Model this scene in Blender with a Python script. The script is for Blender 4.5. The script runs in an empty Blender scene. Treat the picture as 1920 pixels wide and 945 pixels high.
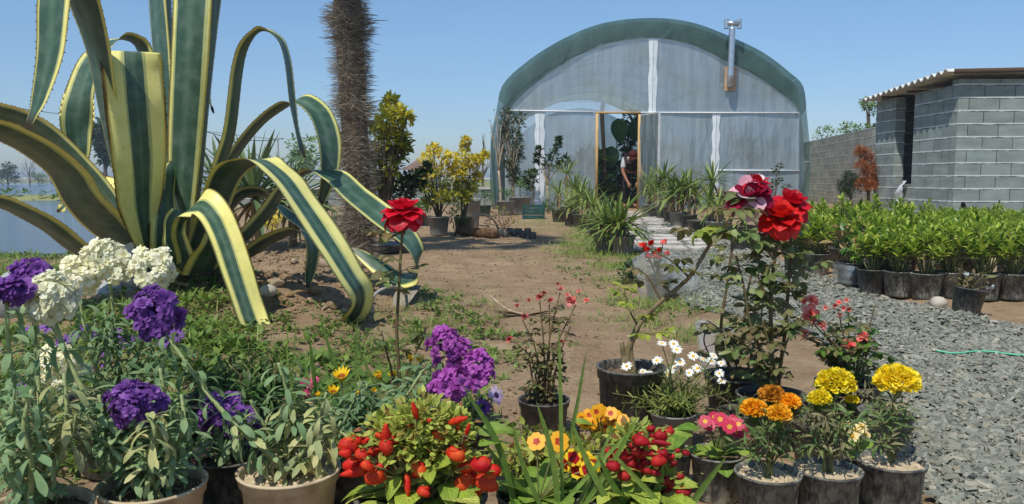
SKY_STRENGTH = .145
SUN_STRENGTH = 3.9
EXPOSURE = 0.18
import bpy, math, random
import numpy as np
from mathutils import Vector, Matrix
rnd = random.Random(7)
npr = np.random.RandomState(7)
SC = bpy.context.scene
COL = SC.collection
PI = math.pi
F = 1478.0
TH = math.atan((472.5 - 335.5) / F)
CT, ST = math.cos(TH), math.sin(TH)
CAMZ = 0.75
SUN_DIR = Vector((0.31, 0.52, -1.0)).normalized()      # the way the light travels

# ------------------------------------------------------------------ camera maths
def pix(px, py, Y):
    r = (px - 960) / F; u = (472.5 - py) / F
    k = Y / (CT + u * ST)
    return Vector((r * k, Y, CAMZ + (-ST + u * CT) * k))
def gnd(px, py, z=0.0):
    r = (px - 960) / F; u = (472.5 - py) / F
    k = (z - CAMZ) / (-ST + u * CT)
    return Vector((r * k, k * (CT + u * ST), z))
def ppm(Y): return Y / F

# ------------------------------------------------------------------ mesh builder
class MB:
    def __init__(s): s.V = []; s.Fc = []; s.Mi = []; s.UV = []; s.n = 0
    def add(s, V, Fs, m=0, uv=None):
        V = np.asarray(V, dtype=np.float64).reshape(-1, 3)
        if uv is None: uv = np.zeros((len(V), 2))
        s.V.append(V); s.UV.append(np.asarray(uv, dtype=np.float64))
        if isinstance(Fs, np.ndarray):
            s.Fc.append(Fs + s.n); s.Mi.append(np.full(len(Fs), m))
        else:
            g = {}
            for f in Fs: g.setdefault(len(f), []).append(f)
            for k, fl in g.items():
                s.Fc.append(np.array(fl) + s.n); s.Mi.append(np.full(len(fl), m))
        s.n += len(V)
    def inst(s, tmpl, R, T, S, m=0):
        V, Fa, uv = tmpl
        K = len(T)
        if K == 0: return
        S = np.asarray(S, dtype=np.float64)
        if S.ndim == 1: S = np.repeat(S[:, None], 3, 1)
        W = np.einsum('kij,kvj->kvi', R, V[None] * S[:, None, :]) + np.asarray(T)[:, None, :]
        nv = len(V)
        FF = (Fa[None] + (np.arange(K) * nv)[:, None, None]).reshape(-1, Fa.shape[1])
        s.add(W.reshape(-1, 3), FF, m, np.tile(uv, (K, 1)))
    def build(s, name, mats, parent=None, smooth=True):
        if s.n == 0: s.add([(0, 0, 0), (.001, 0, 0), (0, .001, 0)], [(0, 1, 2)])
        if not isinstance(mats, (list, tuple)): mats = [mats]
        V = np.concatenate(s.V); UV = np.concatenate(s.UV)
        o_ = Vector((0, 0, 0)); p = parent
        while p is not None: o_ += p.location; p = p.parent
        V = V - np.array(o_)
        me = bpy.data.meshes.new(name)
        lt = np.concatenate([np.full(len(f), f.shape[1]) for f in s.Fc])
        li = np.concatenate([f.reshape(-1) for f in s.Fc])
        mi = np.concatenate(s.Mi)
        ls = np.concatenate([[0], np.cumsum(lt)[:-1]])
        me.vertices.add(len(V)); me.vertices.foreach_set('co', V.astype(np.float32).reshape(-1))
        me.loops.add(len(li)); me.loops.foreach_set('vertex_index', li.astype(np.int32))
        me.polygons.add(len(lt)); me.polygons.foreach_set('loop_start', ls.astype(np.int32))
        me.polygons.foreach_set('loop_total', lt.astype(np.int32))
        me.polygons.foreach_set('material_index', mi.astype(np.int32))
        me.polygons.foreach_set('use_smooth', np.full(len(lt), smooth))
        ul = me.uv_layers.new(name='UVMap')
        ul.data.foreach_set('uv', UV[li].astype(np.float32).reshape(-1))
        for mm in mats: me.materials.append(mm)
        me.update(calc_edges=True); me.validate()
        o = bpy.data.objects.new(name, me); COL.objects.link(o); o.parent = parent
        return o

def thing(name, label, cat, loc=(0, 0, 0), group=None):
    o = bpy.data.objects.new(name, None); COL.objects.link(o)
    o.location = loc; o.empty_display_size = .1
    o['label'] = label; o['category'] = cat
    if group: o['group'] = group
    return o
def tag(o, label, cat, group=None):
    o['label'] = label; o['category'] = cat
    if group: o['group'] = group
    return o
def struct(o, label=None, cat=None, kind='structure'):
    o['kind'] = kind
    if label: o['label'] = label
    if cat: o['category'] = cat
    return o
def dup(root, loc, rotz=0, scale=1, label=None, group=None):
    r = root.copy(); COL.objects.link(r); r.location = loc; r.rotation_euler = (0, 0, rotz); r.scale = (scale,) * 3
    if label: r['label'] = label
    if group: r['group'] = group
    for ch in list(root.children):
        c = ch.copy(); COL.objects.link(c); c.parent = r
        for g in list(ch.children):
            d = g.copy(); COL.objects.link(d); d.parent = c
    return r

# ------------------------------------------------------------------ shapes
def spline(pts, n):
    P = np.array([list(p) for p in pts], dtype=np.float64)
    if len(P) == 2:
        t = np.linspace(0, 1, n)[:, None]; return P[0] * (1 - t) + P[1] * t
    E = np.vstack([2 * P[0] - P[1], P, 2 * P[-1] - P[-2]])
    out = []
    for t in np.linspace(0, len(P) - 1 - 1e-9, n):
        i = int(t); f = t - i
        a, b, c, d = E[i], E[i + 1], E[i + 2], E[i + 3]
        out.append(.5 * (2 * b + (c - a) * f + (2 * a - 5 * b + 4 * c - d) * f * f + (3 * b - a - 3 * c + d) * f ** 3))
    return np.array(out)
def nrm(v):
    v = np.asarray(v, dtype=np.float64); l = np.linalg.norm(v, axis=-1, keepdims=True); return v / np.maximum(l, 1e-9)
def tangents(P):
    return nrm(np.gradient(P, axis=0))
def tube(mb, P, rad, n=6, m=0, cap=True, wob=0, rng=None):
    P = np.asarray(P, dtype=np.float64); T = tangents(P)
    k = len(P); rad = np.broadcast_to(np.asarray(rad, dtype=np.float64), (k,))
    u = np.cross(T[0], [0, 0, 1.0]);
    if np.linalg.norm(u) < 1e-3: u = np.array([1.0, 0, 0])
    u = nrm(u); V = []; uv = []
    for i in range(k):
        u = nrm(u - T[i] * np.dot(u, T[i])); w = np.cross(T[i], u)
        for j in range(n):
            a = 2 * PI * j / n; r = rad[i] * (1 + (wob * (rng or rnd).uniform(-1, 1) if wob else 0))
            V.append(P[i] + r * (math.cos(a) * u + math.sin(a) * w)); uv.append((j / n, i / max(1, k - 1)))
    Fs = [(i * n + j, i * n + (j + 1) % n, (i + 1) * n + (j + 1) % n, (i + 1) * n + j) for i in range(k - 1) for j in range(n)]
    if cap:
        Fs.append(tuple(range(n - 1, -1, -1))); Fs.append(tuple(range((k - 1) * n, k * n)))
    mb.add(V, Fs, m, uv)
def lathe(mb, prof, n=24, c=(0, 0, 0), m=0, R=None, closed=False):
    V = []; uv = []
    k = len(prof)
    for i, (r, z) in enumerate(prof):
        for j in range(n):
            a = 2 * PI * j / n; V.append((r * math.cos(a), r * math.sin(a), z)); uv.append((j / n, i / (k - 1)))
    V = np.array(V)
    if R is not None: V = V @ np.array(R).T
    V = V + np.array(c)
    Fs = [(i * n + j, i * n + (j + 1) % n, (i + 1) * n + (j + 1) % n, (i + 1) * n + j) for i in range(k - 1) for j in range(n)]
    if closed: Fs.append(tuple(range((k - 1) * n, k * n))); Fs.append(tuple(range(n - 1, -1, -1)))
    mb.add(V, Fs, m, uv)
def box(mb, lo, hi, m=0, R=None, c=None):
    x0, y0, z0 = lo; x1, y1, z1 = hi
    V = np.array([(x0, y0, z0), (x1, y0, z0), (x1, y1, z0), (x0, y1, z0), (x0, y0, z1), (x1, y0, z1), (x1, y1, z1), (x0, y1, z1)], dtype=float)
    if R is not None: V = V @ np.array(R).T
    if c is not None: V = V + np.array(c)
    mb.add(V, [(0, 3, 2, 1), (4, 5, 6, 7), (0, 1, 5, 4), (1, 2, 6, 5), (2, 3, 7, 6), (3, 0, 4, 7)], m)
def bar(mb, a, b, w, h=None, m=0):
    a = np.array(a, dtype=float); b = np.array(b, dtype=float); d = nrm(b - a); h = h or w
    up = np.array([0, 0, 1.0]) if abs(d[2]) < .95 else np.array([0, 1.0, 0])
    x = nrm(np.cross(d, up)) * w / 2; y = np.cross(nrm(x), d) * h / 2
    V = [a - x - y, a + x - y, a + x + y, a - x + y, b - x - y, b + x - y, b + x + y, b - x + y]
    mb.add(V, [(0, 1, 2, 3), (7, 6, 5, 4), (0, 4, 5, 1), (1, 5, 6, 2), (2, 6, 7, 3), (3, 7, 4, 0)], m)
def ico_rock(n=1):
    import bmesh
    bm = bmesh.new(); bmesh.ops.create_icosphere(bm, subdivisions=n, radius=1)
    V = np.array([v.co[:] for v in bm.verts]); Fa = np.array([[v.index for v in f.verts] for f in bm.faces]); bm.free()
    return V, Fa, np.zeros((len(V), 2))
ICO1 = ico_rock(1); ICO2 = ico_rock(2); ICO3 = ico_rock(3)

PROF = {
 'lance': [(0, .12), (.15, .6), (.4, 1), (.7, .75), (.9, .3), (1, .02)],
 'ovate': [(0, .1), (.12, .65), (.35, 1), (.6, .9), (.85, .5), (1, .03)],
 'spat': [(0, .3), (.2, .38), (.5, .75), (.75, 1), (.92, .75), (1, .15)],
 'sword': [(0, .7), (.2, .9), (.45, 1), (.75, .7), (1, .02)],
 'round': [(0, .3), (.2, .8), (.5, 1.05), (.8, .95), (.95, .6), (1, .25)],
 'petal': [(0, .25), (.3, .6), (.6, .95), (.85, 1), (1, .62)],
 'strap': [(0, .6), (.3, .95), (.6, 1), (.85, .85), (1, .35)],
}
def prof(name, t):
    p = PROF[name]; return np.interp(t, [a for a, _ in p], [b for _, b in p])
def leaf(W=.3, rows=5, fold=.2, curl=.4, shape='lance', cols=3, ruf=0, seed=0, cup=0):
    """unit-length leaf along +Y, curving towards -Z; normal +Z"""
    r = np.random.RandomState(seed)
    t = np.linspace(0, 1, rows); w = prof(shape, t) * W / 2
    ang = curl * t
    y = np.concatenate([[0], np.cumsum(np.cos((ang[1:] + ang[:-1]) / 2)) / (rows - 1)])
    z = -np.concatenate([[0], np.cumsum(np.sin((ang[1:] + ang[:-1]) / 2)) / (rows - 1)])
    V = []; uv = []
    for i in range(rows):
        for j in range(cols):
            s = 2 * j / (cols - 1) - 1
            V.append((s * w[i], y[i], z[i] + abs(s) * fold * w[i] + cup * s * s * w[i] + (r.uniform(-1, 1) * ruf * W if i else 0)))
            uv.append((j / (cols - 1), t[i]))
    Fa = [(i * cols + j, i * cols + j + 1, (i + 1) * cols + j + 1, (i + 1) * cols + j) for i in range(rows - 1) for j in range(cols - 1)]
    return np.array(V), np.array(Fa), np.array(uv)
def frames(D, U):
    D = nrm(D); X = np.cross(D, U); bad = np.linalg.norm(X, axis=1) < 1e-4
    X[bad] = [1, 0, 0]; X = nrm(X); Z = np.cross(X, D)
    return np.stack([X, D, Z], axis=2)
def rand_dirs(r, n, zlo=-1, zhi=1):
    z = r.uniform(zlo, zhi, n); a = r.uniform(0, 2 * PI, n); q = np.sqrt(np.maximum(0, 1 - z * z))
    return np.stack([q * np.cos(a), q * np.sin(a), z], 1)

# ------------------------------------------------------------------ materials
def srgb(r, g, b):
    f = lambda c: (c / 12.92 if c <= .04045 else ((c + .055) / 1.055) ** 2.4)
    return (f(r / 255), f(g / 255), f(b / 255), 1)
MATS = {}
def newmat(name):
    m = bpy.data.materials.new(name); m.use_nodes = True; nt = m.node_tree
    for n in list(nt.nodes): nt.nodes.remove(n)
    out = nt.nodes.new('ShaderNodeOutputMaterial')
    return m, nt, out
def N(nt, t, **kw):
    n = nt.nodes.new(t)
    for k, v in kw.items():
        if k[0] == '_': setattr(n, k[1:], v)
        else: n.inputs[k.replace('__', ' ')].default_value = v
    return n
def ramp(nt, cols, src=None):
    n = nt.nodes.new('ShaderNodeValToRGB'); e = n.color_ramp.elements
    while len(e) < len(cols): e.new(.5)
    for i, (p, c) in enumerate(cols): e[i].position = p; e[i].color = c if len(c) == 4 else (*c, 1)
    if src is not None: nt.links.new(src, n.inputs[0])
    return n
def mixc(nt, a, b, fac, mode='MIX'):
    n = nt.nodes.new('ShaderNodeMix'); n.data_type = 'RGBA'; n.blend_type = mode
    for s, v in ((0, fac), (6, a), (7, b)):
        if isinstance(v, bpy.types.NodeSocket): nt.links.new(v, n.inputs[s])
        else: n.inputs[s].default_value = v
    return n.outputs[2]
def math_(nt, op, a, b=0.0, clamp=False):
    n = nt.nodes.new('ShaderNodeMath'); n.operation = op; n.use_clamp = clamp
    for i, v in enumerate((a, b)):
        if isinstance(v, bpy.types.NodeSocket): nt.links.new(v, n.inputs[i])
        else: n.inputs[i].default_value = v
    return n.outputs[0]
def bump(nt, h, strength=.3, dist=.01):
    b = nt.nodes.new('ShaderNodeBump'); b.inputs['Strength'].default_value = strength; b.inputs['Distance'].default_value = dist
    nt.links.new(h, b.inputs['Height']); return b.outputs[0]
def coords(nt, kind='Object'):
    return nt.nodes.new('ShaderNodeTexCoord').outputs[kind]
def noise(nt, vec, scale, detail=4, rough=.55, stretch=None):
    if stretch:
        mp = nt.nodes.new('ShaderNodeMapping'); mp.inputs['Scale'].default_value = stretch; nt.links.new(vec, mp.inputs[0]); vec = mp.outputs[0]
    n = nt.nodes.new('ShaderNodeTexNoise'); n.inputs['Scale'].default_value = scale; n.inputs['Detail'].default_value = detail; n.inputs['Roughness'].default_value = rough
    nt.links.new(vec, n.inputs['Vector']); return n.outputs[0]
def pbsdf(nt, col, rough=.6, nor=None, spec=.4, metal=0, trans=None):
    p = nt.nodes.new('ShaderNodeBsdfPrincipled')
    if isinstance(col, bpy.types.NodeSocket): nt.links.new(col, p.inputs['Base Color'])
    else: p.inputs['Base Color'].default_value = col
    if isinstance(rough, bpy.types.NodeSocket): nt.links.new(rough, p.inputs['Roughness'])
    else: p.inputs['Roughness'].default_value = rough
    p.inputs['Specular IOR Level'].default_value = spec; p.inputs['Metallic'].default_value = metal
    if nor is not None: nt.links.new(nor, p.inputs['Normal'])
    return p
def leafmat(name, cols, rough=.5, trans=.3, spec=.35, vein=0, mott=.25, uvtip=None, tcol=None):
    """leaf or petal material: hue varies leaf by leaf, part of the light goes through"""
    if name in MATS: return MATS[name]
    m, nt, out = newmat(name)
    g = nt.nodes.new('ShaderNodeNewGeometry')
    k = len(cols); ob = nt.nodes.new('ShaderNodeObjectInfo')
    rp = ramp(nt, [(i / max(1, k - 1), c) for i, c in enumerate(cols)], math_(nt, 'FRACT', math_(nt, 'ADD', g.outputs['Random Per Island'], math_(nt, 'MULTIPLY', ob.outputs['Random'], .999))))
    ov = ramp(nt, [(0, (.86, .88, .84, 1)), (1, (1.1, 1.08, 1.04, 1))], ob.outputs['Random']).outputs[0]
    col = mixc(nt, rp.outputs[0], ov, 1.0, 'MULTIPLY')
    if uvtip:                                             # (uv position, colour) pairs along the leaf
        s = nt.nodes.new('ShaderNodeSeparateXYZ'); nt.links.new(coords(nt, 'UV'), s.inputs[0])
        r2 = ramp(nt, [(p, (1, 1, 1, 1) if f else (0, 0, 0, 1)) for p, f, c in uvtip], s.outputs[1])
        col = mixc(nt, col, uvtip[0][2], r2.outputs[0])
    nz = noise(nt, coords(nt), 60, 3)
    dk = ramp(nt, [(.3, (1 - mott,) * 3), (.7, (1 + mott * .6,) * 3)], nz)
    col = mixc(nt, col, dk.outputs[0], 1.0, 'MULTIPLY')
    nor = None
    if vein:
        s = nt.nodes.new('ShaderNodeSeparateXYZ'); nt.links.new(coords(nt, 'UV'), s.inputs[0])
        a = math_(nt, 'ABSOLUTE', math_(nt, 'SUBTRACT', s.outputs[0], .5))
        w = math_(nt, 'SINE', math_(nt, 'MULTIPLY', math_(nt, 'SUBTRACT', s.outputs[1], math_(nt, 'MULTIPLY', a, .7)), 45))
        mid = math_(nt, 'LESS_THAN', a, .03)
        nor = bump(nt, math_(nt, 'ADD', math_(nt, 'MULTIPLY', w, .5), math_(nt, 'MULTIPLY', mid, -1)), vein, .003)
        col = mixc(nt, col, mixc(nt, col, (1.5, 1.5, 1.2, 1), 1, 'MULTIPLY'), math_(nt, 'MULTIPLY', mid, .7))
    p = pbsdf(nt, col, rough, nor, spec)
    t = nt.nodes.new('ShaderNodeBsdfTranslucent')
    if tcol: col2 = mixc(nt, col, tcol, 1.0, 'MULTIPLY'); nt.links.new(col2, t.inputs[0])
    else: nt.links.new(col, t.inputs[0])
    ms = nt.nodes.new('ShaderNodeMixShader'); ms.inputs[0].default_value = trans
    nt.links.new(p.outputs[0], ms.inputs[1]); nt.links.new(t.outputs[0], ms.inputs[2]); nt.links.new(ms.outputs[0], out.inputs[0])
    MATS[name] = m; return m
def solid(name, c1, c2=None, scale=20, rough=.6, spec=.4, bmp=.2, bd=.005, metal=0, detail=5, stretch=None, lo=.35, hi=.65):
    if name in MATS: return MATS[name]
    m, nt, out = newmat(name)
    co = coords(nt); nz = noise(nt, co, scale, detail, .6, stretch)
    col = ramp(nt, [(lo, c1), (hi, c2 or c1)], nz).outputs[0]
    p = pbsdf(nt, col, rough, bump(nt, nz, bmp, bd) if bmp else None, spec, metal)
    nt.links.new(p.outputs[0], out.inputs[0]); MATS[name] = m; return m

BLACKPOT = None
def potmat(name, base, dust, amount=.5, rough=.45):
    if name in MATS: return MATS[name]
    m, nt, out = newmat(name)
    co = coords(nt, 'Object')
    n1 = noise(nt, co, 9, 6, .65); n2 = noise(nt, co, 70, 4, .7, (1, 1, .5))
    f = math_(nt, 'MULTIPLY', ramp(nt, [(.33, (0,) * 3), (.56, (1,) * 3)], n1).outputs[0], ramp(nt, [(.40, (0.12,) * 3), (.58, (1,) * 3)], n2).outputs[0])
    col = mixc(nt, base, dust, math_(nt, 'MULTIPLY', f, amount))
    rg = math_(nt, 'ADD', math_(nt, 'MULTIPLY', f, .4), rough)
    p = pbsdf(nt, col, rg, bump(nt, n2, .15, .003), .45)
    nt.links.new(p.outputs[0], out.inputs[0]); MATS[name] = m; return m
# ================================================================== world, sun, camera
w = bpy.data.worlds.new('World'); SC.world = w; w.use_nodes = True
nt = w.node_tree; bg = nt.nodes['Background']
sky = nt.nodes.new('ShaderNodeTexSky'); sky.sky_type = 'NISHITA'; sky.sun_disc = False
sky.sun_elevation = math.asin(-SUN_DIR.z); sky.sun_rotation = math.atan2(-SUN_DIR.x, -SUN_DIR.y)
sky.air_density = 1.0; sky.dust_density = 0.35; sky.ozone_density = 1.4; sky.altitude = 0
sz = nt.nodes.new('ShaderNodeSeparateXYZ'); nt.links.new(coords(nt, 'Generated'), sz.inputs[0])
hz = ramp(nt, [(.0, (.47, .53, .67, 1)), (.10, (.50, .60, .74, 1)), (.30, (.62, .78, .86, 1)), (.6, (.72, .88, .94, 1))], sz.outputs[2])
wisp = ramp(nt, [(.45, (1, 1, 1, 1)), (.8, (1.10, 1.06, 1.03, 1))], noise(nt, coords(nt, 'Generated'), 2.2, 6, .6, (1, 1, 4)))
nt.links.new(mixc(nt, mixc(nt, sky.outputs[0], hz.outputs[0], 1.0, 'MULTIPLY'), wisp.outputs[0], 1.0, 'MULTIPLY'), bg.inputs[0]); bg.inputs[1].default_value = SKY_STRENGTH
sl = bpy.data.lights.new('sun', 'SUN'); sl.energy = SUN_STRENGTH; sl.angle = math.radians(.53); sl.color = (1, .95, .86)
so = bpy.data.objects.new('sun', sl); COL.objects.link(so)
so.rotation_euler = SUN_DIR.to_track_quat('-Z', 'Y').to_euler()
cd = bpy.data.cameras.new('camera'); co_ = bpy.data.objects.new('camera', cd); COL.objects.link(co_)
cd.sensor_width = 36; cd.lens = 36 * F / 1920; cd.clip_start = .05; cd.clip_end = 5000
co_.location = (0, 0, CAMZ); co_.rotation_euler = (PI / 2 - TH, 0, 0); SC.camera = co_
vs = SC.view_settings; vs.view_transform = 'Standard'; vs.look = 'None'; vs.gamma = 1; vs.use_curve_mapping = False; vs.exposure = EXPOSURE
cy = SC.cycles; cy.max_bounces = 10; cy.transparent_max_bounces = 24; cy.diffuse_bounces = 4; cy.glossy_bounces = 3; cy.transmission_bounces = 6
cy.use_denoising = True; cy.sample_clamp_indirect = 6

# ================================================================== ground
AG = pix(330, 500, 4.5)
def sstep(a, b, x):
    t = np.clip((x - a) / (b - a), 0, 1); return t * t * (3 - 2 * t)
def hash_noise(x, y, s):
    return (np.sin(x * 1.7 * s + 1.3) * np.cos(y * 1.3 * s - .7) + np.sin(x * 3.1 * s - y * 2.3 * s) * .5 + np.sin(x * 5.3 * s + y * 6.1 * s + 2) * .25)
def gz(x, y):
    x = np.asarray(x, dtype=float); y = np.asarray(y, dtype=float)
    z = .012 * hash_noise(x, y, 1.0) * sstep(1.5, 3.5, y)
    d2 = ((x - AG.x) / 1.35) ** 2 + ((y - AG.y) / 1.05) ** 2
    z = z + .2 * np.exp(-d2 * 1.1) * (1 + .18 * hash_noise(x, y, 4))
    edge = -3.9 - .33 * (y - 8) - x + .15 * np.sin(y * 1.7)
    p1 = np.minimum(np.minimum(edge, (y - 8.0) * .8), 31 - y)
    p2 = np.minimum(np.minimum(-11.5 - .25 * (y - 36) - x, y - 35), 62 - y)
    p3 = np.minimum(np.minimum(-15 - .3 * (y - 60) - x, y - 68), 160 - y)
    z = z - .55 * sstep(-.3, .6, np.maximum(np.maximum(p1, p2), p3))
    z = z + .12 * sstep(-.2, .3, np.minimum(np.minimum(y - 31.6, 34.4 - y), -9 - x)) * .9
    return z
def gzf(x, y): return float(gz(x, y))
def onground(px, py):
    p = gnd(px, py)
    for _ in range(4): p = gnd(px, py, gzf(p.x, p.y))
    return p

def dirt_material():
    m, nt, out = newmat('dirt')
    co = coords(nt)
    big = noise(nt, co, .55, 5, .6); mid = noise(nt, co, 4.5, 6, .65); fine = noise(nt, co, 42, 6, .7)
    col = ramp(nt, [(.25, srgb(128, 106, 82)), (.5, srgb(152, 129, 102)), (.75, srgb(170, 149, 121))], mid).outputs[0]
    col = mixc(nt, col, ramp(nt, [(.3, (.78, .76, .73, 1)), (.65, (1.06, 1.05, 1.04, 1))], big).outputs[0], 1, 'MULTIPLY')
    col = mixc(nt, col, ramp(nt, [(.32, (.66, .64, .62, 1)), (.5, (1, 1, 1, 1)), (.75, (1.15, 1.14, 1.1, 1))], fine).outputs[0], .8, 'MULTIPLY')
    vo = nt.nodes.new('ShaderNodeTexVoronoi'); vo.inputs['Scale'].default_value = 34; nt.links.new(co, vo.inputs['Vector'])
    peb = ramp(nt, [(.08, (1,) * 3), (.2, (0,) * 3)], vo.outputs['Distance']).outputs[0]
    sel = nt.nodes.new('ShaderNodeSeparateXYZ'); nt.links.new(vo.outputs['Color'], sel.inputs[0])
    peb = math_(nt, 'MULTIPLY', peb, math_(nt, 'GREATER_THAN', sel.outputs[0], .72))
    col = mixc(nt, col, srgb(186, 176, 158), math_(nt, 'MULTIPLY', peb, .55))
    # thin turf further off, and the grassy fields beyond the yard
    sx = nt.nodes.new('ShaderNodeSeparateXYZ'); nt.links.new(co, sx.inputs[0])
    far = math_(nt, 'MULTIPLY', math_(nt, 'SUBTRACT', sx.outputs[1], 24), .25, True)
    gr = ramp(nt, [(.35, srgb(104, 112, 62)), (.65, srgb(146, 146, 98))], noise(nt, co, .25, 6)).outputs[0]
    col = mixc(nt, col, gr, far)
    h = math_(nt, 'ADD', math_(nt, 'ADD', math_(nt, 'MULTIPLY', mid, 1.1), math_(nt, 'MULTIPLY', fine, .7)), math_(nt, 'MULTIPLY', peb, .12))
    p = pbsdf(nt, col, .92, bump(nt, h, .8, .03), .15)
    nt.links.new(p.outputs[0], out.inputs[0]); return m
DIRT = dirt_material()
def axis(a, b, st, far_lo, far_hi, g=1.35):
    c = list(np.arange(a, b + 1e-6, st)); s = st; lo = []; x = a
    while x > far_lo: s *= g; x -= s; lo.append(x)
    s = st; hi = []; x = b
    while x < far_hi: s *= g; x += s; hi.append(x)
    return np.array(lo[::-1] + c + hi)
xs = axis(-7, 7.5, .09, -1600, 1600); ys = axis(1.0, 13, .09, -60, 2500, 1.16)
GX, GY = np.meshgrid(xs, ys); GZ = gz(GX, GY)
nx, ny = len(xs), len(ys)
rr = np.random.RandomState(3)
rough_ = rr.normal(0, 1, GZ.shape) * .006 * (GY < 13) * (GY > 1) * (np.abs(GX) < 7.5)
mb = MB()
idx = np.arange(nx * ny).reshape(ny, nx)
FQ = np.stack([idx[:-1, :-1], idx[:-1, 1:], idx[1:, 1:], idx[1:, :-1]], -1).reshape(-1, 4)
mb.add(np.stack([GX, GY, GZ + rough_], -1).reshape(-1, 3), FQ)
struct(mb.build('ground', DIRT))

# clods and pebbles lying on the bare soil
def in_poly(x, y, P):
    c = np.zeros(len(x), bool); n = len(P)
    for i in range(n):
        x1, y1 = P[i]; x2, y2 = P[(i + 1) % n]
        hit = ((y1 > y) != (y2 > y)) & (x < (x2 - x1) * (y - y1) / (y2 - y1 + 1e-12) + x1)
        c ^= hit
    return c
def gpoly(pts): return [tuple(gnd(a, b)[:2]) for a, b in pts]
def scatter_poly(P, n, r, bias=0):
    xs = [p[0] for p in P]; ys = [p[1] for p in P]; out = []
    while len(out) < n:
        u = r.uniform(0, 1, n * 3)
        x = r.uniform(min(xs), max(xs), n * 3); y = min(ys) + (max(ys) - min(ys)) * (u ** (1 + bias))
        k = in_poly(x, y, P); out += list(zip(x[k], y[k]))
    return np.array(out[:n])
def rots(r, n, tilt=.4):
    U = rand_dirs(r, n) * tilt + np.array([0, 0, 1]); U = nrm(U)
    a = r.uniform(0, 2 * PI, n); D = np.stack([np.cos(a), np.sin(a), np.zeros(n)], 1); D = nrm(D - U * (D * U).sum(1, keepdims=True))
    return frames(D, U)
r = np.random.RandomState(11)
def rockT(seed, n=ICO1, j=.4):
    q = np.random.RandomState(seed); V, Fa, uv = n
    return V * (1 + q.uniform(-j, j, (len(V), 1))), Fa, uv
mb = MB()
for sd, P, cnt, s0, s1 in ((1, gpoly([(330, 560), (440, 470), (640, 470), (720, 540), (720, 640), (560, 650), (430, 620)]), 1500, .006, .028),
                           (2, gpoly([(480, 500), (660, 480), (700, 600), (560, 640), (470, 580)]), 70, .025, .055),
                           (3, gpoly([(700, 640), (780, 450), (1060, 430), (1200, 600), (1150, 800), (900, 800)]), 3200, .003, .013),
                           (4, gpoly([(560, 700), (700, 560), (900, 640), (1300, 960), (560, 960)]), 1800, .0025, .010)):
    xy = scatter_poly(P, cnt, r); S = r.uniform(0, 1, cnt) ** 3 * (s1 - s0) + s0
    T = np.column_stack([xy, gz(xy[:, 0], xy[:, 1]) + S * .25])
    mb.inst(rockT(sd), rots(r, cnt), T, np.stack([S, S * .8, S * .6], 1))
struct(mb.build('soil_clods', leafmat('clod', [srgb(140, 116, 90), srgb(158, 134, 106), srgb(122, 100, 78), srgb(164, 146, 122)], .95, 0, .1), smooth=False), 'loose soil crumbs and small pebbles scattered over the bare tan earth', 'soil', 'stuff')

# ================================================================== water
mb = MB()
mb.add([(-900, 7.4, 0), (-3.0, 7.4, 0), (-3.0, 330, 0), (-900, 330, 0)], [(0, 1, 2, 3)])
m, nt, out = newmat('water')
nz = noise(nt, coords(nt), 2.2, 5, .65, (.7, 1.6, 1)); nz2 = noise(nt, coords(nt), 9, 3, .6, (.6, 1.8, 1))
p = pbsdf(nt, (.075, .115, .17, 1), .12, bump(nt, math_(nt, 'ADD', nz, math_(nt, 'MULTIPLY', nz2, .4)), .9, .10), .5)
nt.links.new(p.outputs[0], out.inputs[0])
wo = mb.build('pond_water', m); wo.location.z = -.10; struct(wo)

# ================================================================== gravel
GP = gpoly([(1196, 436), (1216, 396), (1290, 398), (1345, 440), (1420, 470), (1500, 512), (1570, 527), (1645, 562), (1760, 578), (1835, 598), (1960, 630), (2080, 945), (1800, 1010), (1735, 930), (1700, 860), (1650, 770), (1600, 700), (1530, 640), (1400, 606), (1300, 580), (1245, 545), (1205, 490)])
mb = MB()
st = .07; xa = np.arange(.8, 5.2, st); ya = np.arange(1.4, 19, st); XX, YY = np.meshgrid(xa, ya)
ink = in_poly((XX + .06 * np.sin(YY * 7)).ravel(), (YY + .05 * np.sin(XX * 9)).ravel(), GP).reshape(XX.shape)
idx = np.arange(XX.size).reshape(XX.shape)
cell = ink[:-1, :-1] & ink[1:, 1:] & ink[:-1, 1:] & ink[1:, :-1]
FQ = np.stack([idx[:-1, :-1][cell], idx[:-1, 1:][cell], idx[1:, 1:][cell], idx[1:, :-1][cell]], -1)
mb.add(np.stack([XX, YY, gz(XX, YY) + .013], -1).reshape(-1, 3), FQ)
m, nt, out = newmat('gravel_bed'); co = coords(nt)
vo = nt.nodes.new('ShaderNodeTexVoronoi'); vo.inputs['Scale'].default_value = 26; vo.inputs['Randomness'].default_value = 1
mp = nt.nodes.new('ShaderNodeMapping'); mp.inputs['Scale'].default_value = (1, .8, 1); nt.links.new(co, mp.inputs[0]); nt.links.new(mp.outputs[0], vo.inputs[0])
se = nt.nodes.new('ShaderNodeSeparateXYZ'); nt.links.new(vo.outputs['Color'], se.inputs[0])
col = ramp(nt, [(0, srgb(92, 94, 86)), (.5, srgb(122, 124, 114)), (.85, srgb(144, 144, 132)), (1, srgb(162, 160, 146))], se.outputs[0]).outputs[0]
col = mixc(nt, col, srgb(70, 74, 70), ramp(nt, [(.45, (0,) * 3), (.75, (1,) * 3)], vo.outputs['Distance']).outputs[0])
p = pbsdf(nt, col, .75, bump(nt, math_(nt, 'ADD', se.outputs[1], math_(nt, 'MULTIPLY', vo.outputs['Distance'], -1)), 1, .03), .3)
nt.links.new(p.outputs[0], out.inputs[0])
struct(mb.build('gravel', m))
mb = MB(); r = np.random.RandomState(5)
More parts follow.
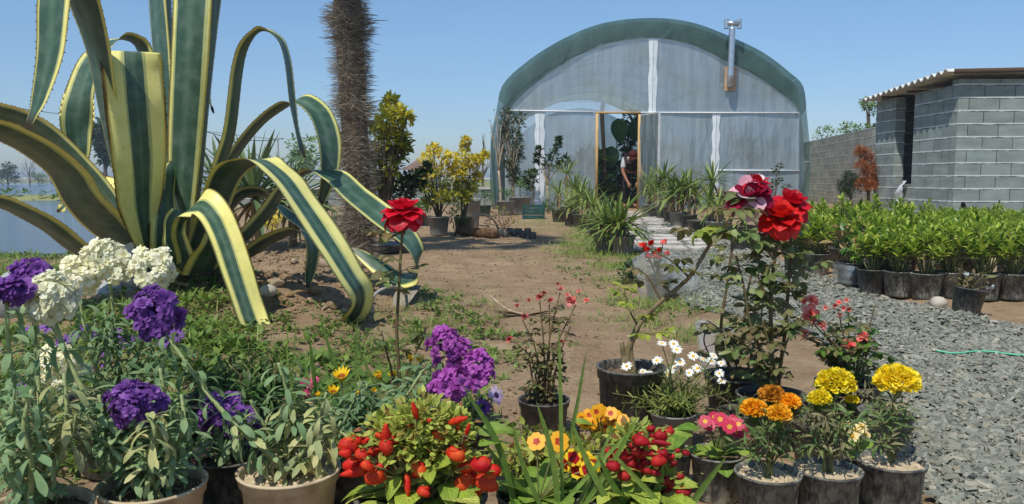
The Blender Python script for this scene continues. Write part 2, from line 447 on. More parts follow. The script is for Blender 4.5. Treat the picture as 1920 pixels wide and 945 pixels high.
def chip(seed):
    q = np.random.RandomState(seed); k = 6; a = np.sort(q.uniform(0, 2 * PI, k)); rad = q.uniform(.7, 1.1, k)
    lo = np.stack([np.cos(a) * rad, np.sin(a) * rad * .62, np.full(k, -.22)], 1); hi = lo * np.array([.86, .86, 1]); hi[:, 2] = q.uniform(.05, .34, k)
    V = np.vstack([lo, hi, [[0, 0, .3]]])
    Fa = [(i, (i + 1) % k, k + (i + 1) % k) for i in range(k)] + [(i, k + (i + 1) % k, k + i) for i in range(k)] + [(k + i, k + (i + 1) % k, 2 * k) for i in range(k)]
    return V, np.array(Fa), np.zeros((len(V), 2))
chips = [chip(i) for i in range(8)]
near = [p for p in scatter_poly(GP, 60000, r, 0)]
near = np.array(near); near = np.vstack([near, scatter_poly(GP, 20000, r, 1.5)])
keep = r.uniform(0, 1, len(near)) < np.clip(2.6 / near[:, 1], .12, 1) ** 1.1
near = near[keep]
extra = scatter_poly(gpoly([(1690, 640), (1960, 640), (2080, 945), (1800, 1010), (1735, 930)]), 7000, r)
near = np.vstack([near, extra])
vis = (near[:, 0] < near[:, 1] * .69 + .15)
near = near[vis]; K = len(near)
S = np.clip(r.lognormal(math.log(.0100), .55, K), .004, .030) * (1 + np.clip(near[:, 1] - 3, 0, 9) * .10)
T = np.column_stack([near, gz(near[:, 0], near[:, 1]) + .014 + r.uniform(0, .014, K)])
R_ = rots(r, K, .55)
for c in range(8):
    q = np.arange(K) % 8 == c
    mb.inst(chips[c], R_[q], T[q], np.stack([S[q] * 1.25, S[q], S[q] * .8], 1))
go = mb.build('gravel_stones', leafmat('slate', [srgb(94, 98, 90), srgb(120, 122, 112), srgb(132, 132, 120), srgb(106, 110, 100), srgb(140, 140, 128), srgb(114, 118, 108), srgb(156, 152, 138), srgb(128, 122, 106)], .62, 0, .4, mott=.15), smooth=False)
struct(go, 'grey green slate chippings covering the path', 'gravel', 'stuff')
# pale slabs set in rows across the gravel up to the door
mb = MB(); r = random.Random(4)
for i in range(15):
    Y = 8.2 + i * .62
    xc = 1.62 + (Y - 8.2) * .155
    for k in range(3):
        ww = r.uniform(.26, .40); x = xc + (k - 1) * .40 + r.uniform(-.03, .03)
        if r.random() < .12: continue
        z = gzf(x, Y) + .016
        box(mb, (-ww / 2, -.16, 0), (ww / 2, .14, r.uniform(.02, .035)), 0, Matrix.Rotation(r.uniform(-.05, .05), 3, 'Z'), (x, Y, z))
struct(mb.build('stepping_path', solid('pale_slab', srgb(202, 194, 184), srgb(172, 164, 154), 9, .8, .2), smooth=False))

# ================================================================== block work
def blockmat(name, c1, c2, mortar, bw=.47, rh=.2, ms=.006, bmp=.6):
    m, nt, out = newmat(name)
    uv = coords(nt, 'UV')
    d = nt.nodes.new('ShaderNodeTexNoise'); d.inputs['Scale'].default_value = 9; d.inputs['Detail'].default_value = 5; nt.links.new(uv, d.inputs[0])
    off = nt.nodes.new('ShaderNodeVectorMath'); off.operation = 'MULTIPLY_ADD'
    nt.links.new(d.outputs['Color'], off.inputs[0]); off.inputs[1].default_value = (.02, .03, 0); nt.links.new(uv, off.inputs[2])
    b = nt.nodes.new('ShaderNodeTexBrick'); nt.links.new(off.outputs[0], b.inputs['Vector'])
    b.inputs['Scale'].default_value = 1; b.inputs['Brick Width'].default_value = bw; b.inputs['Row Height'].default_value = rh
    b.inputs['Mortar Size'].default_value = ms; b.inputs['Mortar Smooth'].default_value = .25; b.inputs['Bias'].default_value = 0
    b.inputs['Color1'].default_value = c1; b.inputs['Color2'].default_value = c2; b.inputs['Mortar'].default_value = mortar
    n1 = noise(nt, uv, 3, 5); n2 = noise(nt, uv, 90, 3, .7); n3 = noise(nt, uv, 2.5, 6, .7, (.6, 3, 1))
    col = mixc(nt, b.outputs['Color'], ramp(nt, [(.3, (.8, .8, .8, 1)), (.7, (1.12, 1.12, 1.1, 1))], n1).outputs[0], 1, 'MULTIPLY')
    col = mixc(nt, col, ramp(nt, [(.3, (.78,) * 3), (.7, (1.12,) * 3)], n2).outputs[0], .9, 'MULTIPLY')
    col = mixc(nt, col, ramp(nt, [(.35, (.74, .72, .68, 1)), (.55, (1, 1, 1, 1)), (.75, (1.1, 1.1, 1.1, 1))], n3).outputs[0], .8, 'MULTIPLY')
    sv = nt.nodes.new('ShaderNodeSeparateXYZ'); nt.links.new(uv, sv.inputs[0]); col = mixc(nt, col, srgb(140, 124, 104), ramp(nt, [(.0, (.55,) * 3), (.35, (.0,) * 3)], math_(nt, 'ADD', sv.outputs[1], math_(nt, 'MULTIPLY', n1, .2))).outputs[0])
    hn = noise(nt, uv, 7, 4, .6, (1, .6, 1)); hv = math_(nt, 'FRACT', math_(nt, 'ADD', math_(nt, 'DIVIDE', sv.outputs[1], rh), math_(nt, 'MULTIPLY', math_(nt, 'SUBTRACT', hn, .5), .10)))
    hd = math_(nt, 'MINIMUM', hv, math_(nt, 'SUBTRACT', 1, hv)); hm = math_(nt, 'LESS_THAN', hd, math_(nt, 'MULTIPLY', math_(nt, 'SUBTRACT', hn, .18), .17))
    col = mixc(nt, col, srgb(196, 203, 200), math_(nt, 'MULTIPLY', hm, .9))
    # joints left open in places
    op = math_(nt, 'MULTIPLY', b.outputs['Fac'], math_(nt, 'GREATER_THAN', noise(nt, uv, 5, 3), .60))
    col = mixc(nt, col, (.05, .05, .05, 1), math_(nt, 'MULTIPLY', op, .75))
    h = math_(nt, 'ADD', math_(nt, 'SUBTRACT', math_(nt, 'MULTIPLY', hm, 1.3), math_(nt, 'MULTIPLY', b.outputs['Fac'], .5)), math_(nt, 'ADD', math_(nt, 'MULTIPLY', n2, .25), math_(nt, 'MULTIPLY', op, -1.5)))
    p = pbsdf(nt, col, .92, bump(nt, h, bmp, .02), .15)
    nt.links.new(p.outputs[0], out.inputs[0]); return m
BLOCK = blockmat('grey_block', srgb(146, 157, 153), srgb(132, 143, 140), srgb(74, 78, 76))
BLOCK2 = blockmat('buff_block', srgb(184, 182, 170), srgb(160, 160, 152), srgb(84, 82, 76), .41, .2, .007, .9)
def wquad(mb, p, u, v, m=0, u0=0, v0=0, flip=False):
    p = np.array(p, float); u = np.array(u, float); v = np.array(v, float)
    V = [p, p + u, p + u + v, p + v]; lu = np.linalg.norm(u); lv = np.linalg.norm(v)
    n = max(1, int(lu / .5)); k = max(1, int(lv / .5))
    VV = [p + u * i / n + v * j / k for j in range(k + 1) for i in range(n + 1)]; UV = [(u0 + lu * i / n, v0 + lv * j / k) for j in range(k + 1) for i in range(n + 1)]
    Fs = [(j * (n + 1) + i, j * (n + 1) + i + 1, (j + 1) * (n + 1) + i + 1, (j + 1) * (n + 1) + i) for j in range(k) for i in range(n)]
    if flip: Fs = [f[::-1] for f in Fs]
    mb.add(VV, Fs, m, UV)
def wbox(mb, x0, x1, y0, y1, z0, z1, m=0):
    """block-work box with metre UVs on its four sides and top"""
    wquad(mb, (x0, y0, z0), (x1 - x0, 0, 0), (0, 0, z1 - z0), m, x0, z0)
    wquad(mb, (x1, y1, z0), (x0 - x1, 0, 0), (0, 0, z1 - z0), m, x1, z0)
    wquad(mb, (x0, y1, z0), (0, y0 - y1, 0), (0, 0, z1 - z0), m, -y1, z0)
    wquad(mb, (x1, y0, z0), (0, y1 - y0, 0), (0, 0, z1 - z0), m, y0, z0)
    wquad(mb, (x0, y0, z1), (x1 - x0, 0, 0), (0, y1 - y0, 0), m, x0, 0)
    wquad(mb, (x0, y1, z0), (x1 - x0, 0, 0), (0, y0 - y1, 0), m, x0, 0)

# shed
SX, SY = 6.87, 12.3
sh = thing('block_shed', 'grey concrete block shed with a corrugated sheet roof and one dark opening', 'shed', (SX, SY, 0))
mb = MB(); t = .18; zt = 2.198; Y0, Y1 = 13.62, 14.28; z0, z1 = .66, 2.02
wbox(mb, SX, 12.5, SY, SY + t, -.05, 2.28)
wbox(mb, SX, SX + t, SY + t, Y0, -.05, zt)
wbox(mb, SX, SX + t, Y0, Y1, -.05, z0)
wbox(mb, SX, SX + t, Y1, 14.85, -.05, zt)
wbox(mb, SX, 12.5, 14.85, 15.03, -.05, 2.215); wbox(mb, 12.5, 12.68, SY, 15.03, -.05, 2.3)
mb.build('wall', BLOCK, sh, smooth=False)
mb = MB(); box(mb, (SX + t + .01, SY + t + .01, .02), (12.4, 14.84, .03)); mb.build('floor', solid('dark_floor', (.06, .055, .05, 1), None, bmp=0), sh)
# roof sheet: ridges run away from the eave
mb = MB(); n = 420; yy = np.linspace(12.15, 15.12, n); V = []; 
for x in np.linspace(6.62, 12.6, 14):
    for y in yy:
        zz = 2.40 - (y - 12.15) * .055 + (x - 6.62) * .022 + .030 * math.sin(y * 2 * PI / .2)
        V.append((x, y, zz))
V = np.array(V); idx = np.arange(14 * n).reshape(14, n)
FQ = np.stack([idx[:-1, :-1], idx[1:, :-1], idx[1:, 1:], idx[:-1, 1:]], -1).reshape(-1, 4)
mb.add(V, FQ); mb.add(V - np.array([0, 0, .014]), FQ[:, ::-1])
for e in (idx[0], idx[-1]):
    mb.add(np.vstack([V[e], V[e] - np.array([0, 0, .014])]), np.array([(i, n + i, n + i + 1, i + 1) for i in range(n - 1)]))
mb.build('roof', solid('fibre_cement', srgb(212, 212, 206), srgb(178, 177, 170), 5, .85, .2, .2), sh)
mb = MB(); V = [(6.70, 12.125, 2.335), (12.6, 12.125, 2.465), (12.6, 12.146, 2.465), (6.70, 12.146, 2.335)]; V += [(a, b, c + .075) for a, b, c in V]; mb.add(V, [(0, 1, 5, 4), (4, 5, 6, 7), (2, 3, 7, 6), (1, 2, 6, 5), (3, 0, 4, 7), (3, 2, 1, 0)])
for y in (12.7, 13.5, 14.4): box(mb, (6.68, y, 2.20), (12.3, y + .05, 2.238))
mb.build('rafter', solid('dark_timber', srgb(92, 74, 60), srgb(66, 54, 46), 12, .8, .2, .3, stretch=(1, 6, 6)), sh)
mb = MB(); q = np.random.RandomState(2)
XX, ZZ = np.meshgrid(np.linspace(0, .2, 7), np.linspace(0, .36, 9)); idx = np.arange(63).reshape(9, 7)
mb.add(np.stack([SX - .05 + .03 * np.sin(ZZ * 18 + XX * 9) + q.normal(0, .008, XX.shape) - .05 * (1 - ZZ / .36), 13.68 + XX + (1 - ZZ / .36) * .12, .36 + ZZ], -1).reshape(-1, 3), np.stack([idx[:-1, :-1], idx[:-1, 1:], idx[1:, 1:], idx[1:, :-1]], -1).reshape(-1, 4))
so_ = mb.build('plastic_sheet', solid('milky_plastic', (.7, .74, .76, 1), (.6, .64, .66, 1), 20, .3, .5, .3)); tag(so_, 'crumpled milky plastic sheet hanging below the dark opening of the block shed', 'plastic sheet')
mb = MB(); # a broken chip in the block work shows as a small black gap
b = np.array([pix(1803, 378, SY - .004)[:], pix(1809, 380, SY - .004)[:], pix(1814, 392, SY - .004)[:], pix(1808, 393, SY - .004)[:], pix(1801, 386, SY - .004)[:]])
mb.add(np.vstack([b, b + np.array([0, .003, 0])]), [(4, 3, 2, 1, 0)]); mb.build('broken_hole', solid('hole_dark', (.01, .01, .01, 1), None, bmp=0, rough=.95, spec=0), sh)

# boundary wall beyond the shed
bw = thing('boundary_wall', 'long unplastered buff block wall running behind the shed and greenhouse', 'wall', (8.87, 19, 0))
mb = MB(); a = np.array([8.5, 17.2, -.1]); b = np.array([10.4, 29, -.1]); d = nrm(b - a); nn = np.array([d[1], -d[0], 0]) * .2
L = np.linalg.norm(b - a)
wquad(mb, b, a - b, (0, 0, 2.12), 0, 0, -.1); wquad(mb, a + nn, b - a, (0, 0, 2.12), 0, 0, -.1); wquad(mb, a, nn, (0, 0, 2.12)); wquad(mb, b + nn, -nn, (0, 0, 2.12)); wquad(mb, a + np.array([0, 0, 2.12]), nn, b - a)
mb.build('wall', BLOCK2, bw, smooth=False)

# low wall on the left, between the yard and the fields
lw = thing('low_wall', 'low grey block wall with a pale top closing the yard behind the agave', 'wall', (-4, 22, 0))
mb = MB(); wbox(mb, -8.6, -.6, 22.0, 22.2, -.1, .46); mb.build('wall', BLOCK, lw, smooth=False)
mb = MB(); box(mb, (-8.63, 21.96, .462), (-.58, 22.24, .53)); mb.build('coping', solid('coping', srgb(196, 194, 186), srgb(172, 170, 162), 3, .85, .2), lw, smooth=False)
# ================================================================== greenhouse
GY0 = 19.5
def gp(px, py, Y=GY0): return pix(px, py, Y)
gh = thing('greenhouse', 'large arched plastic film greenhouse with a green shade net and open wooden doorway', 'greenhouse', (3.5, GY0, 0))
outer_px = [(925, 398), (921, 330), (920, 262), (930, 212), (943, 160), (985, 120), (1027, 91), (1072, 67), (1118, 49), (1170, 39), (1225, 36), (1267, 39), (1306, 47), (1345, 61), (1382, 77), (1418, 94), (1448, 113), (1478, 137), (1504, 163), (1511, 215), (1516, 270), (1517, 330), (1511, 398)]
inner_px = [(946, 398), (947, 330), (947, 270), (949, 230), (957, 203), (987, 172), (1017, 147), (1047, 126), (1078, 107), (1110, 92), (1144, 81), (1185, 73), (1225, 71), (1256, 74), (1286, 81), (1322, 94), (1357, 112), (1396, 130), (1433, 152), (1468, 178), (1496, 206), (1499, 235), (1499, 280), (1498, 330), (1498, 398)]
def curve_xz(px, n, Y=GY0):
    return spline([gp(a, b, Y) for a, b in px], n)[:, [0, 2]]
OUT = curve_xz(outer_px, 90); INN = curve_xz(inner_px, 90)
def filmmat(name, tint, clear, gloss, bmp, dirt=.3, stretch=(3, 3, .35)):
    m, nt, out = newmat(name); co = coords(nt)
    n1 = noise(nt, co, 1.3, 3, .5, stretch); n2 = noise(nt, co, .6, 2, .5); n3 = noise(nt, co, 6, 3, .5, (1, 1, .07)); n5 = noise(nt, co, 2.2, 2, .4, (2.4, 1, .7))
    h = math_(nt, 'ADD', math_(nt, 'ADD', math_(nt, 'MULTIPLY', n2, .7), math_(nt, 'MULTIPLY', n1, .5)), math_(nt, 'MULTIPLY', n5, .6)); nor = bump(nt, h, bmp, .12)
    tr = nt.nodes.new('ShaderNodeBsdfTransparent'); tr.inputs[0].default_value = (.93, .96, 1, 1)
    df = nt.nodes.new('ShaderNodeBsdfDiffuse'); df.inputs[0].default_value = tint; nt.links.new(nor, df.inputs['Normal'])
    tl = nt.nodes.new('ShaderNodeBsdfTranslucent'); tl.inputs[0].default_value = tint
    gl = nt.nodes.new('ShaderNodeBsdfGlossy'); gl.inputs['Roughness'].default_value = .18; nt.links.new(nor, gl.inputs['Normal']); gl.inputs[0].default_value = (.9, .95, 1, 1)
    a = nt.nodes.new('ShaderNodeMixShader'); a.inputs[0].default_value = .5; nt.links.new(df.outputs[0], a.inputs[1]); nt.links.new(tl.outputs[0], a.inputs[2])
    # milkier and clearer patches, vertical run marks
    st = ramp(nt, [(.38, (.0,) * 3), (.68, (1,) * 3)], n3).outputs[0]
    pt = ramp(nt, [(.35, (.0,) * 3), (.7, (1,) * 3)], n2).outputs[0]
    fac = math_(nt, 'SUBTRACT', clear, math_(nt, 'MULTIPLY', math_(nt, 'ADD', math_(nt, 'MULTIPLY', st, .9), math_(nt, 'MULTIPLY', pt, .8)), dirt), True)
    b = nt.nodes.new('ShaderNodeMixShader'); nt.links.new(fac, b.inputs[0]); nt.links.new(a.outputs[0], b.inputs[1]); nt.links.new(tr.outputs[0], b.inputs[2])
    fr = nt.nodes.new('ShaderNodeFresnel'); fr.inputs[0].default_value = 1.45; nt.links.new(nor, fr.inputs['Normal'])
    c = nt.nodes.new('ShaderNodeMixShader'); nt.links.new(math_(nt, 'ADD', math_(nt, 'MULTIPLY', fr.outputs[0], .8), gloss, True), c.inputs[0]); nt.links.new(b.outputs[0], c.inputs[1]); nt.links.new(gl.outputs[0], c.inputs[2])
    nt.links.new(c.outputs[0], out.inputs[0]); return m
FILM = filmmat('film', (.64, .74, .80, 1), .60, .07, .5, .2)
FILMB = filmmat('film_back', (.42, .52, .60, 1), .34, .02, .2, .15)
FILMR = filmmat('film_roof', (.70, .76, .80, 1), .45, .02, .2, .1)
m, nt, out = newmat('shade_net'); co = coords(nt)
n1 = noise(nt, co, 2.2, 5, .6, (1, 1, .5)); n2 = noise(nt, co, 60, 2, .5)
col = ramp(nt, [(.3, srgb(70, 102, 98)), (.7, srgb(98, 132, 126))], n1).outputs[0]
p = pbsdf(nt, col, .75, bump(nt, n1, .5, .1), .2); tr = nt.nodes.new('ShaderNodeBsdfTransparent'); tl = nt.nodes.new('ShaderNodeBsdfTranslucent'); nt.links.new(col, tl.inputs[0])
a = nt.nodes.new('ShaderNodeMixShader'); a.inputs[0].default_value = .42; nt.links.new(p.outputs[0], a.inputs[1]); nt.links.new(tl.outputs[0], a.inputs[2])
b = nt.nodes.new('ShaderNodeMixShader'); b.inputs[0].default_value = .30; nt.links.new(a.outputs[0], b.inputs[1]); nt.links.new(tr.outputs[0], b.inputs[2]); nt.links.new(b.outputs[0], out.inputs[0]); NET = m
WHITEP = solid('white_pipe', (.78, .8, .8, 1), (.66, .69, .7, 1), 8, .45, .4, .05)
WOOD = solid('raw_wood', srgb(206, 172, 116), srgb(168, 132, 84), 6, .75, .25, .3, stretch=(8, 8, .6))
LEN = 19.0
def sheet(mb, C, ys, dz=0, sag=0):
    n = len(C); V = []; uv = []
    for j, y in enumerate(ys):
        for i, (x, z) in enumerate(C): V.append((x, y, z + dz - sag * abs(math.sin(j * PI / 2)))); uv.append((i / n, y))
    k = len(ys); idx = np.arange(n * k).reshape(k, n)
    mb.add(V, np.stack([idx[:-1, :-1], idx[:-1, 1:], idx[1:, 1:], idx[1:, :-1]], -1).reshape(-1, 4), 0, uv)
ysr = np.linspace(GY0 + .02, GY0 + LEN, 16)
OUTF = OUT.copy(); cx = 3.5
OUTF[:, 0] = cx + (OUT[:, 0] - cx) * .972; OUTF[:, 1] = OUT[:, 1] - .05
mb = MB(); sheet(mb, OUTF, ysr, 0, .02); mb.build('roof_film', FILMR, gh)
mb = MB(); sheet(mb, OUT[18:72], np.linspace(GY0 - .06, GY0 + LEN, 16), .02); mb.build('shade_net', NET, gh)
# side nets hang loose down to the ground
mb = MB()
for C in (OUT[:19], OUT[71:]):
    V = []; ys_ = np.linspace(GY0 - .06, GY0 + LEN, 40); r = np.random.RandomState(3)
    for y in ys_:
        for i, (x, z) in enumerate(C):
            V.append((x + .05 * math.sin(y * 2.1 + z * 1.5) * min(1, (3 - z) / 2 + .2) * (y > GY0), y, max(z, 0)))
    n = len(C); idx = np.arange(n * 40).reshape(40, n)
    mb.add(V, np.stack([idx[:-1, :-1], idx[:-1, 1:], idx[1:, 1:], idx[1:, :-1]], -1).reshape(-1, 4))
mb.build('side_net', NET, gh)
# the net folded down over the front arch
mb = MB(); V = []; k = 7; n = 90
for j in range(k):
    f = j / (k - 1)
    for i in range(n):
        o = OUT[i]; q = INN[i]; wob = .012 * math.sin(i * 1.1) * f + .015 * math.sin(i * 2.7 + 1) * f
        V.append((o[0] * (1 - f) + q[0] * f, GY0 - .065 - .03 * math.sin(f * PI) - wob * .8, o[1] * (1 - f) + q[1] * f + .012 + wob))
idx = np.arange(n * k).reshape(k, n)[:, 14:77]
mb.add(V, np.stack([idx[:-1, :-1], idx[:-1, 1:], idx[1:, 1:], idx[1:, :-1]], -1).reshape(-1, 4)); mb.build('net_border', NET, gh)
# front film, with the doorway left open
DX0, DX1, DZ = gp(1117, 300).x, gp(1197, 300).x, gp(1150, 213).z
def front(mb, Y, door):
    L = INN[:45]; Rr = INN[45:][::-1]
    zs = np.linspace(0, INN[:, 1].max() - .002, 84)
    xl = np.interp(zs, np.maximum.accumulate(L[:, 1]), L[:, 0]); xr = np.interp(zs, np.maximum.accumulate(Rr[:, 1]), Rr[:, 0])
    if door:
        b1 = np.linspace(0, 1, 20); cols = 3
        for sec in range(3):
            V = []; nn = 30
            for z, a, b in zip(zs, xl, xr):
                e0, e1 = max(a, min(b, DX0)), max(a, min(b, DX1))
                s = (a, e0) if sec == 0 else (e0, e1) if sec == 1 else (e1, b)
                for t in np.linspace(0, 1, nn):
                    x = s[0] + (s[1] - s[0]) * t
                    V.append((x, Y + .02 * math.sin(x * 3.1 + z * 1.2) * math.sin(z * 2.4), z))
            idx = np.arange(nn * len(zs)).reshape(len(zs), nn)
            if sec == 1: idx = idx[np.searchsorted(zs, DZ):]
            mb.add(V, np.stack([idx[:-1, :-1], idx[:-1, 1:], idx[1:, 1:], idx[1:, :-1]], -1).reshape(-1, 4))
    else:
        V = []; nn = 40
        for z, a, b in zip(zs, xl, xr):
            for t in np.linspace(0, 1, nn): V.append((a + (b - a) * t, Y, z))
        idx = np.arange(nn * len(zs)).reshape(len(zs), nn)
        mb.add(V, np.stack([idx[:-1, :-1], idx[:-1, 1:], idx[1:, 1:], idx[1:, :-1]], -1).reshape(-1, 4))
mb = MB(); front(mb, GY0, True); mb.build('front_film', FILM, gh)
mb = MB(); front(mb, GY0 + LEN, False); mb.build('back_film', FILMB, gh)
# posts and rails against the front film
for (px, w_, ptop) in ((1225, .12, 74), (1012, .15, 207), (1343, .10, 212), (1497, .07, 212), (951, .05, 215)):
    mb = MB(); a = gp(px, ptop); bar(mb, (a.x, GY0 + .05, 0), (a.x, GY0 + .05, a.z), w_, .05); mb.build('post', WHITEP, gh)
    if w_ > .09:
        mb = MB()
        for s in (-1, 1):
            V = []
            for i in range(14):
                z = a.z * i / 13; V += [(a.x + .004 * s, GY0 - .024, z), (a.x + s * (w_ * .5 + .04 + .02 * math.sin(i * 2.1)), GY0 - .012, z)]
            mb.add(V, [(2 * i, 2 * i + 1, 2 * i + 3, 2 * i + 2) for i in range(13)])
        mb.build('film_strip', solid('film_strip', (.72, .76, .78, 1), (.58, .63, .66, 1), 5, .35, .5, .3), gh)
for (xa, ya, xb, yb, ww) in ((957, 207, 1112, 210, .05), (1200, 211, 1497, 212, .05), (1345, 319, 1497, 320, .05)):
    a, b = gp(xa, ya), gp(xb, yb); mb = MB(); bar(mb, (a.x, GY0 - .022, a.z), (b.x, GY0 - .022, b.z), ww, .03); mb.build('rail', WHITEP, gh)
for (xa, ya, xb, yb) in ((1070, 128, 1390, 134), (1035, 168, 1450, 170), (1000, 190, 1480, 192), (1010, 238, 1110, 239), (1230, 250, 1490, 249), (1230, 284, 1490, 283), (1000, 270, 1110, 270), (985, 320, 1110, 320), (1230, 318, 1340, 318)):
    a, b = gp(xa, ya), gp(xb, yb); mb = MB(); bar(mb, (a.x, GY0 + .03, a.z), (b.x, GY0 + .03, b.z), .015, .015); mb.build('cross_wire', solid('grey_wire', (.72, .76, .78, 1), None, bmp=0), gh)
df = MB(); bar(df, (DX0 + .02, GY0 - .03, 0), (DX0 + .02, GY0 - .03, DZ), .06, .07); bar(df, (DX0 - .02, GY0 - .03, DZ + .02), (DX1 + .03, GY0 - .03, DZ + .02), .07, .045)
bar(df, (DX1 + .0, GY0 - .03, 0), (DX1 + .0, GY0 - .03, DZ - .02), .05, .06); df.build('door_frame', WOOD, gh)
# the door leaf stands open, swung out to the right
hinge = Vector((DX1 + .045, GY0 - .07, 0)); dd = Vector((.23, -.82, 0)).normalized(); dl = .98
mb = MB()
for f in (0, 1): p_ = hinge + dd * dl * f; bar(mb, p_, p_ + Vector((0, 0, DZ - .03)), .05, .04)
for z in (.05, 1.05, DZ - .05): bar(mb, hinge + Vector((0, 0, z)), hinge + dd * dl + Vector((0, 0, z)), .04, .035)
dr = mb.build('door', solid('grey_frame', (.55, .57, .57, 1), (.42, .43, .43, 1), 6, .6, .3, .1), gh, smooth=False)
mb = MB(); nv = Vector((dd.y, -dd.x, 0)) * .03
a = hinge + nv; V = [];
for i in range(9):
    for j in range(15): V.append(a + dd * dl * (i / 8) + Vector((0, 0, .04 + (DZ - .1) * j / 14)) + nv * (.3 * math.sin(i * 1.9 + j * .7)))
mb.add([v[:] for v in V], [(i * 15 + j, i * 15 + j + 1, (i + 1) * 15 + j + 1, (i + 1) * 15 + j) for i in range(8) for j in range(14)])
mb.build('door_film', filmmat('film_door', (.62, .65, .66, 1), .30, .04, .5, .2), gh)
# steel hoops inside, and purlins
mb = MB()
for i in range(1, 7):
    y = GY0 + i * 3; P = [(x * .985 + .05, y, z - .06) for x, z in OUTF]; tube(mb, P, .03, 5)
hp = mb
mb.build('hoop', solid('galv_hoop', (.55, .58, .6, 1), (.45, .48, .5, 1), 8, .4, .5, .05), gh)
for x, z in ((OUTF[28]), (OUTF[45]), (OUTF[62])):
    mb = MB(); tube(mb, [(x, GY0 + .1, z - .1), (x, GY0 + LEN - .1, z - .1)], .02, 5); mb.build('purlin', MATS['galv_hoop'], gh)
# stove pipe through the film
GALV = solid('galvanised', (.62, .63, .64, 1), (.5, .51, .53, 1), 25, .28, .5, .1, metal=.85)
mb = MB(); a = gp(1358, 126); b = gp(1379, 171); box(mb, (a.x, GY0 - .075, b.z), (b.x, GY0 - .055, a.z)); mb.build('mounting_plate', solid('plywood', srgb(196, 164, 132), srgb(170, 136, 106), 8, .8, .2, .2, stretch=(1, 1, 5)), gh, smooth=False)
mb = MB(); P = [gp(1369, 158, GY0 - .02), gp(1368.5, 158, GY0 - .2), gp(1369, 150, GY0 - .3), gp(1370, 138, GY0 - .32), gp(1373, 52, GY0 - .32)]
S_ = np.vstack([spline(P[:4], 14), [np.array(P[3]) * (1 - t) + np.array(P[4]) * t for t in np.linspace(.05, 1, 34)]])
rad = [.075 + (.006 if i % 6 == 0 else 0) for i in range(len(S_))]; tube(mb, S_, rad, 12)
sp = mb.build('stove_pipe', GALV, gh)
mb = MB(); t0 = gp(1374, 44, GY0 - .32); tube(mb, [t0 + Vector((-.15, 0, 0)), t0 + Vector((.15, 0, 0))], .065, 12)
for s in (-1, 1): tube(mb, [t0 + Vector((s * .155, 0, -.12)), t0 + Vector((s * .155, 0, -.04)), t0 + Vector((s * .155, 0, .1))], [.06, .055, .06], 12, cap=False)
mb.build('pipe_cowl', GALV, sp)

# ------------------------------------------------------------------ inside the greenhouse
BIGL = leafmat('big_leaf', [srgb(34, 70, 34), srgb(48, 88, 40)], .45, .25, vein=.4)
DKL = leafmat('dark_leaf', [srgb(26, 52, 26), srgb(44, 76, 36), srgb(58, 92, 44)], .5, .25)
def taro(loc, leaves, name, label):
    t = thing(name, label, 'plant', loc)
    T = leaf(.72, 8, .25, .5, 'ovate', 5, .012, 2)
    for (px, py, Y, L, dv, up) in leaves:
        p = pix(px, py, Y); mb = MB(); base = Vector(loc)
        tube(mb, spline([base, base.lerp(p, .55) + Vector((0, 0, .15)), p], 10), [.02] * 5 + [.012] * 5, 5); st_ = mb.build('stalk', DKL, t)
        mb = MB(); mb.inst(T, frames(np.array([dv]), np.array([up])), [p[:]], [L]); mb.build('leaf', BIGL, t)
    return t
taro((2.75, 21.3, 0), [(1159, 222, 21.1, .68, (.1, -.3, -1), (0, -1, .3)), (1147, 274, 21.1, .62, (-.1, -.35, -1), (0, -1, .3)), (1188, 225, 21.5, .62, (.15, -.3, -1), (.3, -1, .3)), (1122, 322, 21.0, .45, (-.2, -.3, -1), (0, -1, .3))], 'elephant_ear', 'tall elephant ear plant with big hanging leaves inside the greenhouse doorway')
def bush(mb, centers, n, spread, T, size, r, m=0, outw=.6, grav=0.0, jit=.35):
    C = np.asarray(centers, float)
    for c in C:
        Dv = rand_dirs(r, n, -.6, 1); P = c + Dv * r.uniform(.1, 1, (n, 1)) ** .6 * spread
        D = nrm(Dv * outw + rand_dirs(r, n) * (1 - outw) + np.array([0, 0, .15 - grav])); U = nrm(rand_dirs(r, n) * .7 + np.array([0, 0, 1.0]))
        S = size * r.uniform(1 - jit, 1 + jit, n); mb.inst(T, frames(D, U), P, S, m)
OV2 = leaf(.45, 4, .2, .5, 'ovate'); LA2 = leaf(.24, 4, .2, .5, 'lance'); LA1 = leaf(.22, 3, .15, .4, 'lance')
def shrub(name, label, cat, base, h, blobs, n, T, size, lm, tm, stems=4, seed=0, tr=.02, group=None, spread=None, grav=0.0, loc=None):
    """woody plant: stems from the base to every leaf clump, blobs = [(dx,dy,z,r)]"""
    r = np.random.RandomState(seed); base = Vector(base)
    t = thing(name, label, cat, base, group)
    mb = MB(); q = random.Random(seed)
    trunks = [base + Vector((q.uniform(-.05, .05), q.uniform(-.05, .05), 0)) for _ in range(stems)]
    for i, (dx, dy, z, rad) in enumerate(blobs):
        e = base + Vector((dx, dy, z)); s = trunks[i % stems]
        mid = s.lerp(e, .5) + Vector((q.uniform(-.06, .06), q.uniform(-.06, .06), .05))
        mid.x = s.x + (mid.x - s.x) * .6
        tube(mb, spline([s, mid, e], 8), np.linspace(tr, tr * .25, 8), 5)
    mb.build('stem', tm, t)
    mb = MB()
    for (dx, dy, z, rad) in blobs:
        bush(mb, [base + Vector((dx, dy, z))], max(3, int(n * (rad / .15) ** 2)), rad, T, size, r, 0, .6, grav)
    mb.build('foliage', lm, t); return t
BARK = solid('bark', srgb(120, 104, 86), srgb(84, 72, 60), 30, .9, .15, .4, .004, stretch=(1, 1, .3))
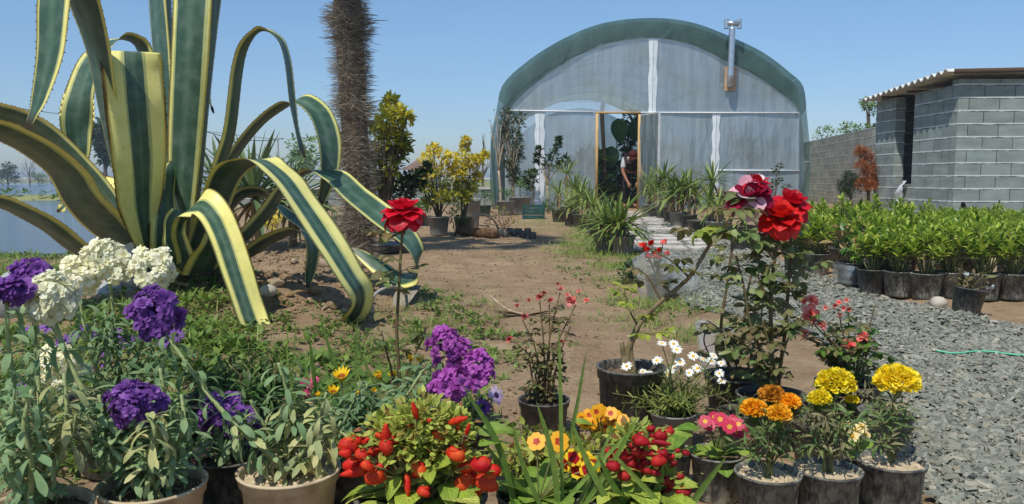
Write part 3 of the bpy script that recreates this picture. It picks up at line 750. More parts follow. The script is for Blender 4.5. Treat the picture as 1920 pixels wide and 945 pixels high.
BARKL = solid('bark_pale', srgb(186, 168, 140), srgb(150, 132, 108), 30, .85, .15, .3, .004, stretch=(1, 1, .3))
q = random.Random(5)
shrub('indoor_shrub', 'dense dark green plants massed low behind the greenhouse doorway', 'plant', (2.95, 22.0, 0), 1.2, [(q.uniform(-.9, .5), q.uniform(-.4, .6), q.uniform(.2, 1.1), q.uniform(.18, .3)) for _ in range(16)], 38, LA2, .22, DKL, BARK, 5, 3)
shrub('indoor_shrub', 'dark vine with small leaves climbing at the right of the greenhouse doorway', 'plant', (3.25, 21.8, 0), 2.6, [(q.uniform(-.1, .2), q.uniform(-.2, .2), z, .2) for z in (1.3, 1.6, 1.8, 2.0, 2.2, 2.4)], 40, OV2, .15, DKL, BARK, 2, 4)
mb = MB(); tube(mb, spline([pix(1128, 395, 21), pix(1134, 320, 21), pix(1131, 260, 21), pix(1129, 216, 21.2), pix(1131, 190, 21.2)], 14), .055, 7); tag(mb.build('indoor_tree', BARK), 'slender bare brown trunk standing just inside the greenhouse doorway', 'tree trunk')
# bench with white pots and a heater seen dimly through the film
bt = thing('bench', 'long bench dimly seen through the film at the right of the greenhouse', 'bench', (5.9, 22.5, 0))
a, b = pix(1395, 316, 22.5), pix(1490, 316, 22.5)
mb = MB(); box(mb, (a.x, 22.2, a.z - .06), (b.x + .2, 22.9, a.z)); mb.build('bench_top', WHITEP, bt, smooth=False)
for x in (a.x + .1, b.x):
    mb = MB(); bar(mb, (x, 22.5, 0), (x, 22.5, a.z - .06), .06); mb.build('leg', WHITEP, bt)
for i in range(5):
    x = a.x + .75 + i * .24; mb = MB(); lathe(mb, [(.06, 0), (.085, .17), (.095, .17), (.095, .2), (.08, .2)], 14, (x, 22.35, a.z), closed=True)
    tag(mb.build('white_pot', solid('white_plastic', (.85, .85, .82, 1), None, bmp=0)), 'white flower pot in a row on the bench inside the greenhouse film', 'pot', 'white pots on the greenhouse bench')
mb = MB(); lathe(mb, [(.16, 0), (.17, .25), (.17, .3), (.1, .36)], 18, (pix(1415, 316, 22.4).x, 22.4, a.z), closed=True)
tag(mb.build('tan_drum', solid('tan_drum', (.5, .38, .28, 1), (.42, .32, .24, 1), 8, .3, .5, .05)), 'round tan drum standing on the bench behind the greenhouse film', 'drum')
shrub('indoor_shrub', 'pale green leafy plant on the bench behind the greenhouse film', 'plant', (6.6, 22.6, a.z), .6, [(0, 0, .35, .2), (.1, 0, .55, .2), (-.1, .1, .6, .15)], 40, OV2, .2, leafmat('pale_leaf', [srgb(90, 120, 60), srgb(120, 150, 80)], .5, .3), BARK, 2, 8)
shrub('indoor_shrub', 'broad leaved green plant behind the film left of the greenhouse doorway', 'plant', (2.0, 21.2, 0), 1.5, [(0, 0, .9, .25), (.15, 0, 1.2, .25), (-.15, .1, 1.1, .2), (-.5, .1, .6, .3), (.3, 0, .5, .3)], 40, OV2, .34, leafmat('pale_leaf', []), BARK, 2, 9)
shrub('indoor_shrub', 'dark green potted plants behind the film right of the greenhouse doorway', 'plant', (4.6, 22.6, 0), .9, [(q.uniform(-.8, 1.2), q.uniform(-.3, .4), q.uniform(.2, .7), .25) for _ in range(12)], 40, LA2, .25, DKL, BARK, 5, 10)

# ------------------------------------------------------------------ the person bending in the doorway
def skin_body(name, nodes, edges, mat, parent, sub=2):
    me = bpy.data.meshes.new(name); o_ = Vector((0, 0, 0)); p = parent
    while p is not None: o_ += p.location; p = p.parent
    keys = list(nodes); me.from_pydata([Vector(nodes[k][0]) - o_ for k in keys], [(keys.index(a), keys.index(b)) for a, b in edges], [])
    o = bpy.data.objects.new(name, me); COL.objects.link(o); o.parent = parent
    md = o.modifiers.new('skin', 'SKIN'); md.use_smooth_shade = True
    for i, k in enumerate(keys):
        rr_ = nodes[k][1]; rr_ = rr_ if isinstance(rr_, tuple) else (rr_, rr_)
        me.skin_vertices[0].data[i].radius = rr_; me.skin_vertices[0].data[i].use_root = (i == 0)
    sb = o.modifiers.new('sub', 'SUBSURF'); sb.levels = sub; sb.render_levels = sub
    me.materials.append(mat); return o
PX, PY = pix(1184, 330, 20.0).x, 20.0
pe = thing('person', 'person bending in the greenhouse doorway in a cap, dark vest and grey shirt', 'person', (PX, PY + .25, 0))
SKIN = solid('skin', srgb(150, 104, 80), srgb(136, 92, 70), 10, .55, .35, .05)
SHIRT = solid('grey_shirt', srgb(196, 198, 200), srgb(168, 172, 176), 30, .85, .15, .2)
VEST = solid('dark_vest', srgb(60, 54, 58), srgb(44, 40, 44), 20, .85, .15, .2)
TROU = solid('dark_trousers', srgb(44, 38, 40), srgb(34, 30, 32), 20, .85, .15, .2)
def pp(dx, dy, z): return (PX + dx, PY + dy, z)
body = {'pel': (pp(.02, .36, .92), (.16, .13)), 'wai': (pp(.02, .22, 1.06), (.15, .12)), 'che': (pp(.0, .02, 1.2), (.18, .13)), 'nek': (pp(-.0, -.14, 1.27), .06), 'hea': (pp(0, -.22, 1.29), .085), 'top': (pp(0, -.25, 1.37), .085),
        'ls': (pp(-.19, -.02, 1.22), .065), 'le': (pp(-.24, -.08, .95), .05), 'lw': (pp(-.15, -.2, .72), .036), 'lh': (pp(-.1, -.26, .63), (.04, .022)),
        'rs': (pp(.19, -.02, 1.22), .065), 're': (pp(.24, -.06, .95), .05), 'rw': (pp(.16, -.2, .72), .036), 'rh': (pp(.1, -.26, .64), (.04, .022)),
        'lk': (pp(-.12, .22, .5), .075), 'la': (pp(-.12, .34, .09), .05), 'lf': (pp(-.13, .16, .045), (.05, .04)), 'lth': (pp(-.11, .36, .84), .11),
        'rk': (pp(.14, .22, .5), .075), 'ra': (pp(.14, .34, .09), .05), 'rf': (pp(.15, .16, .045), (.05, .04)), 'rth': (pp(.13, .36, .84), .11)}
for s, h in ((-1, 'lh'), (1, 'rh')):
    hx, hy, hz = body[h][0]
    for i in range(4):
        body[h + str(i)] = ((hx - s * .03 + s * .018 * i, hy - .03, hz - .055 - .004 * (i in (1, 2))), .009); body[h + 'e' + str(i)] = ((hx - s * .03 + s * .018 * i + .004, hy - .02, hz - .095 - .006 * (i in (1, 2))), .008)
    body[h + 't'] = ((hx - s * .05, hy - .03, hz - .04), .01)
ed = [('pel', 'wai'), ('wai', 'che'), ('che', 'nek'), ('nek', 'hea'), ('hea', 'top'), ('che', 'ls'), ('ls', 'le'), ('le', 'lw'), ('lw', 'lh'), ('che', 'rs'), ('rs', 're'), ('re', 'rw'), ('rw', 'rh'), ('pel', 'lth'), ('lth', 'lk'), ('lk', 'la'), ('la', 'lf'), ('pel', 'rth'), ('rth', 'rk'), ('rk', 'ra'), ('ra', 'rf')]
for h in ('lh', 'rh'):
    for i in range(4): ed += [(h, h + str(i)), (h + str(i), h + 'e' + str(i))]
    ed.append((h, h + 't'))
skin_body('body', body, ed, SKIN, pe)
sc_ = lambda k, f: (body[k][0], tuple(np.array(body[k][1] if isinstance(body[k][1], tuple) else (body[k][1],) * 2) * f))
skin_body('shirt', {'che': sc_('che', 1.06), 'wai': sc_('wai', 1.08), 'nek': (pp(0, -.07, 1.255), (.1, .08)), 'ls': sc_('ls', 1.35), 'le': (pp(-.232, -.07, 1.0), .068), 'rs': sc_('rs', 1.35), 're': (pp(.232, -.06, 1.0), .068)},
          [('che', 'wai'), ('che', 'nek'), ('che', 'ls'), ('ls', 'le'), ('che', 'rs'), ('rs', 're')], SHIRT, pe)
skin_body('vest', {'che': sc_('che', 1.16), 'wai': sc_('wai', 1.2), 'nek': (pp(0, -.09, 1.25), (.11, .09)), 'pel': (pp(.02, .3, .99), (.18, .15))}, [('che', 'wai'), ('che', 'nek'), ('wai', 'pel')], VEST, pe)
skin_body('trousers', {k: sc_(k, 1.13) for k in ('pel', 'lth', 'lk', 'la', 'rth', 'rk', 'ra')}, [('pel', 'lth'), ('lth', 'lk'), ('lk', 'la'), ('pel', 'rth'), ('rth', 'rk'), ('rk', 'ra')], TROU, pe)
# head bowed forward: cap, and the face below it
fx, fy, fz = pp(0, -.235, 1.325)
tilt = Matrix.Rotation(math.radians(38), 3, 'X')
mb = MB(); lathe(mb, [(.104, -.01), (.108, .02), (.1, .06), (.075, .095), (.03, .112), (0.002, .115)], 20, (fx, fy, fz + .02), 0, tilt)
V = []; 
for i in range(9):
    a = -PI / 2 + (i - 4) * .2
    for r_ in (.1, .175 - .012 * abs(i - 4) * .8): V.append(np.array((fx, fy, fz + .02)) + np.array(tilt @ Vector((r_ * math.cos(a), r_ * math.sin(a), .004))))
mb.add(V, [(2 * i, 2 * i + 1, 2 * i + 3, 2 * i + 2) for i in range(8)]); mb.build('cap', solid('dark_red_cap', srgb(86, 34, 36), srgb(64, 28, 30), 20, .85, .15, .1), pe)
mb = MB(); H = np.array((fx, fy, fz))
mb.inst(ICO2, np.array([np.array(tilt)]), [H + np.array(tilt @ Vector((0, -.098, -.03)))], [(.014, .022, .026)])
for s in (-1, 1):
    mb.inst(ICO1, np.array([np.array(tilt)]), [H + np.array(tilt @ Vector((s * .035, -.086, -.008)))], [(.014, .008, .008)], 1); mb.inst(ICO1, np.array([np.array(tilt)]), [H + np.array(tilt @ Vector((s * .09, 0, -.02)))], [(.012, .02, .03)])
mb.inst(ICO1, np.array([np.array(tilt)]), [H + np.array(tilt @ Vector((0, -.088, -.075)))], [(.026, .008, .007)], 2)
mb.build('face', [SKIN, solid('eye_dark', (.03, .02, .02, 1), None, bmp=0), solid('lip', srgb(130, 70, 64), None, bmp=0)], pe)

# ================================================================== far things
FARL = [leafmat('far_dark', [srgb(52, 74, 46), srgb(74, 98, 62)], .7, .2), leafmat('far_mid', [srgb(112, 140, 80), srgb(146, 168, 104)], .7, .25), leafmat('far_pale', [srgb(140, 150, 112), srgb(160, 168, 132)], .7, .25)]
def fartree(px, pytop, pybase, wpx, Y, kind, label, seed, dens=1.0, bare=False, lsz=.09, nb=8, group='trees across the water'):
    b = pix(px, pybase, Y); b.z = max(b.z, -.05) if b.z < .6 else 0; top = pix(px, pytop, Y).z; h = top; rad = wpx * ppm(Y) / 2
    b.z = gzf(b.x, b.y) - .02; t = thing('far_tree', label, 'tree', b, group); r = np.random.RandomState(seed); q = random.Random(seed)
    mb = MB(); tube(mb, spline([b, b + Vector((q.uniform(-.1, .1) * rad, 0, h * .4)), b + Vector((q.uniform(-.1, .1) * rad, 0, h * .85))], 8), np.linspace(h * .03, h * .008, 8), 6)
    ends = []
    for i in range(9):
        z = h * q.uniform(.3, .95); a = q.uniform(0, 2 * PI); rr_ = rad * q.uniform(.4, .95) * math.sqrt(max(.1, 1 - ((z / h - .6) / .45) ** 2)); e = b + Vector((math.cos(a) * rr_, math.sin(a) * rr_, z)); ends.append(e)
        tube(mb, spline([b + Vector((0, 0, z * .55)), (b + Vector((0, 0, z * .75))).lerp(e, .5), e], 5), np.linspace(h * .013, h * .003, 5), 4)
        if bare:
            for _ in range(7): tube(mb, [e.lerp(b + Vector((0, 0, z * .6)), q.uniform(0, .6)), e + Vector((q.uniform(-.3, .3) * rad, q.uniform(-.3, .3) * rad, q.uniform(.05, .3) * h))], [h * .004, h * .001], 3)
    mb.build('trunk', BARK, t)
    if not bare:
        mb = MB(); bush(mb, ends + [b + Vector((q.uniform(-.5, .5) * rad, q.uniform(-.5, .5) * rad, h * q.uniform(.4, .92))) for _ in range(nb)], int(46 * dens), rad * (.42 if nb == 8 else .26), OV2, h * lsz, r); mb.build('crown', FARL[kind], t)
fartree(15, 303, 330, 44, 110, 0, 'round dark tree at the far left bank across the water', 1, 1.6)
fartree(54, 296, 330, 34, 110, 0, 'bare leafless tree beside the round dark tree across the water', 2, bare=True)
fartree(72, 318, 330, 26, 115, 1, 'small green tree under the bare tree across the water', 3)
fartree(96, 320, 331, 40, 130, 2, 'pale scrubby tree on the far bank left of the drooping agave leaf', 4, .6)
fartree(128, 322, 331, 30, 130, 2, 'pale low tree on the far bank behind the drooping agave leaf', 14, .6)
fartree(190, 316, 330, 22, 100, 0, 'small dark bush on the far bank between two agave leaves', 5)
fartree(197, 205, 332, 40, 60, 0, 'tall dark tree seen between the agave leaves on the left', 6, .8)
fartree(565, 262, 340, 62, 58, 1, 'soft green tree beyond the low wall between agave and palm', 7, 1.2, group=None)
fartree(375, 262, 340, 24, 70, 0, 'thin leafless tree beyond the low wall beside the agave', 8, bare=True, group=None)
fartree(905, 262, 345, 40, 40, 0, 'thin leafless tree behind the yellow bushes', 9, bare=True, group=None)
for i, (px, pt, Y, wd, kd, lb) in enumerate([(1545, 232, 31, 60, 1, 'loose green tree behind the boundary wall next to the greenhouse'), (1590, 222, 30, 60, 1, 'mid green tree above the middle of the boundary wall'), (1626, 176, 29, 52, 1, 'tallest light green tree above the boundary wall beside the shed roof'), (1655, 200, 30, 50, 0, 'green tree behind the boundary wall where it meets the shed')]):
    fartree(px, pt, 335, wd, Y, kd, lb, 20 + i, .8, lsz=.034, nb=16, group='trees behind the boundary wall')
# house
hb = thing('house', 'distant pale house with a brown roof and one small window behind the yellow bushes', 'house', (pix(785, 340, 60).x, 60, 0))
a, b = pix(768, 318, 60), pix(812, 335, 60)
mb = MB(); box(mb, (a.x, 60, 0), (b.x, 65, a.z)); mb.build('wall', solid('render_wall', (.62, .6, .56, 1), (.52, .5, .47, 1), .6, .9, .1, .05), hb, smooth=False)
mb = MB(); x0, x1, z0 = a.x - .5, b.x + .4, a.z; mb.add([(x0, 59.4, z0), (x1, 59.4, z0), (x1, 65.6, z0), (x0, 65.6, z0), (x0 + .7, 62.4, z0 + .75), (x1 - .8, 62.4, z0 + .75)], [(0, 1, 5, 4), (2, 3, 4, 5), (1, 2, 5), (3, 0, 4), (3, 2, 1, 0)]); mb.build('roof', solid('brown_roof', srgb(128, 104, 90), srgb(104, 84, 74), 3, .9, .1), hb, smooth=False)
a, b = pix(784, 324, 59.98), pix(791, 335, 59.98); mb = MB(); box(mb, (a.x, 59.93, b.z), (b.x, 59.97, a.z)); wf = mb.build('window', solid('glass_dark', srgb(80, 110, 140), None, bmp=0, rough=.1), hb, smooth=False)
mb = MB(); box(mb, (a.x - .06, 59.9, a.z + .005), (b.x + .06, 59.96, a.z + .08)); mb.build('frame', WHITEP, wf, smooth=False)
# utility pole and its line
po = pix(522, 330, 45); up = thing('utility_pole', 'thin grey utility pole standing beyond the agave leaves', 'pole', (po.x, 45, 0))
mb = MB(); tube(mb, [(po.x, 45, 0), (po.x, 45, pix(522, 256, 45).z)], [.09, .065], 8); mb.build('shaft', solid('pole_grey', (.28, .28, .27, 1), None, bmp=.1), up)
mb = MB(); z = pix(522, 260, 45).z; bar(mb, (po.x - .35, 45, z), (po.x + .35, 45, z), .07); mb.build('cross_arm', MATS['pole_grey'], up)
for i, (a, b, c) in enumerate(((pix(-120, 177, 30), pix(130, 216, 34), pix(522, 262, 45)), (pix(370, 243, 44), pix(450, 262, 44.5), pix(522, 263, 45)))):
    mb = MB(); tube(mb, spline([a, b, c], 30), .012 if i == 0 else .02, 4); tag(mb.build('power_line', solid('black_cable', (.03, .03, .035, 1), None, bmp=0)), ('long dark cable sagging from the upper left to the utility pole', 'short cable reaching the utility pole from behind the agave stem')[i], 'cable')
# ================================================================== pots
BLK = potmat('black_plastic', (.018, .019, .02, 1), srgb(150, 142, 126), .5, .38)
BLKD = potmat('dusty_black_plastic', (.030, .031, .031, 1), srgb(160, 158, 142), .95, .5)
GRYP = potmat('grey_plastic', srgb(118, 116, 112), srgb(160, 152, 138), .6, .55)
BEIGE = solid('beige_pot', srgb(198, 182, 150), srgb(156, 136, 108), 16, .8, .25, .3, .003)
SOIL = solid('potting_soil', srgb(128, 108, 86), srgb(84, 70, 56), 60, .95, .1, .8, .01)
SOILP = solid('pale_dry_soil', srgb(206, 190, 160), srgb(168, 148, 118), 50, .95, .1, .8, .01)
SOILD = solid('dark_soil', srgb(86, 72, 60), srgb(54, 46, 38), 60, .95, .1, .8, .01)
def potmesh(mb, dia, h, n=28, taper=.76, lip=.07, fill=.14, rimh=.16, ridge=False, R=None, c=(0, 0, 0)):
    r = dia / 2; b = r * taper; lw = r * lip
    zr = h * (1 - rimh)
    rr_ = lambda z: b + (r - lw - b) * z / h
    P = [(0.001, .004), (b * .94, .003), (b, .012 * h / .15)]
    if ridge: P += [(rr_(h * .25) , h * .25), (rr_(h * .26) + .0015, h * .265), (rr_(h * .28), h * .28)]
    P += [(rr_(zr), zr), (rr_(zr) + lw * .75, zr + .002), (r - lw * .35, h * .965), (r, h * .972), (r, h), (r - lw * .8, h + .001), (r - lw * 1.25, h * .97), (rr_(h * (1 - fill)) - .003, h * (1 - fill) - .004)]
    lathe(mb, P, n, c, 0, R)
def pot(t, loc, dia, h, mat=None, soil=None, n=28, taper=.76, fill=.14, tilt=None, seed=0, rimh=.16):
    loc = Vector(loc); R = tilt
    mb = MB(); potmesh(mb, dia, h, n, taper, fill=fill, R=R, c=loc, rimh=rimh); p = mb.build('pot', mat or BLK, t)
    mb = MB(); q = np.random.RandomState(seed); V = [(0, 0, h * (1 - fill) + .006)]; k = 20
    rs = dia / 2 * (taper + (1 - taper - .07) * (1 - fill)) - .001
    for j in range(1, 6):
        for i in range(k):
            a = 2 * PI * i / k; V.append((rs * j / 5 * math.cos(a), rs * j / 5 * math.sin(a), h * (1 - fill) + q.uniform(-.0, .009) * (j < 5)))
    V = np.array(V)
    if R is not None: V = V @ np.array(R).T
    Fs = [(0, 1 + i, 1 + (i + 1) % k) for i in range(k)] + [(1 + j * k + i, 1 + (j + 1) * k + i, 1 + (j + 1) * k + (i + 1) % k, 1 + j * k + (i + 1) % k) for j in range(4) for i in range(k)]
    mb.add(V + np.array(loc), Fs)
    cr = rockT(seed + 50); K = 60; a = q.uniform(0, 2 * PI, K); rr_ = rs * np.sqrt(q.uniform(0, .9, K)); S = q.uniform(.02, .06, K) * dia / 2 * 1.1
    T = np.stack([rr_ * np.cos(a), rr_ * np.sin(a), np.full(K, h * (1 - fill) + .004)], 1)
    if R is not None: T = T @ np.array(R).T
    mb.inst(cr, rots(q, K), T + np.array(loc), S); mb.build('soil', soil or SOIL, t)
    return loc + (Vector(R @ Vector((0, 0, h * (1 - fill)))) if R is not None else Vector((0, 0, h * (1 - fill))))
def potpx(px, py, wpx, h):
    """pot standing on the ground whose rim shows round this pixel -> place and true width"""
    p = gnd(px, py, h)
    for _ in range(4): p = gnd(px, py, h + gzf(p.x, p.y))
    k = p.y / (CT + (472.5 - py) / F * ST)
    return Vector((p.x, p.y, gzf(p.x, p.y))), wpx * k / F

# ================================================================== palm
PBX = pix(676, 470, 7.6); PB = Vector((PBX.x, 7.6, 0)); PB.z = gzf(PB.x, PB.y) - .03
pt = thing('palm_tree', 'shaggy fibre covered palm trunk rising beside the variegated agave', 'tree', PB)
pc = spline([PB, pix(670, 330, 7.6), pix(660, 150, 7.6), pix(652, 0, 7.6), pix(645, -160, 7.6), pix(641, -250, 7.6)], 40)
pr = np.interp(np.linspace(0, 1, 40), [0, .05, .3, .7, .9, 1], [.15, .125, .122, .128, .13, .10])
mb = MB(); tube(mb, pc, pr, 18, wob=.05); mb.build('trunk', solid('palm_bark', srgb(112, 98, 82), srgb(66, 56, 46), 14, .95, .1, .6, .02, stretch=(1, 1, 2)), pt)
r = np.random.RandomState(8); mb = MB()
fib = leaf(.032, 8, .1, 2.3, 'sword', 2, .3, 3); fib2 = leaf(.03, 8, .1, -1.9, 'sword', 2, .30, 4); boot = leaf(.32, 4, .35, .3, 'strap', 3)
K = 26000; tt = r.uniform(0, .97, K); band = np.clip(.5 + .5 * np.sin(tt * 62 + 1.6 * np.sin(tt * 17) + .8 * np.sin(tt * 9)) * (.45 + .55 * np.sin(tt * 23 + 1)), 0, 1); tt = np.clip(tt + .006 * (band - .5), 0, .97)
ii = tt * 39; i0 = ii.astype(int); f = (ii - i0)[:, None]; ctr = pc[i0] * (1 - f) + pc[i0 + 1] * f; rad = np.interp(ii, range(40), pr)
a = r.uniform(0, 2 * PI, K); O = np.stack([np.cos(a), np.sin(a), np.zeros(K)], 1); tang = np.stack([-np.sin(a), np.cos(a), np.zeros(K)], 1)
D = nrm(O * r.uniform(.05, .62, (K, 1)) + tang * np.where(r.uniform(0, 1, (K, 1)) < .5, -1, 1) * r.uniform(.4, 1.1, (K, 1)) + np.array([0, 0, 1]) * r.normal(-.2, .5, (K, 1)))
band = np.clip(band + .35 * np.sin(a * 3 + tt * 40) * np.sin(a * 2 - tt * 55), 0, 1.2)
S = r.uniform(.06, .14, K) * (.5 + .85 * band); S[r.uniform(0, 1, K) < .05] *= 1.6
T = ctr + O * (rad * (.93 + .13 * band) * r.uniform(.9, 1.15, K))[:, None]
hf = r.uniform(0, 1, K) < .5
mb.inst(fib, frames(D[hf], O[hf]), T[hf], S[hf]); mb.inst(fib2, frames(D[~hf], O[~hf]), T[~hf], S[~hf])
mb.build('trunk_fibre', leafmat('palm_fibre', [srgb(128, 116, 104), srgb(158, 146, 130), srgb(186, 174, 156), srgb(104, 94, 84), srgb(146, 134, 118)], .9, .3, .15), pt)
K = 60; tt = r.uniform(.03, .96, K) * 39; i0 = tt.astype(int); ctr = pc[i0]; a = r.uniform(0, 2 * PI, K); O = np.stack([np.cos(a), np.sin(a), np.zeros(K)], 1); BOOT = leafmat('boot', [srgb(120, 102, 84), srgb(92, 78, 64)], .9, 0)
for j in range(K):
    mb = MB(); mb.inst(boot, frames(nrm(O[j:j + 1] * .55 + np.array([0, 0, 1.])), O[j:j + 1]), ctr[j:j + 1] + O[j:j + 1] * (pr[i0[j]] * .95), [r.uniform(.07, .13)]); mb.build('leaf_base', BOOT, pt)
topc = Vector(pc[-1]); fanT = leaf(.075, 4, .4, .35, 'sword', 3)
PALML = leafmat('palm_leaf', [srgb(52, 84, 44), srgb(72, 104, 54)], .5, .25)
for i in range(20):
    a = i * 2.399; el = .9 - 1.3 * (i / 20); d = Vector((math.cos(a) * math.cos(el), math.sin(a) * math.cos(el), math.sin(el))); e = topc + d * .75
    mb = MB(); tube(mb, spline([topc, topc + d * .4, e], 6), [.016, .012, .009, .009, .008, .008], 5)
    side = d.cross(Vector((0, 0, 1))).normalized(); th = np.linspace(-1.7, 1.7, 26)
    D = np.array([np.array(d) * math.cos(x) + np.array(side) * math.sin(x) for x in th]); up = np.array(side.cross(d))
    mb.inst(fanT, frames(D, np.tile(up, (26, 1))), np.tile(np.array(e), (26, 1)), .5 * (1 - .25 * (th / 1.7) ** 2)); mb.build('frond', PALML, pt)

# ================================================================== yuccas along the path
YUC = leafmat('yucca_leaf', [srgb(86, 112, 50), srgb(118, 142, 66), srgb(150, 164, 84), srgb(102, 126, 54)], .42, .25, .4)
YUCD = leafmat('yucca_dry', [srgb(160, 136, 96), srgb(128, 106, 74)], .8, .2)
swordT = [leaf(.085, 7, .35, c, 'sword', 3) for c in (.15, .5, .95, 1.4)]
def yucca_head(mb, mbd, c, L, n, r, lo=-.25, nd=10):
    c = np.array(c)
    z = np.linspace(1, lo, n) + r.uniform(-.08, .08, n); z = np.clip(z, -.4, .99); a = np.arange(n) * 2.399 + r.uniform(0, .4, n)
    q = np.sqrt(1 - z * z); D = np.stack([q * np.cos(a), q * np.sin(a), z * .95 + .12], 1); S = L * r.uniform(.75, 1.1, n) * (1 - .25 * np.maximum(z, 0) ** 4)
    for k in range(4):
        s = np.clip(((1 - z) * 2.2 + r.uniform(-.5, .8, n)).astype(int), 0, 3) == k
        mb.inst(swordT[k], frames(D[s], np.tile([0, 0, 1.], (s.sum(), 1)) + rand_dirs(r, s.sum()) * .15), c + D[s] * .015, S[s])
    if nd:
        z = r.uniform(-.95, -.3, nd); a = r.uniform(0, 6.28, nd); q = np.sqrt(1 - z * z); D = np.stack([q * np.cos(a), q * np.sin(a), z], 1)
        mbd.inst(swordT[1], frames(D, np.tile([0, 0, 1.], (nd, 1))), np.tile(c, (nd, 1)) - np.array([0, 0, .03]), L * r.uniform(.4, .7, nd))
CANE = solid('yucca_cane', srgb(176, 154, 122), srgb(128, 108, 84), 30, .9, .15, .5, .005, stretch=(1, 1, 3))
def yucca(loc, dia, h, heads, L, label, seed, pm=None, n=34, group='yuccas along the path'):
    """heads: [(dx, dy, cane height)]"""
    r = np.random.RandomState(seed); t = thing('potted_yucca', label, 'potted plant', loc, group)
    s = pot(t, loc, dia, h, pm or BLK, SOIL, 24, seed=seed); mb = MB(); md = MB(); mc = MB()
    for dx, dy, hc in heads:
        e = s + Vector((dx, dy, hc)); mcx = MB(); tube(mcx, spline([s + Vector((dx * .5, dy * .5, -.02)), s + Vector((dx * .9, dy * .9, hc * .5)), e], 8), np.linspace(.028, .022, 8), 7, wob=.12); mcx.build('cane', CANE, t)
        yucca_head(mb, md, e, L, n, r)
    mb.build('leaves', YUC, t); md.build('dry_leaves', YUCD, t); return t
def og(px, py): return onground(px, py)
for i, (px, py, d, h, heads, L, pm, lb) in enumerate([
    (1168, 478, .25, .19, [(0, 0, .1), (-.06, .03, .16)], .44, GRYP, 'nearest bushy yucca in a dark grey pot left of the white path'),
    (1133, 472, .24, .19, [(0, 0, .12), (.03, -.02, .06)], .40, GRYP, 'yucca in a dark pot pressed against the nearest yucca, on its left'),
    (1112, 438, .24, .2, [(0, 0, .2)], .40, GRYP, 'third yucca back in the row left of the path, in a small grey pot'),
    (1100, 431, .24, .2, [(0, 0, .26)], .38, BLK, 'fourth yucca back in the row left of the path, black pot'),
    (1088, 426, .25, .2, [(0, 0, .3)], .40, BLK, 'fifth yucca in the left row with a low wide black pot'),
    (1077, 420, .28, .2, [(0, 0, .42), (.06, 0, .3)], .42, BLK, 'taller two headed yucca near the far end of the left row'),
    (1062, 411, .3, .24, [(0, 0, .62)], .44, GRYP, 'tallest yucca on a bare cane at the far end of the left row')]):
    yucca(og(px, py), d, h, heads, L, lb, 30 + i, pm)
for i, (px, py, d, h, heads, L, pm, lb) in enumerate([
    (1216, 406, .3, .24, [(0, 0, .45), (.05, 0, .25)], .44, GRYP, 'farthest yucca beside the open greenhouse door, grey pot'),
    (1244, 413, .3, .24, [(0, 0, .55), (-.1, 0, .4)], .48, BLK, 'yucca on two pale canes second from the greenhouse door'),
    (1272, 428, .3, .25, [(0, 0, .32), (.08, .03, .36), (-.1, .05, .3)], .46, GRYP, 'big many headed yucca in a grey pot right of the white path'),
    (1312, 441, .36, .2, [(.12, 0, .25)], .42, BLK, 'yucca in a low wide black tub right of the white path'),
    (1345, 452, .3, .24, [(0, 0, .2)], .36, GRYP, 'yucca in a grey pot just behind the rose stems'),
    (1392, 470, .3, .26, [(0, 0, .1)], .34, BLK, 'low yucca in a black pot hidden behind the rose leaves')]):
    yucca(og(px, py), d, h, heads, L, lb, 50 + i, pm)
REDL = leafmat('reddish_leaf', [srgb(150, 96, 80), srgb(120, 84, 62), srgb(110, 110, 66)], .6, .25)
for i, (px, py, d, h, heads, L, pm, lb) in enumerate([
    (1048, 416, .28, .22, [(0, 0, .3)], .42, BLK, 'yucca at the left rear of the left row, near the crate'),
    (1070, 424, .24, .2, [(0, 0, .12)], .36, BLK, 'small stemless yucca in the left row, nearer than the tallest one'),
    (1120, 446, .24, .18, [(0, 0, .06)], .34, BLK, 'low spreading yucca in a black pot behind the nearest pair'),
    (1230, 409, .28, .22, [(0, 0, .3)], .4, BLK, 'short yucca squeezed between the two nearest the greenhouse door'),
    (1258, 420, .28, .22, [(0, 0, .2)], .42, BLK, 'yucca left of the big many headed one, right of the path'),
    (1292, 430, .28, .22, [(0, 0, .42), (.1, 0, .28)], .46, BLK, 'yucca just right of the big many headed one'),
    (1334, 436, .3, .24, [(0, 0, .5)], .46, GRYP, 'tall single headed yucca behind the low wide black tub')]):
    yucca(og(px, py), d, h, heads, L, lb, 70 + i, pm)
# the clump of grey green sword leaves behind the agave
for i, (px, py, Y, L, n, hc, lb) in enumerate([(478, 420, 8.2, .95, 46, .55, 'spiky grey green yucca growing behind the agave'), (548, 428, 8.8, .8, 44, .5, 'second spiky yucca behind the agave, nearer the palm trunk'), (420, 415, 9.0, .85, 40, .55, 'spiky yucca partly hidden behind the upright agave leaves'), (622, 452, 8.4, .42, 46, .12, 'low blue green yucca tuft at the left foot of the palm trunk')]):
    b = onground(px, 335 + .75 * F / Y); t = thing('yucca', lb, 'plant', b, 'yuccas growing behind the agave'); r = np.random.RandomState(80 + i)
    mb = MB(); tube(mb, spline([b, b + Vector((.03, 0, hc * .5)), b + Vector((0, 0, hc))], 6), [.05, .045, .05, .045, .045, .04], 7, wob=.1); mb.build('cane', CANE, t)
    mb = MB(); md = MB(); yucca_head(mb, md, b + Vector((0, 0, hc)), L, n, r, -.1, 14); mb.build('leaves', leafmat('yucca_grey', [srgb(96, 118, 78), srgb(124, 142, 94), srgb(80, 104, 72)], .45, .2), t); md.build('dry_leaves', YUCD, t)

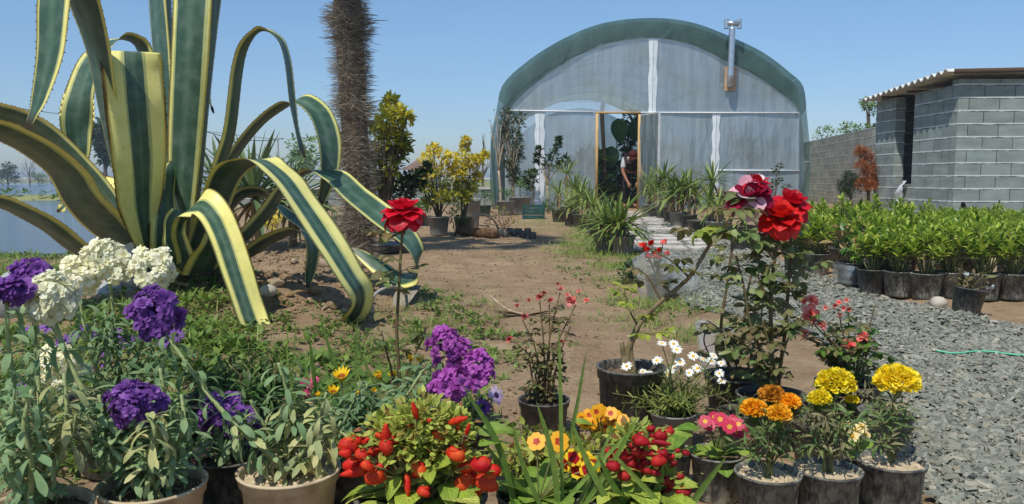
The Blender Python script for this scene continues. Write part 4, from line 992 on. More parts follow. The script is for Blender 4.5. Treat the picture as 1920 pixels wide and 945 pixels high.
# ================================================================== nursery bed of potted shrubs
GLOS = leafmat('bright_leaf', [srgb(84, 118, 36), srgb(128, 158, 48), srgb(164, 184, 64), srgb(104, 138, 42), srgb(192, 204, 88), srgb(176, 190, 70)], .42, .38, .4)
STEMG = solid('green_stem', srgb(128, 130, 80), srgb(96, 98, 62), 30, .7, .2, .1)
LA3 = leaf(.40, 4, .18, .5, 'lance')
def bed_shrub(seed, h=.30, wid=.15, tips=17, pm=None):
    r = np.random.RandomState(seed); t = thing('potted_shrub', 'bushy bright green potted shrub standing in the nursery bed before the block shed', 'potted shrub', (0, 0, 0), 'green shrubs in the nursery bed')
    s = pot(t, (0, 0, 0), .20, .165, pm or BLKD, SOIL, 20, seed=seed); mb = MB(); ms = MB()
    for i in range(tips):
        a = i * 2.399; q = math.sqrt((i + .5) / tips); e = s + Vector((math.cos(a) * q * wid, math.sin(a) * q * wid, h * (1.0 - .5 * q * q) * r.uniform(.75, 1.12)))
        b = s + Vector((math.cos(a) * .02, math.sin(a) * .02, 0)); m_ = b.lerp(e, .5) + Vector((0, 0, .02)); P = spline([b, m_, e], 6); tube(ms, P, np.linspace(.006, .003, 6), 4)
        ax = nrm(P[-1] - P[-3])
        n = 13; z = np.linspace(.95, -.2, n); aa = np.arange(n) * 2.399 + r.uniform(0, 6); D = np.stack([np.sqrt(1 - z * z) * np.cos(aa), np.sqrt(1 - z * z) * np.sin(aa), z + .1], 1) + ax * .35
        T = np.array(e) - ax * (np.arange(n)[:, None] / n) * .07
        mb.inst(LA3, frames(D, np.tile([0, 0, 1.], (n, 1)) + rand_dirs(r, n) * .25), T, r.uniform(.048, .08, n))
    ms.build('stem', STEMG, t); mb.build('foliage', GLOS, t); return t
protos = [bed_shrub(1), bed_shrub(2, .34, .16, 18), bed_shrub(3, .27, .14, 14, BLK), bed_shrub(4, .40, .14, 15), bed_shrub(5, .24, .15, 11), bed_shrub(6, .30, .13, 9)]
used = [False] * 6; r = random.Random(12); BEDN = 0
def place_shrub(x, y, k, s=1.0, label=None):
    global BEDN
    z = gzf(x, y) + .004; a = r.uniform(0, 6.28); BEDN += 1
    if not used[k]:
        used[k] = True; o = protos[k]; o.location = (x, y, z); o.rotation_euler = (0, 0, a); o.scale = (s,) * 3
        if label: o['label'] = label
    else: dup(protos[k], (x, y, z), a, s, label)
front_px = [(1497, 512), (1520, 514), (1541, 517), (1645, 556), (1662, 553), (1695, 561), (1747, 566), (1789, 562), (1858, 566), (1912, 566), (1952, 562)]
fr_xy = []
for i, (px, py) in enumerate(front_px):
    p = onground(px, py); fr_xy.append((p.x, p.y)); place_shrub(p.x, p.y + .08, r.choice([0, 0, 1, 2]), 1.0)
BP = gpoly([(1478, 506), (1500, 500), (1560, 505), (1640, 540), (1940, 548), (1990, 548), (1985, 436), (1668, 436), (1560, 430), (1470, 432)])
ys_ = np.arange(4.9, 12.2, .29)
for j, y in enumerate(ys_):
    for i, x in enumerate(np.arange(1.6, 8.2, .285)):
        x_ = x + (j % 2) * .14 + r.uniform(-.04, .04); y_ = y + r.uniform(-.04, .04)
        if in_poly(np.array([x_]), np.array([y_]), BP)[0] and all((x_ - a) ** 2 + (y_ - b - .08) ** 2 > .05 for a, b in fr_xy) and x_ < y_ * .70 + .1 and not (x_ > 6.7 and y_ > 12.0):
            place_shrub(x_, y_, r.choice([0, 0, 1, 1, 2, 3, 4, 4, 5]), r.uniform(.84, 1.14) * np.interp(y_, [5, 7, 11], [.96, .86, .70]))

# ================================================================== shrubs and small trees in the middle distance
YEL = leafmat('golden_leaf', [srgb(236, 212, 60), srgb(248, 228, 90), srgb(220, 200, 60), srgb(176, 176, 60), srgb(240, 218, 76)], .5, .45)
YELG = leafmat('gold_green_leaf', [srgb(104, 126, 44), srgb(160, 164, 56), srgb(214, 200, 66), srgb(84, 110, 42)], .5, .4)
DGR = leafmat('deep_green_leaf', [srgb(38, 62, 30), srgb(54, 80, 36), srgb(78, 100, 44)], .42, .25)
NDL = leaf(.14, 3, .1, .3, 'lance', 2)
def pxshrub(name, label, cat, base, Y, blobs, n, T, size, lm, tm, seed, potd=None, stems=3, tr=.015, lm2=None, dj=.22, group=None, grav=0., potmat_=None, poth=None, fork=None):
    """base pixel column at depth Y; blobs (px, py, radius in px, second foliage?)"""
    b = pix(base, 335, Y); b.z = gzf(b.x, b.y); r = np.random.RandomState(seed); q = random.Random(seed)
    t = thing(name, label, cat, b, group); s = b
    if potd: s = pot(t, b, potd, poth or potd * .85, potmat_ or GRYP, SOIL, 22, seed=seed)
    ms = MB(); A = MB(); B = MB()
    roots = [s + Vector((q.uniform(-1, 1) * tr * 2, q.uniform(-1, 1) * tr * 2, -.01)) for _ in range(stems)]
    if fork:
        fk = pix(fork[0], fork[1], Y); tube(ms, spline([roots[0], roots[0].lerp(fk, .5) + Vector((q.uniform(-.03, .03), 0, 0)), fk], 8), np.linspace(tr, tr * .75, 8), 7); roots = [fk]; tr = tr * .5
    for i, bl in enumerate(blobs):
        px, py, rp = bl[:3]; e = pix(px, py, Y + q.uniform(-dj, dj)); rad = rp * ppm(Y)
        if e.z < s.z + .01: e.z = s.z + .01
        o = roots[i % len(roots)]; m_ = o.lerp(e, .5); m_.x = o.x + (m_.x - o.x) * .7; tube(ms, spline([o, m_, e], 8), np.linspace(tr, tr * .25, 8), 5)
        for _ in range(3):
            d = Vector(rand_dirs(r, 1)[0]) * rad * .8; tube(ms, [m_.lerp(e, .7), e + d], [tr * .3, tr * .12], 3)
        bush(B if len(bl) > 3 and bl[3] else A, [e], max(4, int(n * q.uniform(.8, 1.2))), rad, T, size, r, 0, .6, grav)
    ms.build('stem', tm, t)
    if A.n: A.build('foliage', lm, t)
    if B.n: B.build('foliage' if not A.n else 'inner_foliage', lm2, t)
    return t
q = random.Random(2)
pxshrub('golden_shrub', 'wider yellow leaved shrub in a pale grey pot, left one of the pair', 'shrub', 822, 10.6,
        [(800, 300, 14), (812, 280, 10), (830, 292, 14), (845, 300, 14), (808, 322, 18), (835, 320, 20), (852, 330, 16), (790, 330, 12), (820, 345, 18, 1), (845, 352, 16, 1), (800, 355, 14, 1), (828, 372, 14, 1), (806, 378, 12, 1), (850, 372, 12, 1), (784, 345, 9)], 150, OV2, .056, YEL, BARK, 21, .3, 4, .012, YELG)
pxshrub('golden_shrub', 'yellow leaved shrub with a tall leader in a dark pot, right one of the pair', 'shrub', 868, 10.9,
        [(874, 265, 8), (872, 280, 9), (866, 300, 14), (885, 305, 13), (898, 300, 9), (910, 292, 7), (858, 320, 14), (880, 325, 15), (895, 335, 11), (868, 345, 13, 1), (884, 352, 12, 1), (860, 362, 11, 1), (875, 372, 9, 1)], 150, OV2, .055, YEL, BARK, 22, .27, 4, .012, YELG, potmat_=BLK)
pxshrub('golden_green_shrub', 'tall shrub with glossy leaves yellowing at the top, right behind the palm trunk', 'shrub', 712, 9.2,
        [(733, 192, 10), (728, 205, 13), (748, 215, 14), (762, 222, 10), (722, 228, 18), (745, 240, 16), (715, 255, 18), (735, 265, 20), (752, 262, 15), (708, 240, 12), (722, 290, 18, 1), (748, 290, 16, 1), (705, 310, 16, 1), (735, 315, 16, 1), (756, 275, 12, 1), (700, 285, 14), (718, 340, 14, 1), (700, 345, 12, 1), (640, 262, 9), (645, 280, 8)], 110, OV2, .08, leafmat('gold_top_leaf', [srgb(234, 216, 72), srgb(246, 230, 98), srgb(190, 186, 62), srgb(218, 204, 66), srgb(140, 154, 54)], .5, .5), BARK, 23, None, 2, .022, leafmat('gold_low_leaf', [srgb(100, 124, 46), srgb(150, 158, 54), srgb(190, 180, 58), srgb(72, 96, 40)], .5, .45))
pxshrub('dark_shrub', 'low dark green shrub between the palm trunk and the distant house', 'shrub', 745, 9.4, [(770, 338, 16), (752, 350, 18), (785, 345, 10), (735, 365, 16), (765, 362, 14), (788, 328, 7), (800, 318, 8)], 90, OV2, .07, DGR, BARK, 24, None, 4)
pxshrub('green_shrub', 'small glossy green shrub standing against the pale grey pot of the yellow bush', 'shrub', 853, 10.5, [(846, 405, 11), (860, 400, 11), (855, 390, 9), (866, 410, 8), (850, 418, 8)], 42, LA2, .06, leafmat('mid_leaf', [srgb(60, 96, 36), srgb(92, 124, 46)], .4, .3), BARK, 25, None, 3, .006)
for i, (px, Y, d, h, lb, pm) in enumerate([(781, 12.5, .2, .17, 'small black pot of green seedlings left of the pale grey pot', BLK), (797, 12.6, .18, .16, 'small grey pot of seedlings next to the pale grey pot', GRYP), (768, 12.0, .2, .17, 'small dark pot of low green plants behind the red rose', BLKD), (884, 12.4, .3, .42, 'tall dark grey pot with a leafy plant right of the yellow bushes', GRYP), (908, 16, .3, .22, 'green tub with a weedy plant near the left corner of the greenhouse', potmat('green_plastic', srgb(40, 74, 62), srgb(120, 120, 100), .5)), (975, 16.8, .5, .38, 'large dark tub with weeds before the left corner of the greenhouse', GRYP), (948, 16.2, .4, .3, 'grey tub of weeds left of the green crate', GRYP)]):
    hp = 335 - (-.75 + h) * F / Y
    pxshrub('potted_plant', lb, 'potted plant', px, Y, [(px + q.uniform(-8, 8), hp - q.uniform(8, 24), 8) for _ in range(5)], 26, OV2, .05, leafmat('mid_leaf', []), BARK, 60 + i, d, 3, .005, potmat_=pm, poth=h)
pxshrub('tall_shrub', 'tall narrow dark shrub on a pale trunk against the left end of the greenhouse', 'shrub', 962, 18.4, [(960 + q.uniform(-20, 22) * (.6 + .4 * i / 26), 345 - i * 5.2, 9) for i in range(27)], 80, LA2, .10, leafmat('olive_leaf', [srgb(66, 84, 50), srgb(92, 108, 66), srgb(48, 66, 40)], .5, .2), BARKL, 26, None, 1, .05, fork=(961, 338))
pxshrub('bare_tree', 'thin nearly leafless sapling leaning across the left corner of the greenhouse', 'tree', 936, 17.8, [(918, 230, 8), (930, 215, 7), (945, 262, 7), (952, 250, 6), (922, 250, 6), (940, 235, 7)], 7, OV2, .06, DGR, BARKL, 27, None, 1, .035, fork=(935, 320))
pxshrub('small_tree', 'small round headed green tree on a thin pale trunk above the green crate', 'tree', 1003, 18.0, [(990, 330, 9), (998, 338, 9), (985, 342, 8), (1000, 325, 7), (992, 350, 7)], 70, OV2, .09, DGR, BARKL, 28, None, 1, .03, fork=(1000, 362))
pxshrub('small_tree', 'slender green tree with two tall shoots, left of the greenhouse doorway', 'tree', 1024, 18.2, [(1030, 305, 13), (1038, 290, 8), (1024, 315, 10), (1045, 275, 5), (1047, 262, 4), (1052, 312, 9), (1060, 300, 9), (1010, 280, 3), (1008, 292, 3), (1006, 305, 3)], 70, OV2, .09, DGR, BARKL, 29, None, 1, .028, fork=(1026, 348))
pxshrub('low_shrub', 'low weedy green shrub right of the green crate', 'shrub', 1030, 17.2, [(1026, 385, 8), (1036, 390, 8), (1020, 392, 7)], 36, OV2, .07, leafmat('mid_leaf', []), BARK, 33, None, 3, .008)
pxshrub('dark_vine', 'small dark climber in front of the film at the right end of the greenhouse', 'shrub', 1452, 18.6, [(1450, 345, 7), (1456, 325, 8), (1462, 312, 5), (1446, 355, 7), (1475, 352, 7), (1460, 340, 7)], 30, OV2, .08, DGR, BARK, 34, None, 2, .015)
pxshrub('conifer', 'rust brown dead conifer standing against the boundary wall beside the shed', 'tree', 1630, 14.9, [(1622, 292, 12), (1630, 305, 14), (1640, 320, 12), (1612, 285, 9), (1626, 325, 13), (1640, 340, 9), (1618, 345, 10), (1632, 350, 9), (1615, 310, 9)], 420, NDL, .075, leafmat('rust_leaf', [srgb(150, 88, 44), srgb(176, 108, 56), srgb(122, 74, 42)], .8, .2), BARK, 35, None, 1, .045, fork=(1628, 372))
pxshrub('conifer', 'round dark green clipped conifer beside the rust brown one', 'tree', 1600, 15.2, [(1590, 345, 16), (1580, 350, 11), (1602, 355, 12), (1592, 333, 11), (1605, 342, 10), (1585, 362, 9)], 420, NDL, .065, leafmat('pine_leaf', [srgb(40, 62, 34), srgb(58, 80, 44)], .7, .15), BARK, 36, None, 1, .04, fork=(1596, 375))
pxshrub('agave_tuft', 'small spiky tuft standing out of the shrubs before the shed wall', 'plant', 1672, 11.8, [(1672, 392, 9)], 40, leaf(.1, 4, .3, .2, 'sword'), .2, YUC, BARK, 37, None, 1, .01)
pxshrub('potted_croton', 'reddish leaved potted shrub among the yuccas right of the path', 'potted plant', 1356, 10.4, [(1350, 372, 9), (1362, 368, 8), (1356, 385, 10), (1346, 392, 8), (1366, 388, 8)], 40, OV2, .075, REDL, BARK, 41, .28, 3, .01, potmat_=BLK)
pxshrub('golden_shrub', 'small yellow leaved bush seen under the agave leaf arches', 'shrub', 508, 10.2, [(500, 405, 12), (515, 400, 12), (508, 420, 12), (526, 412, 9), (492, 418, 9)], 70, OV2, .05, YEL, BARK, 42, None, 3, .01, YELG)
pxshrub('green_shrub', 'leafy green bush behind the spiky yucca, left of the palm trunk', 'shrub', 585, 10.6, [(570, 380, 14), (590, 372, 14), (605, 390, 14), (578, 400, 14), (560, 395, 10)], 70, OV2, .07, DGR, BARK, 43, None, 3, .01)
# weeds, roots and a sawn log where the soil meets the far pots
pxshrub('weed_clump', 'reddish brown weedy clump with yellow tipped shoots near the log', 'plant', 945, 12.0, [(925, 405, 10), (940, 398, 12, 1), (955, 410, 12), (965, 415, 10, 1), (935, 420, 12), (950, 425, 10), (915, 420, 9)], 30, OV2, .05, REDL, BARK, 38, None, 4, .006, YELG)
b = onground(866, 442); e = onground(928, 448); lg = thing('log', 'short rough brown log lying on the bare soil near the pots', 'log', b)
mb = MB(); tube(mb, spline([b + Vector((0, 0, .06)), b.lerp(e, .5) + Vector((0, 0, .062)), e + Vector((0, 0, .055))], 14), [.06, .066, .062, .068, .06, .064, .066, .06, .064, .07, .062, .06, .066, .056], 14, wob=.08); mb.build('bark', solid('log_bark', srgb(120, 92, 66), srgb(74, 56, 42), 18, .95, .1, .8, .02, stretch=(.4, 1.5, 1.5)), lg)
mb = MB(); tube(mb, spline([onground(884, 432) + Vector((0, .1, 0)), pix(888, 410, 11.3), pix(905, 402, 11.3), pix(925, 412, 11.3), onground(935, 432) + Vector((0, .1, 0))], 18), np.linspace(.03, .014, 18), 6, wob=.1)
tag(mb.build('root', BARKL), 'arched pale brown root standing out of the soil behind the log', 'root')
for i in range(9):
    p = onground(930 + i * 8.5, 444 + q.uniform(-5, 4)); t = thing('seedling_bag', 'little dark plastic bag of soil in the row of bags right of the log', 'plant bag', p, 'small dark nursery bags by the log')
    mb = MB(); lathe(mb, [(.001, 0), (.045, 0), (.05, .04), (.047, .075), (.04, .085)], 9, p); mb.build('bag', BLK, t)
    mb = MB(); lathe(mb, [(.043, .07), (.02, .082), (.001, .085)], 9, p); mb.build('soil', SOILD, t)
# crate
b = onground(1000, 410); cr = thing('crate', 'dark green slatted plastic crate on the grass before the greenhouse', 'crate', b); CRM = solid('crate_green', srgb(42, 84, 78), srgb(34, 66, 62), 8, .5, .4, .05)
mb = MB(); x, y, z = b; w_, d_, h_ = .19, .15, .27
for k in range(4):
    z0 = z + .01 + k * .067
    for s in (-1, 1):
        bar(mb, (x - w_, y + s * d_, z0 + .022), (x + w_, y + s * d_, z0 + .022), .012, .045); bar(mb, (x + s * w_, y - d_, z0 + .022), (x + s * w_, y + d_, z0 + .022), .012, .045)
for sx in (-1, 1):
    for sy in (-1, 1): bar(mb, (x + sx * (w_ + .003), y + sy * (d_ + .003), z), (x + sx * (w_ + .003), y + sy * (d_ + .003), z + h_), .03, .03)
box(mb, (x - w_, y - d_, z + .003), (x + w_, y + d_, z + .012)); mb.build('slats', CRM, cr, smooth=False)
# tray, stray curb and hoop by the foot of the palm
b = onground(725, 472); t = thing('grey_basin', 'shallow grey plastic basin at the foot of the palm trunk', 'basin', b); mb = MB(); lathe(mb, [(.001, .006), (.17, .005), (.215, .075), (.235, .08), (.235, .087), (.21, .085), (.165, .015), (.001, .014)], 28, b); mb.build('basin', solid('grey_basin_plastic', srgb(120, 124, 128), srgb(92, 96, 100), 10, .5, .4, .05), t)
a, b = onground(600, 500), onground(690, 502); mb = MB(); bar(mb, a + Vector((0, 0, .03)), b + Vector((0, 0, .03)), .12, .08)
tag(mb.build('curb_block', solid('curb', srgb(168, 150, 130), srgb(136, 118, 100), 12, .9, .15, .4)), 'long low kerb block on the soil in front of the palm trunk', 'kerb')
mb = MB(); a = onground(700, 590); tube(mb, spline([a, pix(698, 562, a.y), pix(712, 545, a.y + .05), pix(740, 538, a.y + .1), onground(770, 560)], 18), .009, 6)
tag(mb.build('hose_piece', solid('grey_hose', srgb(150, 148, 142), None, bmp=.1)), 'bent piece of grey hose sticking out of the soil under the agave leaf tip', 'hose')
# dead palm frond on the path
b = onground(985, 596); t = thing('dead_frond', 'dried brown palm frond lying folded on the bare earth path', 'palm frond', b); r_ = np.random.RandomState(4)
mb = MB(); n = 34; a = r_.normal(PI * .96, .34, n); a[n // 2:] = r_.normal(.12, .2, n - n // 2); D = np.stack([np.cos(a), np.sin(a) * .6, r_.uniform(.02, .32, n)], 1); mb.inst(leaf(.06, 5, .3, .25, 'sword'), frames(D, np.tile([0, 0, 1.], (n, 1))), np.tile(np.array(b) + np.array([0, 0, .012]), (n, 1)), r_.uniform(.12, .21, n)); mb.build('blades', leafmat('dead_palm', [srgb(122, 96, 72), srgb(92, 72, 56), srgb(146, 120, 92)], .9, .1), t)
mb = MB(); tube(mb, spline([np.array(b) + [0, 0, .015], np.array(b) + [-.1, .05, .04], np.array(b) + [-.19, .12, .1]], 8), .006, 5); mb.build('stalk', BARKL, t)
# stones
def stone(px, py, wpx, hpx, Y, label, mat, seed, z=None):
    p = onground(px, py) if Y is None else pix(px, py, Y); w2 = wpx * ppm(p.y) / 2; h2 = hpx * ppm(p.y) / 2
    mb = MB(); V, Fa, uv = rockT(seed, ICO2, .10); mb.inst((V, Fa, uv), np.array([np.array(Matrix.Rotation(seed, 3, 'Z'))]), [(p.x, p.y + w2 * .6, p.z + h2 * .75)], [(w2, w2 * .8, h2)])
    o = mb.build('stone', mat); tag(o, label, 'stone'); return o
STN = solid('pale_stone', srgb(196, 188, 172), srgb(160, 152, 138), 9, .9, .15, .4, .01); STG = solid('grey_stone', srgb(168, 170, 168), srgb(132, 136, 136), 6, .9, .15, .4, .01)
stone(1765, 580, 40, 26, None, 'pale flat stone on the gravel beside the tilted black pot', STN, 1)
stone(245, 540, 90, 100, None, 'big pale rounded stone behind the white stock blooms', STN, 2)
stone(205, 585, 110, 70, None, 'grey angular rock half hidden by the stock leaves', STG, 3)
stone(20, 600, 90, 110, None, 'grey boulder at the left edge behind the purple stock', STG, 4)
stone(395, 575, 42, 22, None, 'small pale stone on the weedy soil under the agave', STN, 5)
stone(500, 555, 34, 24, None, 'brownish stone on the agave mound, right of its trunk', STN, 6)
# tilted pot
b = onground(1812, 592); t = thing('potted_plant', 'tilted black pot with a small white flowered plant at the edge of the gravel', 'potted plant', b)
R = Matrix.Rotation(math.radians(9), 3, 'Y'); s = pot(t, b + Vector((-.01, 0, 0)), .18, .155, BLK, SOILD, tilt=R)
mb = MB(); rs = np.random.RandomState(3)
mst = MB()
for i in range(7):
    e = s + Vector((rs.uniform(-.07, .07), rs.uniform(-.05, .05), rs.uniform(.03, .09))); tube(mst, spline([s, s.lerp(e, .6) + Vector((0, 0, .02)), e], 6), .0025, 4); bush(mb, [e], 6, .025, OV2, .045, rs)
mst.build('stem', STEMG, t); mb.build('foliage', leafmat('bronze_leaf', [srgb(104, 84, 62), srgb(120, 122, 70), srgb(86, 70, 54)], .6, .25), t)
WHT = leafmat('white_petal', [srgb(240, 240, 236), srgb(250, 250, 246)], .6, .3, mott=.06)
for c in (pix(1812, 516, b.y), pix(1857, 540, b.y)):
    mb = MB(); tube(mb, spline([s, s.lerp(c, .6) + Vector((0, 0, .015)), c], 6), .0022, 4); st_ = mb.build('flower_stalk', STEMG, t)
    mb = MB(); D = rand_dirs(rs, 9, -.3, 1); mb.inst(leaf(.8, 4, 0, .7, 'petal', 3), frames(D, rand_dirs(rs, 9)), np.tile(c[:], (9, 1)), np.full(9, .024)); mb.build('flower', WHT, t)
# clear plastic sleeves
m, nt, out = newmat('clear_plastic'); co = coords(nt); nz = noise(nt, co, 16, 4, .6); gl = nt.nodes.new('ShaderNodeBsdfGlossy'); gl.inputs['Roughness'].default_value = .12; nt.links.new(bump(nt, nz, .8, .02), gl.inputs['Normal'])
tr = nt.nodes.new('ShaderNodeBsdfTransparent'); dfu = nt.nodes.new('ShaderNodeBsdfDiffuse'); dfu.inputs[0].default_value = (.75, .76, .76, 1); a_ = nt.nodes.new('ShaderNodeMixShader'); a_.inputs[0].default_value = .22; nt.links.new(tr.outputs[0], a_.inputs[1]); nt.links.new(dfu.outputs[0], a_.inputs[2])
b_ = nt.nodes.new('ShaderNodeMixShader'); b_.inputs[0].default_value = .24; nt.links.new(a_.outputs[0], b_.inputs[1]); nt.links.new(gl.outputs[0], b_.inputs[2]); nt.links.new(b_.outputs[0], out.inputs[0]); CLEAR = m
def sleeve(t, loc, r0, r1, h, seed, name='plastic_sleeve'):
    q_ = np.random.RandomState(seed); n, k = 36, 14; V = []
    ph = q_.uniform(0, 6, 4)
    for j in range(k):
        f = j / (k - 1)
        for i in range(n):
            a = 2 * PI * i / n; rad = (r0 + (r1 - r0) * f) * (1 + (.05 + .12 * f) * math.sin(3 * a + ph[0] + f * 2) + .06 * math.sin(7 * a + ph[1] - f * 4) + q_.uniform(-.025, .025)); V.append((rad * math.cos(a), rad * math.sin(a), h * f * (1 + .12 * math.sin(2 * a + ph[2]))))
    mb = MB(); mb.add(np.array(V) + np.array(loc), [(j * n + i, j * n + (i + 1) % n, (j + 1) * n + (i + 1) % n, (j + 1) * n + i) for j in range(k - 1) for i in range(n)]); return mb.build(name, CLEAR, t)
b = onground(1600, 543); t = thing('potted_plant', 'black pot wrapped in crumpled clear plastic at the corner of the nursery bed', 'potted plant', b); s = pot(t, b, .24, .19, BLK, SOILD); sleeve(t, b + Vector((0, 0, .05)), .13, .15, .13, 5)
mb = MB(); ms = MB(); md = MB()
for i in range(11):
    e = s + Vector((rs.uniform(-.16, .16), rs.uniform(-.1, .1), rs.uniform(.06, .22))); tube(ms, spline([s, s.lerp(e, .6) + Vector((0, 0, .03)), e], 6), .003, 4); bush(mb if i % 3 else md, [e], 9, .05, OV2, .075, rs, grav=.4)
ms.build('stem', STEMG, t); mb.build('foliage', leafmat('mid_leaf', []), t); md.build('dry_foliage', leafmat('dry_leaf', [srgb(150, 124, 84), srgb(118, 100, 66), srgb(172, 150, 100)], .8, .25), t)
b = onground(1690, 470); c = pix(1688, 424, b.y); t = thing('yellow_flower', 'single bright yellow flower rising above the green nursery shrubs', 'flower', b); mb = MB(); tube(mb, spline([b, b.lerp(c, .5) + Vector((-.05, 0, 0)), c], 8), .004, 5); mb.build('stem', STEMG, t)
YPET = leafmat('yellow_petal', [srgb(250, 214, 20), srgb(255, 226, 50)], .55, .3, mott=.1)
mb = MB(); D = rand_dirs(rs, 26, -.5, 1); mb.inst(leaf(.6, 4, 0, .5, 'petal', 3), frames(D, rand_dirs(rs, 26)), np.tile(c[:], (26, 1)), np.full(26, .045)); mb.build('bloom', YPET, t)
for px, py0, py1, lb in ((1616, 480, 398, 'thin bare cane standing upright among the nursery shrubs'), (1865, 545, 484, 'short bare wooden stake beside the tilted black pot')):
    p = onground(px, py0); mb = MB(); tube(mb, [p, pix(px - 3, py1, p.y)], [.008, .007] if px < 1700 else [.017, .02], 6); tag(mb.build('stake', BARKL), lb, 'stake')
# twine on the gravel
a = [onground(px, py) + Vector((0, 0, .035)) for px, py in ((1755, 673), (1790, 678), (1830, 674), (1868, 676), (1905, 681), (1960, 680))]
mb = MB(); tube(mb, spline(a, 40), .0035, 5); tag(mb.build('twine', solid('green_twine', srgb(90, 190, 150), None, bmp=0)), 'thin green twine lying across the slate gravel', 'twine')
# ================================================================== variegated agave
m, nt, out = newmat('agave_skin')
s = nt.nodes.new('ShaderNodeSeparateXYZ'); nt.links.new(coords(nt, 'UV'), s.inputs[0])
co = coords(nt)
mp = nt.nodes.new('ShaderNodeCombineXYZ'); nt.links.new(math_(nt, 'MULTIPLY', s.outputs[0], 14), mp.inputs[0]); nt.links.new(math_(nt, 'MULTIPLY', s.outputs[1], 2.2), mp.inputs[1])
oi = nt.nodes.new('ShaderNodeObjectInfo'); nt.links.new(math_(nt, 'MULTIPLY', oi.outputs['Random'], 40), mp.inputs[2])
lines = noise(nt, mp.outputs[0], 1.4, 3, .6)
a = math_(nt, 'ABSOLUTE', math_(nt, 'SUBTRACT', s.outputs[0], .5))
shift = math_(nt, 'MULTIPLY', math_(nt, 'SUBTRACT', oi.outputs['Random'], .5), .05)
e = math_(nt, 'ADD', math_(nt, 'ADD', a, math_(nt, 'MULTIPLY', math_(nt, 'SUBTRACT', lines, .5), .10)), shift)
G1, G2, PG, YE = srgb(58, 86, 66), srgb(80, 108, 86), srgb(176, 178, 112), srgb(240, 228, 134)
base = ramp(nt, [(.0, G2), (.10, G1), (.235, G1), (.25, PG), (.285, PG), (.30, YE), (.47, YE), (.488, srgb(206, 172, 80)), (.5, srgb(110, 84, 56))], e)
base.color_ramp.interpolation = 'LINEAR'
col = base.outputs[0]
nz = noise(nt, co, 14, 5, .6); nz2 = noise(nt, co, 60, 4, .65)
col = mixc(nt, col, ramp(nt, [(.3, (.82, .85, .84, 1)), (.7, (1.1, 1.1, 1.12, 1))], nz).outputs[0], 1, 'MULTIPLY')
# dusty bloom, scars
col = mixc(nt, col, srgb(150, 160, 148), math_(nt, 'MULTIPLY', ramp(nt, [(.45, (0,) * 3), (.75, (1,) * 3)], nz).outputs[0], .2))
col = mixc(nt, col, srgb(120, 100, 70), math_(nt, 'MULTIPLY', ramp(nt, [(.64, (0,) * 3), (.72, (1,) * 3)], nz2).outputs[0], .7))
tip = ramp(nt, [(.955, (0,) * 3), (.985, (1,) * 3)], s.outputs[1]).outputs[0]
col = mixc(nt, col, srgb(60, 46, 38), tip)
p = pbsdf(nt, col, .42, bump(nt, math_(nt, 'ADD', lines, math_(nt, 'MULTIPLY', nz2, .3)), .25, .006), .4)
tl = nt.nodes.new('ShaderNodeBsdfTranslucent'); nt.links.new(col, tl.inputs[0]); ms = nt.nodes.new('ShaderNodeMixShader'); ms.inputs[0].default_value = .06
nt.links.new(p.outputs[0], ms.inputs[1]); nt.links.new(tl.outputs[0], ms.inputs[2]); nt.links.new(ms.outputs[0], out.inputs[0]); AGV = m
THORN = solid('thorn', srgb(62, 44, 34), None, bmp=0)
CAMV = np.array([0, 0, CAMZ])
ab = Vector((AG.x, AG.y, gzf(AG.x, AG.y) - .05))
ag = thing('agave', 'giant variegated agave with arching green and yellow striped leaves on a soil mound', 'agave', ab)
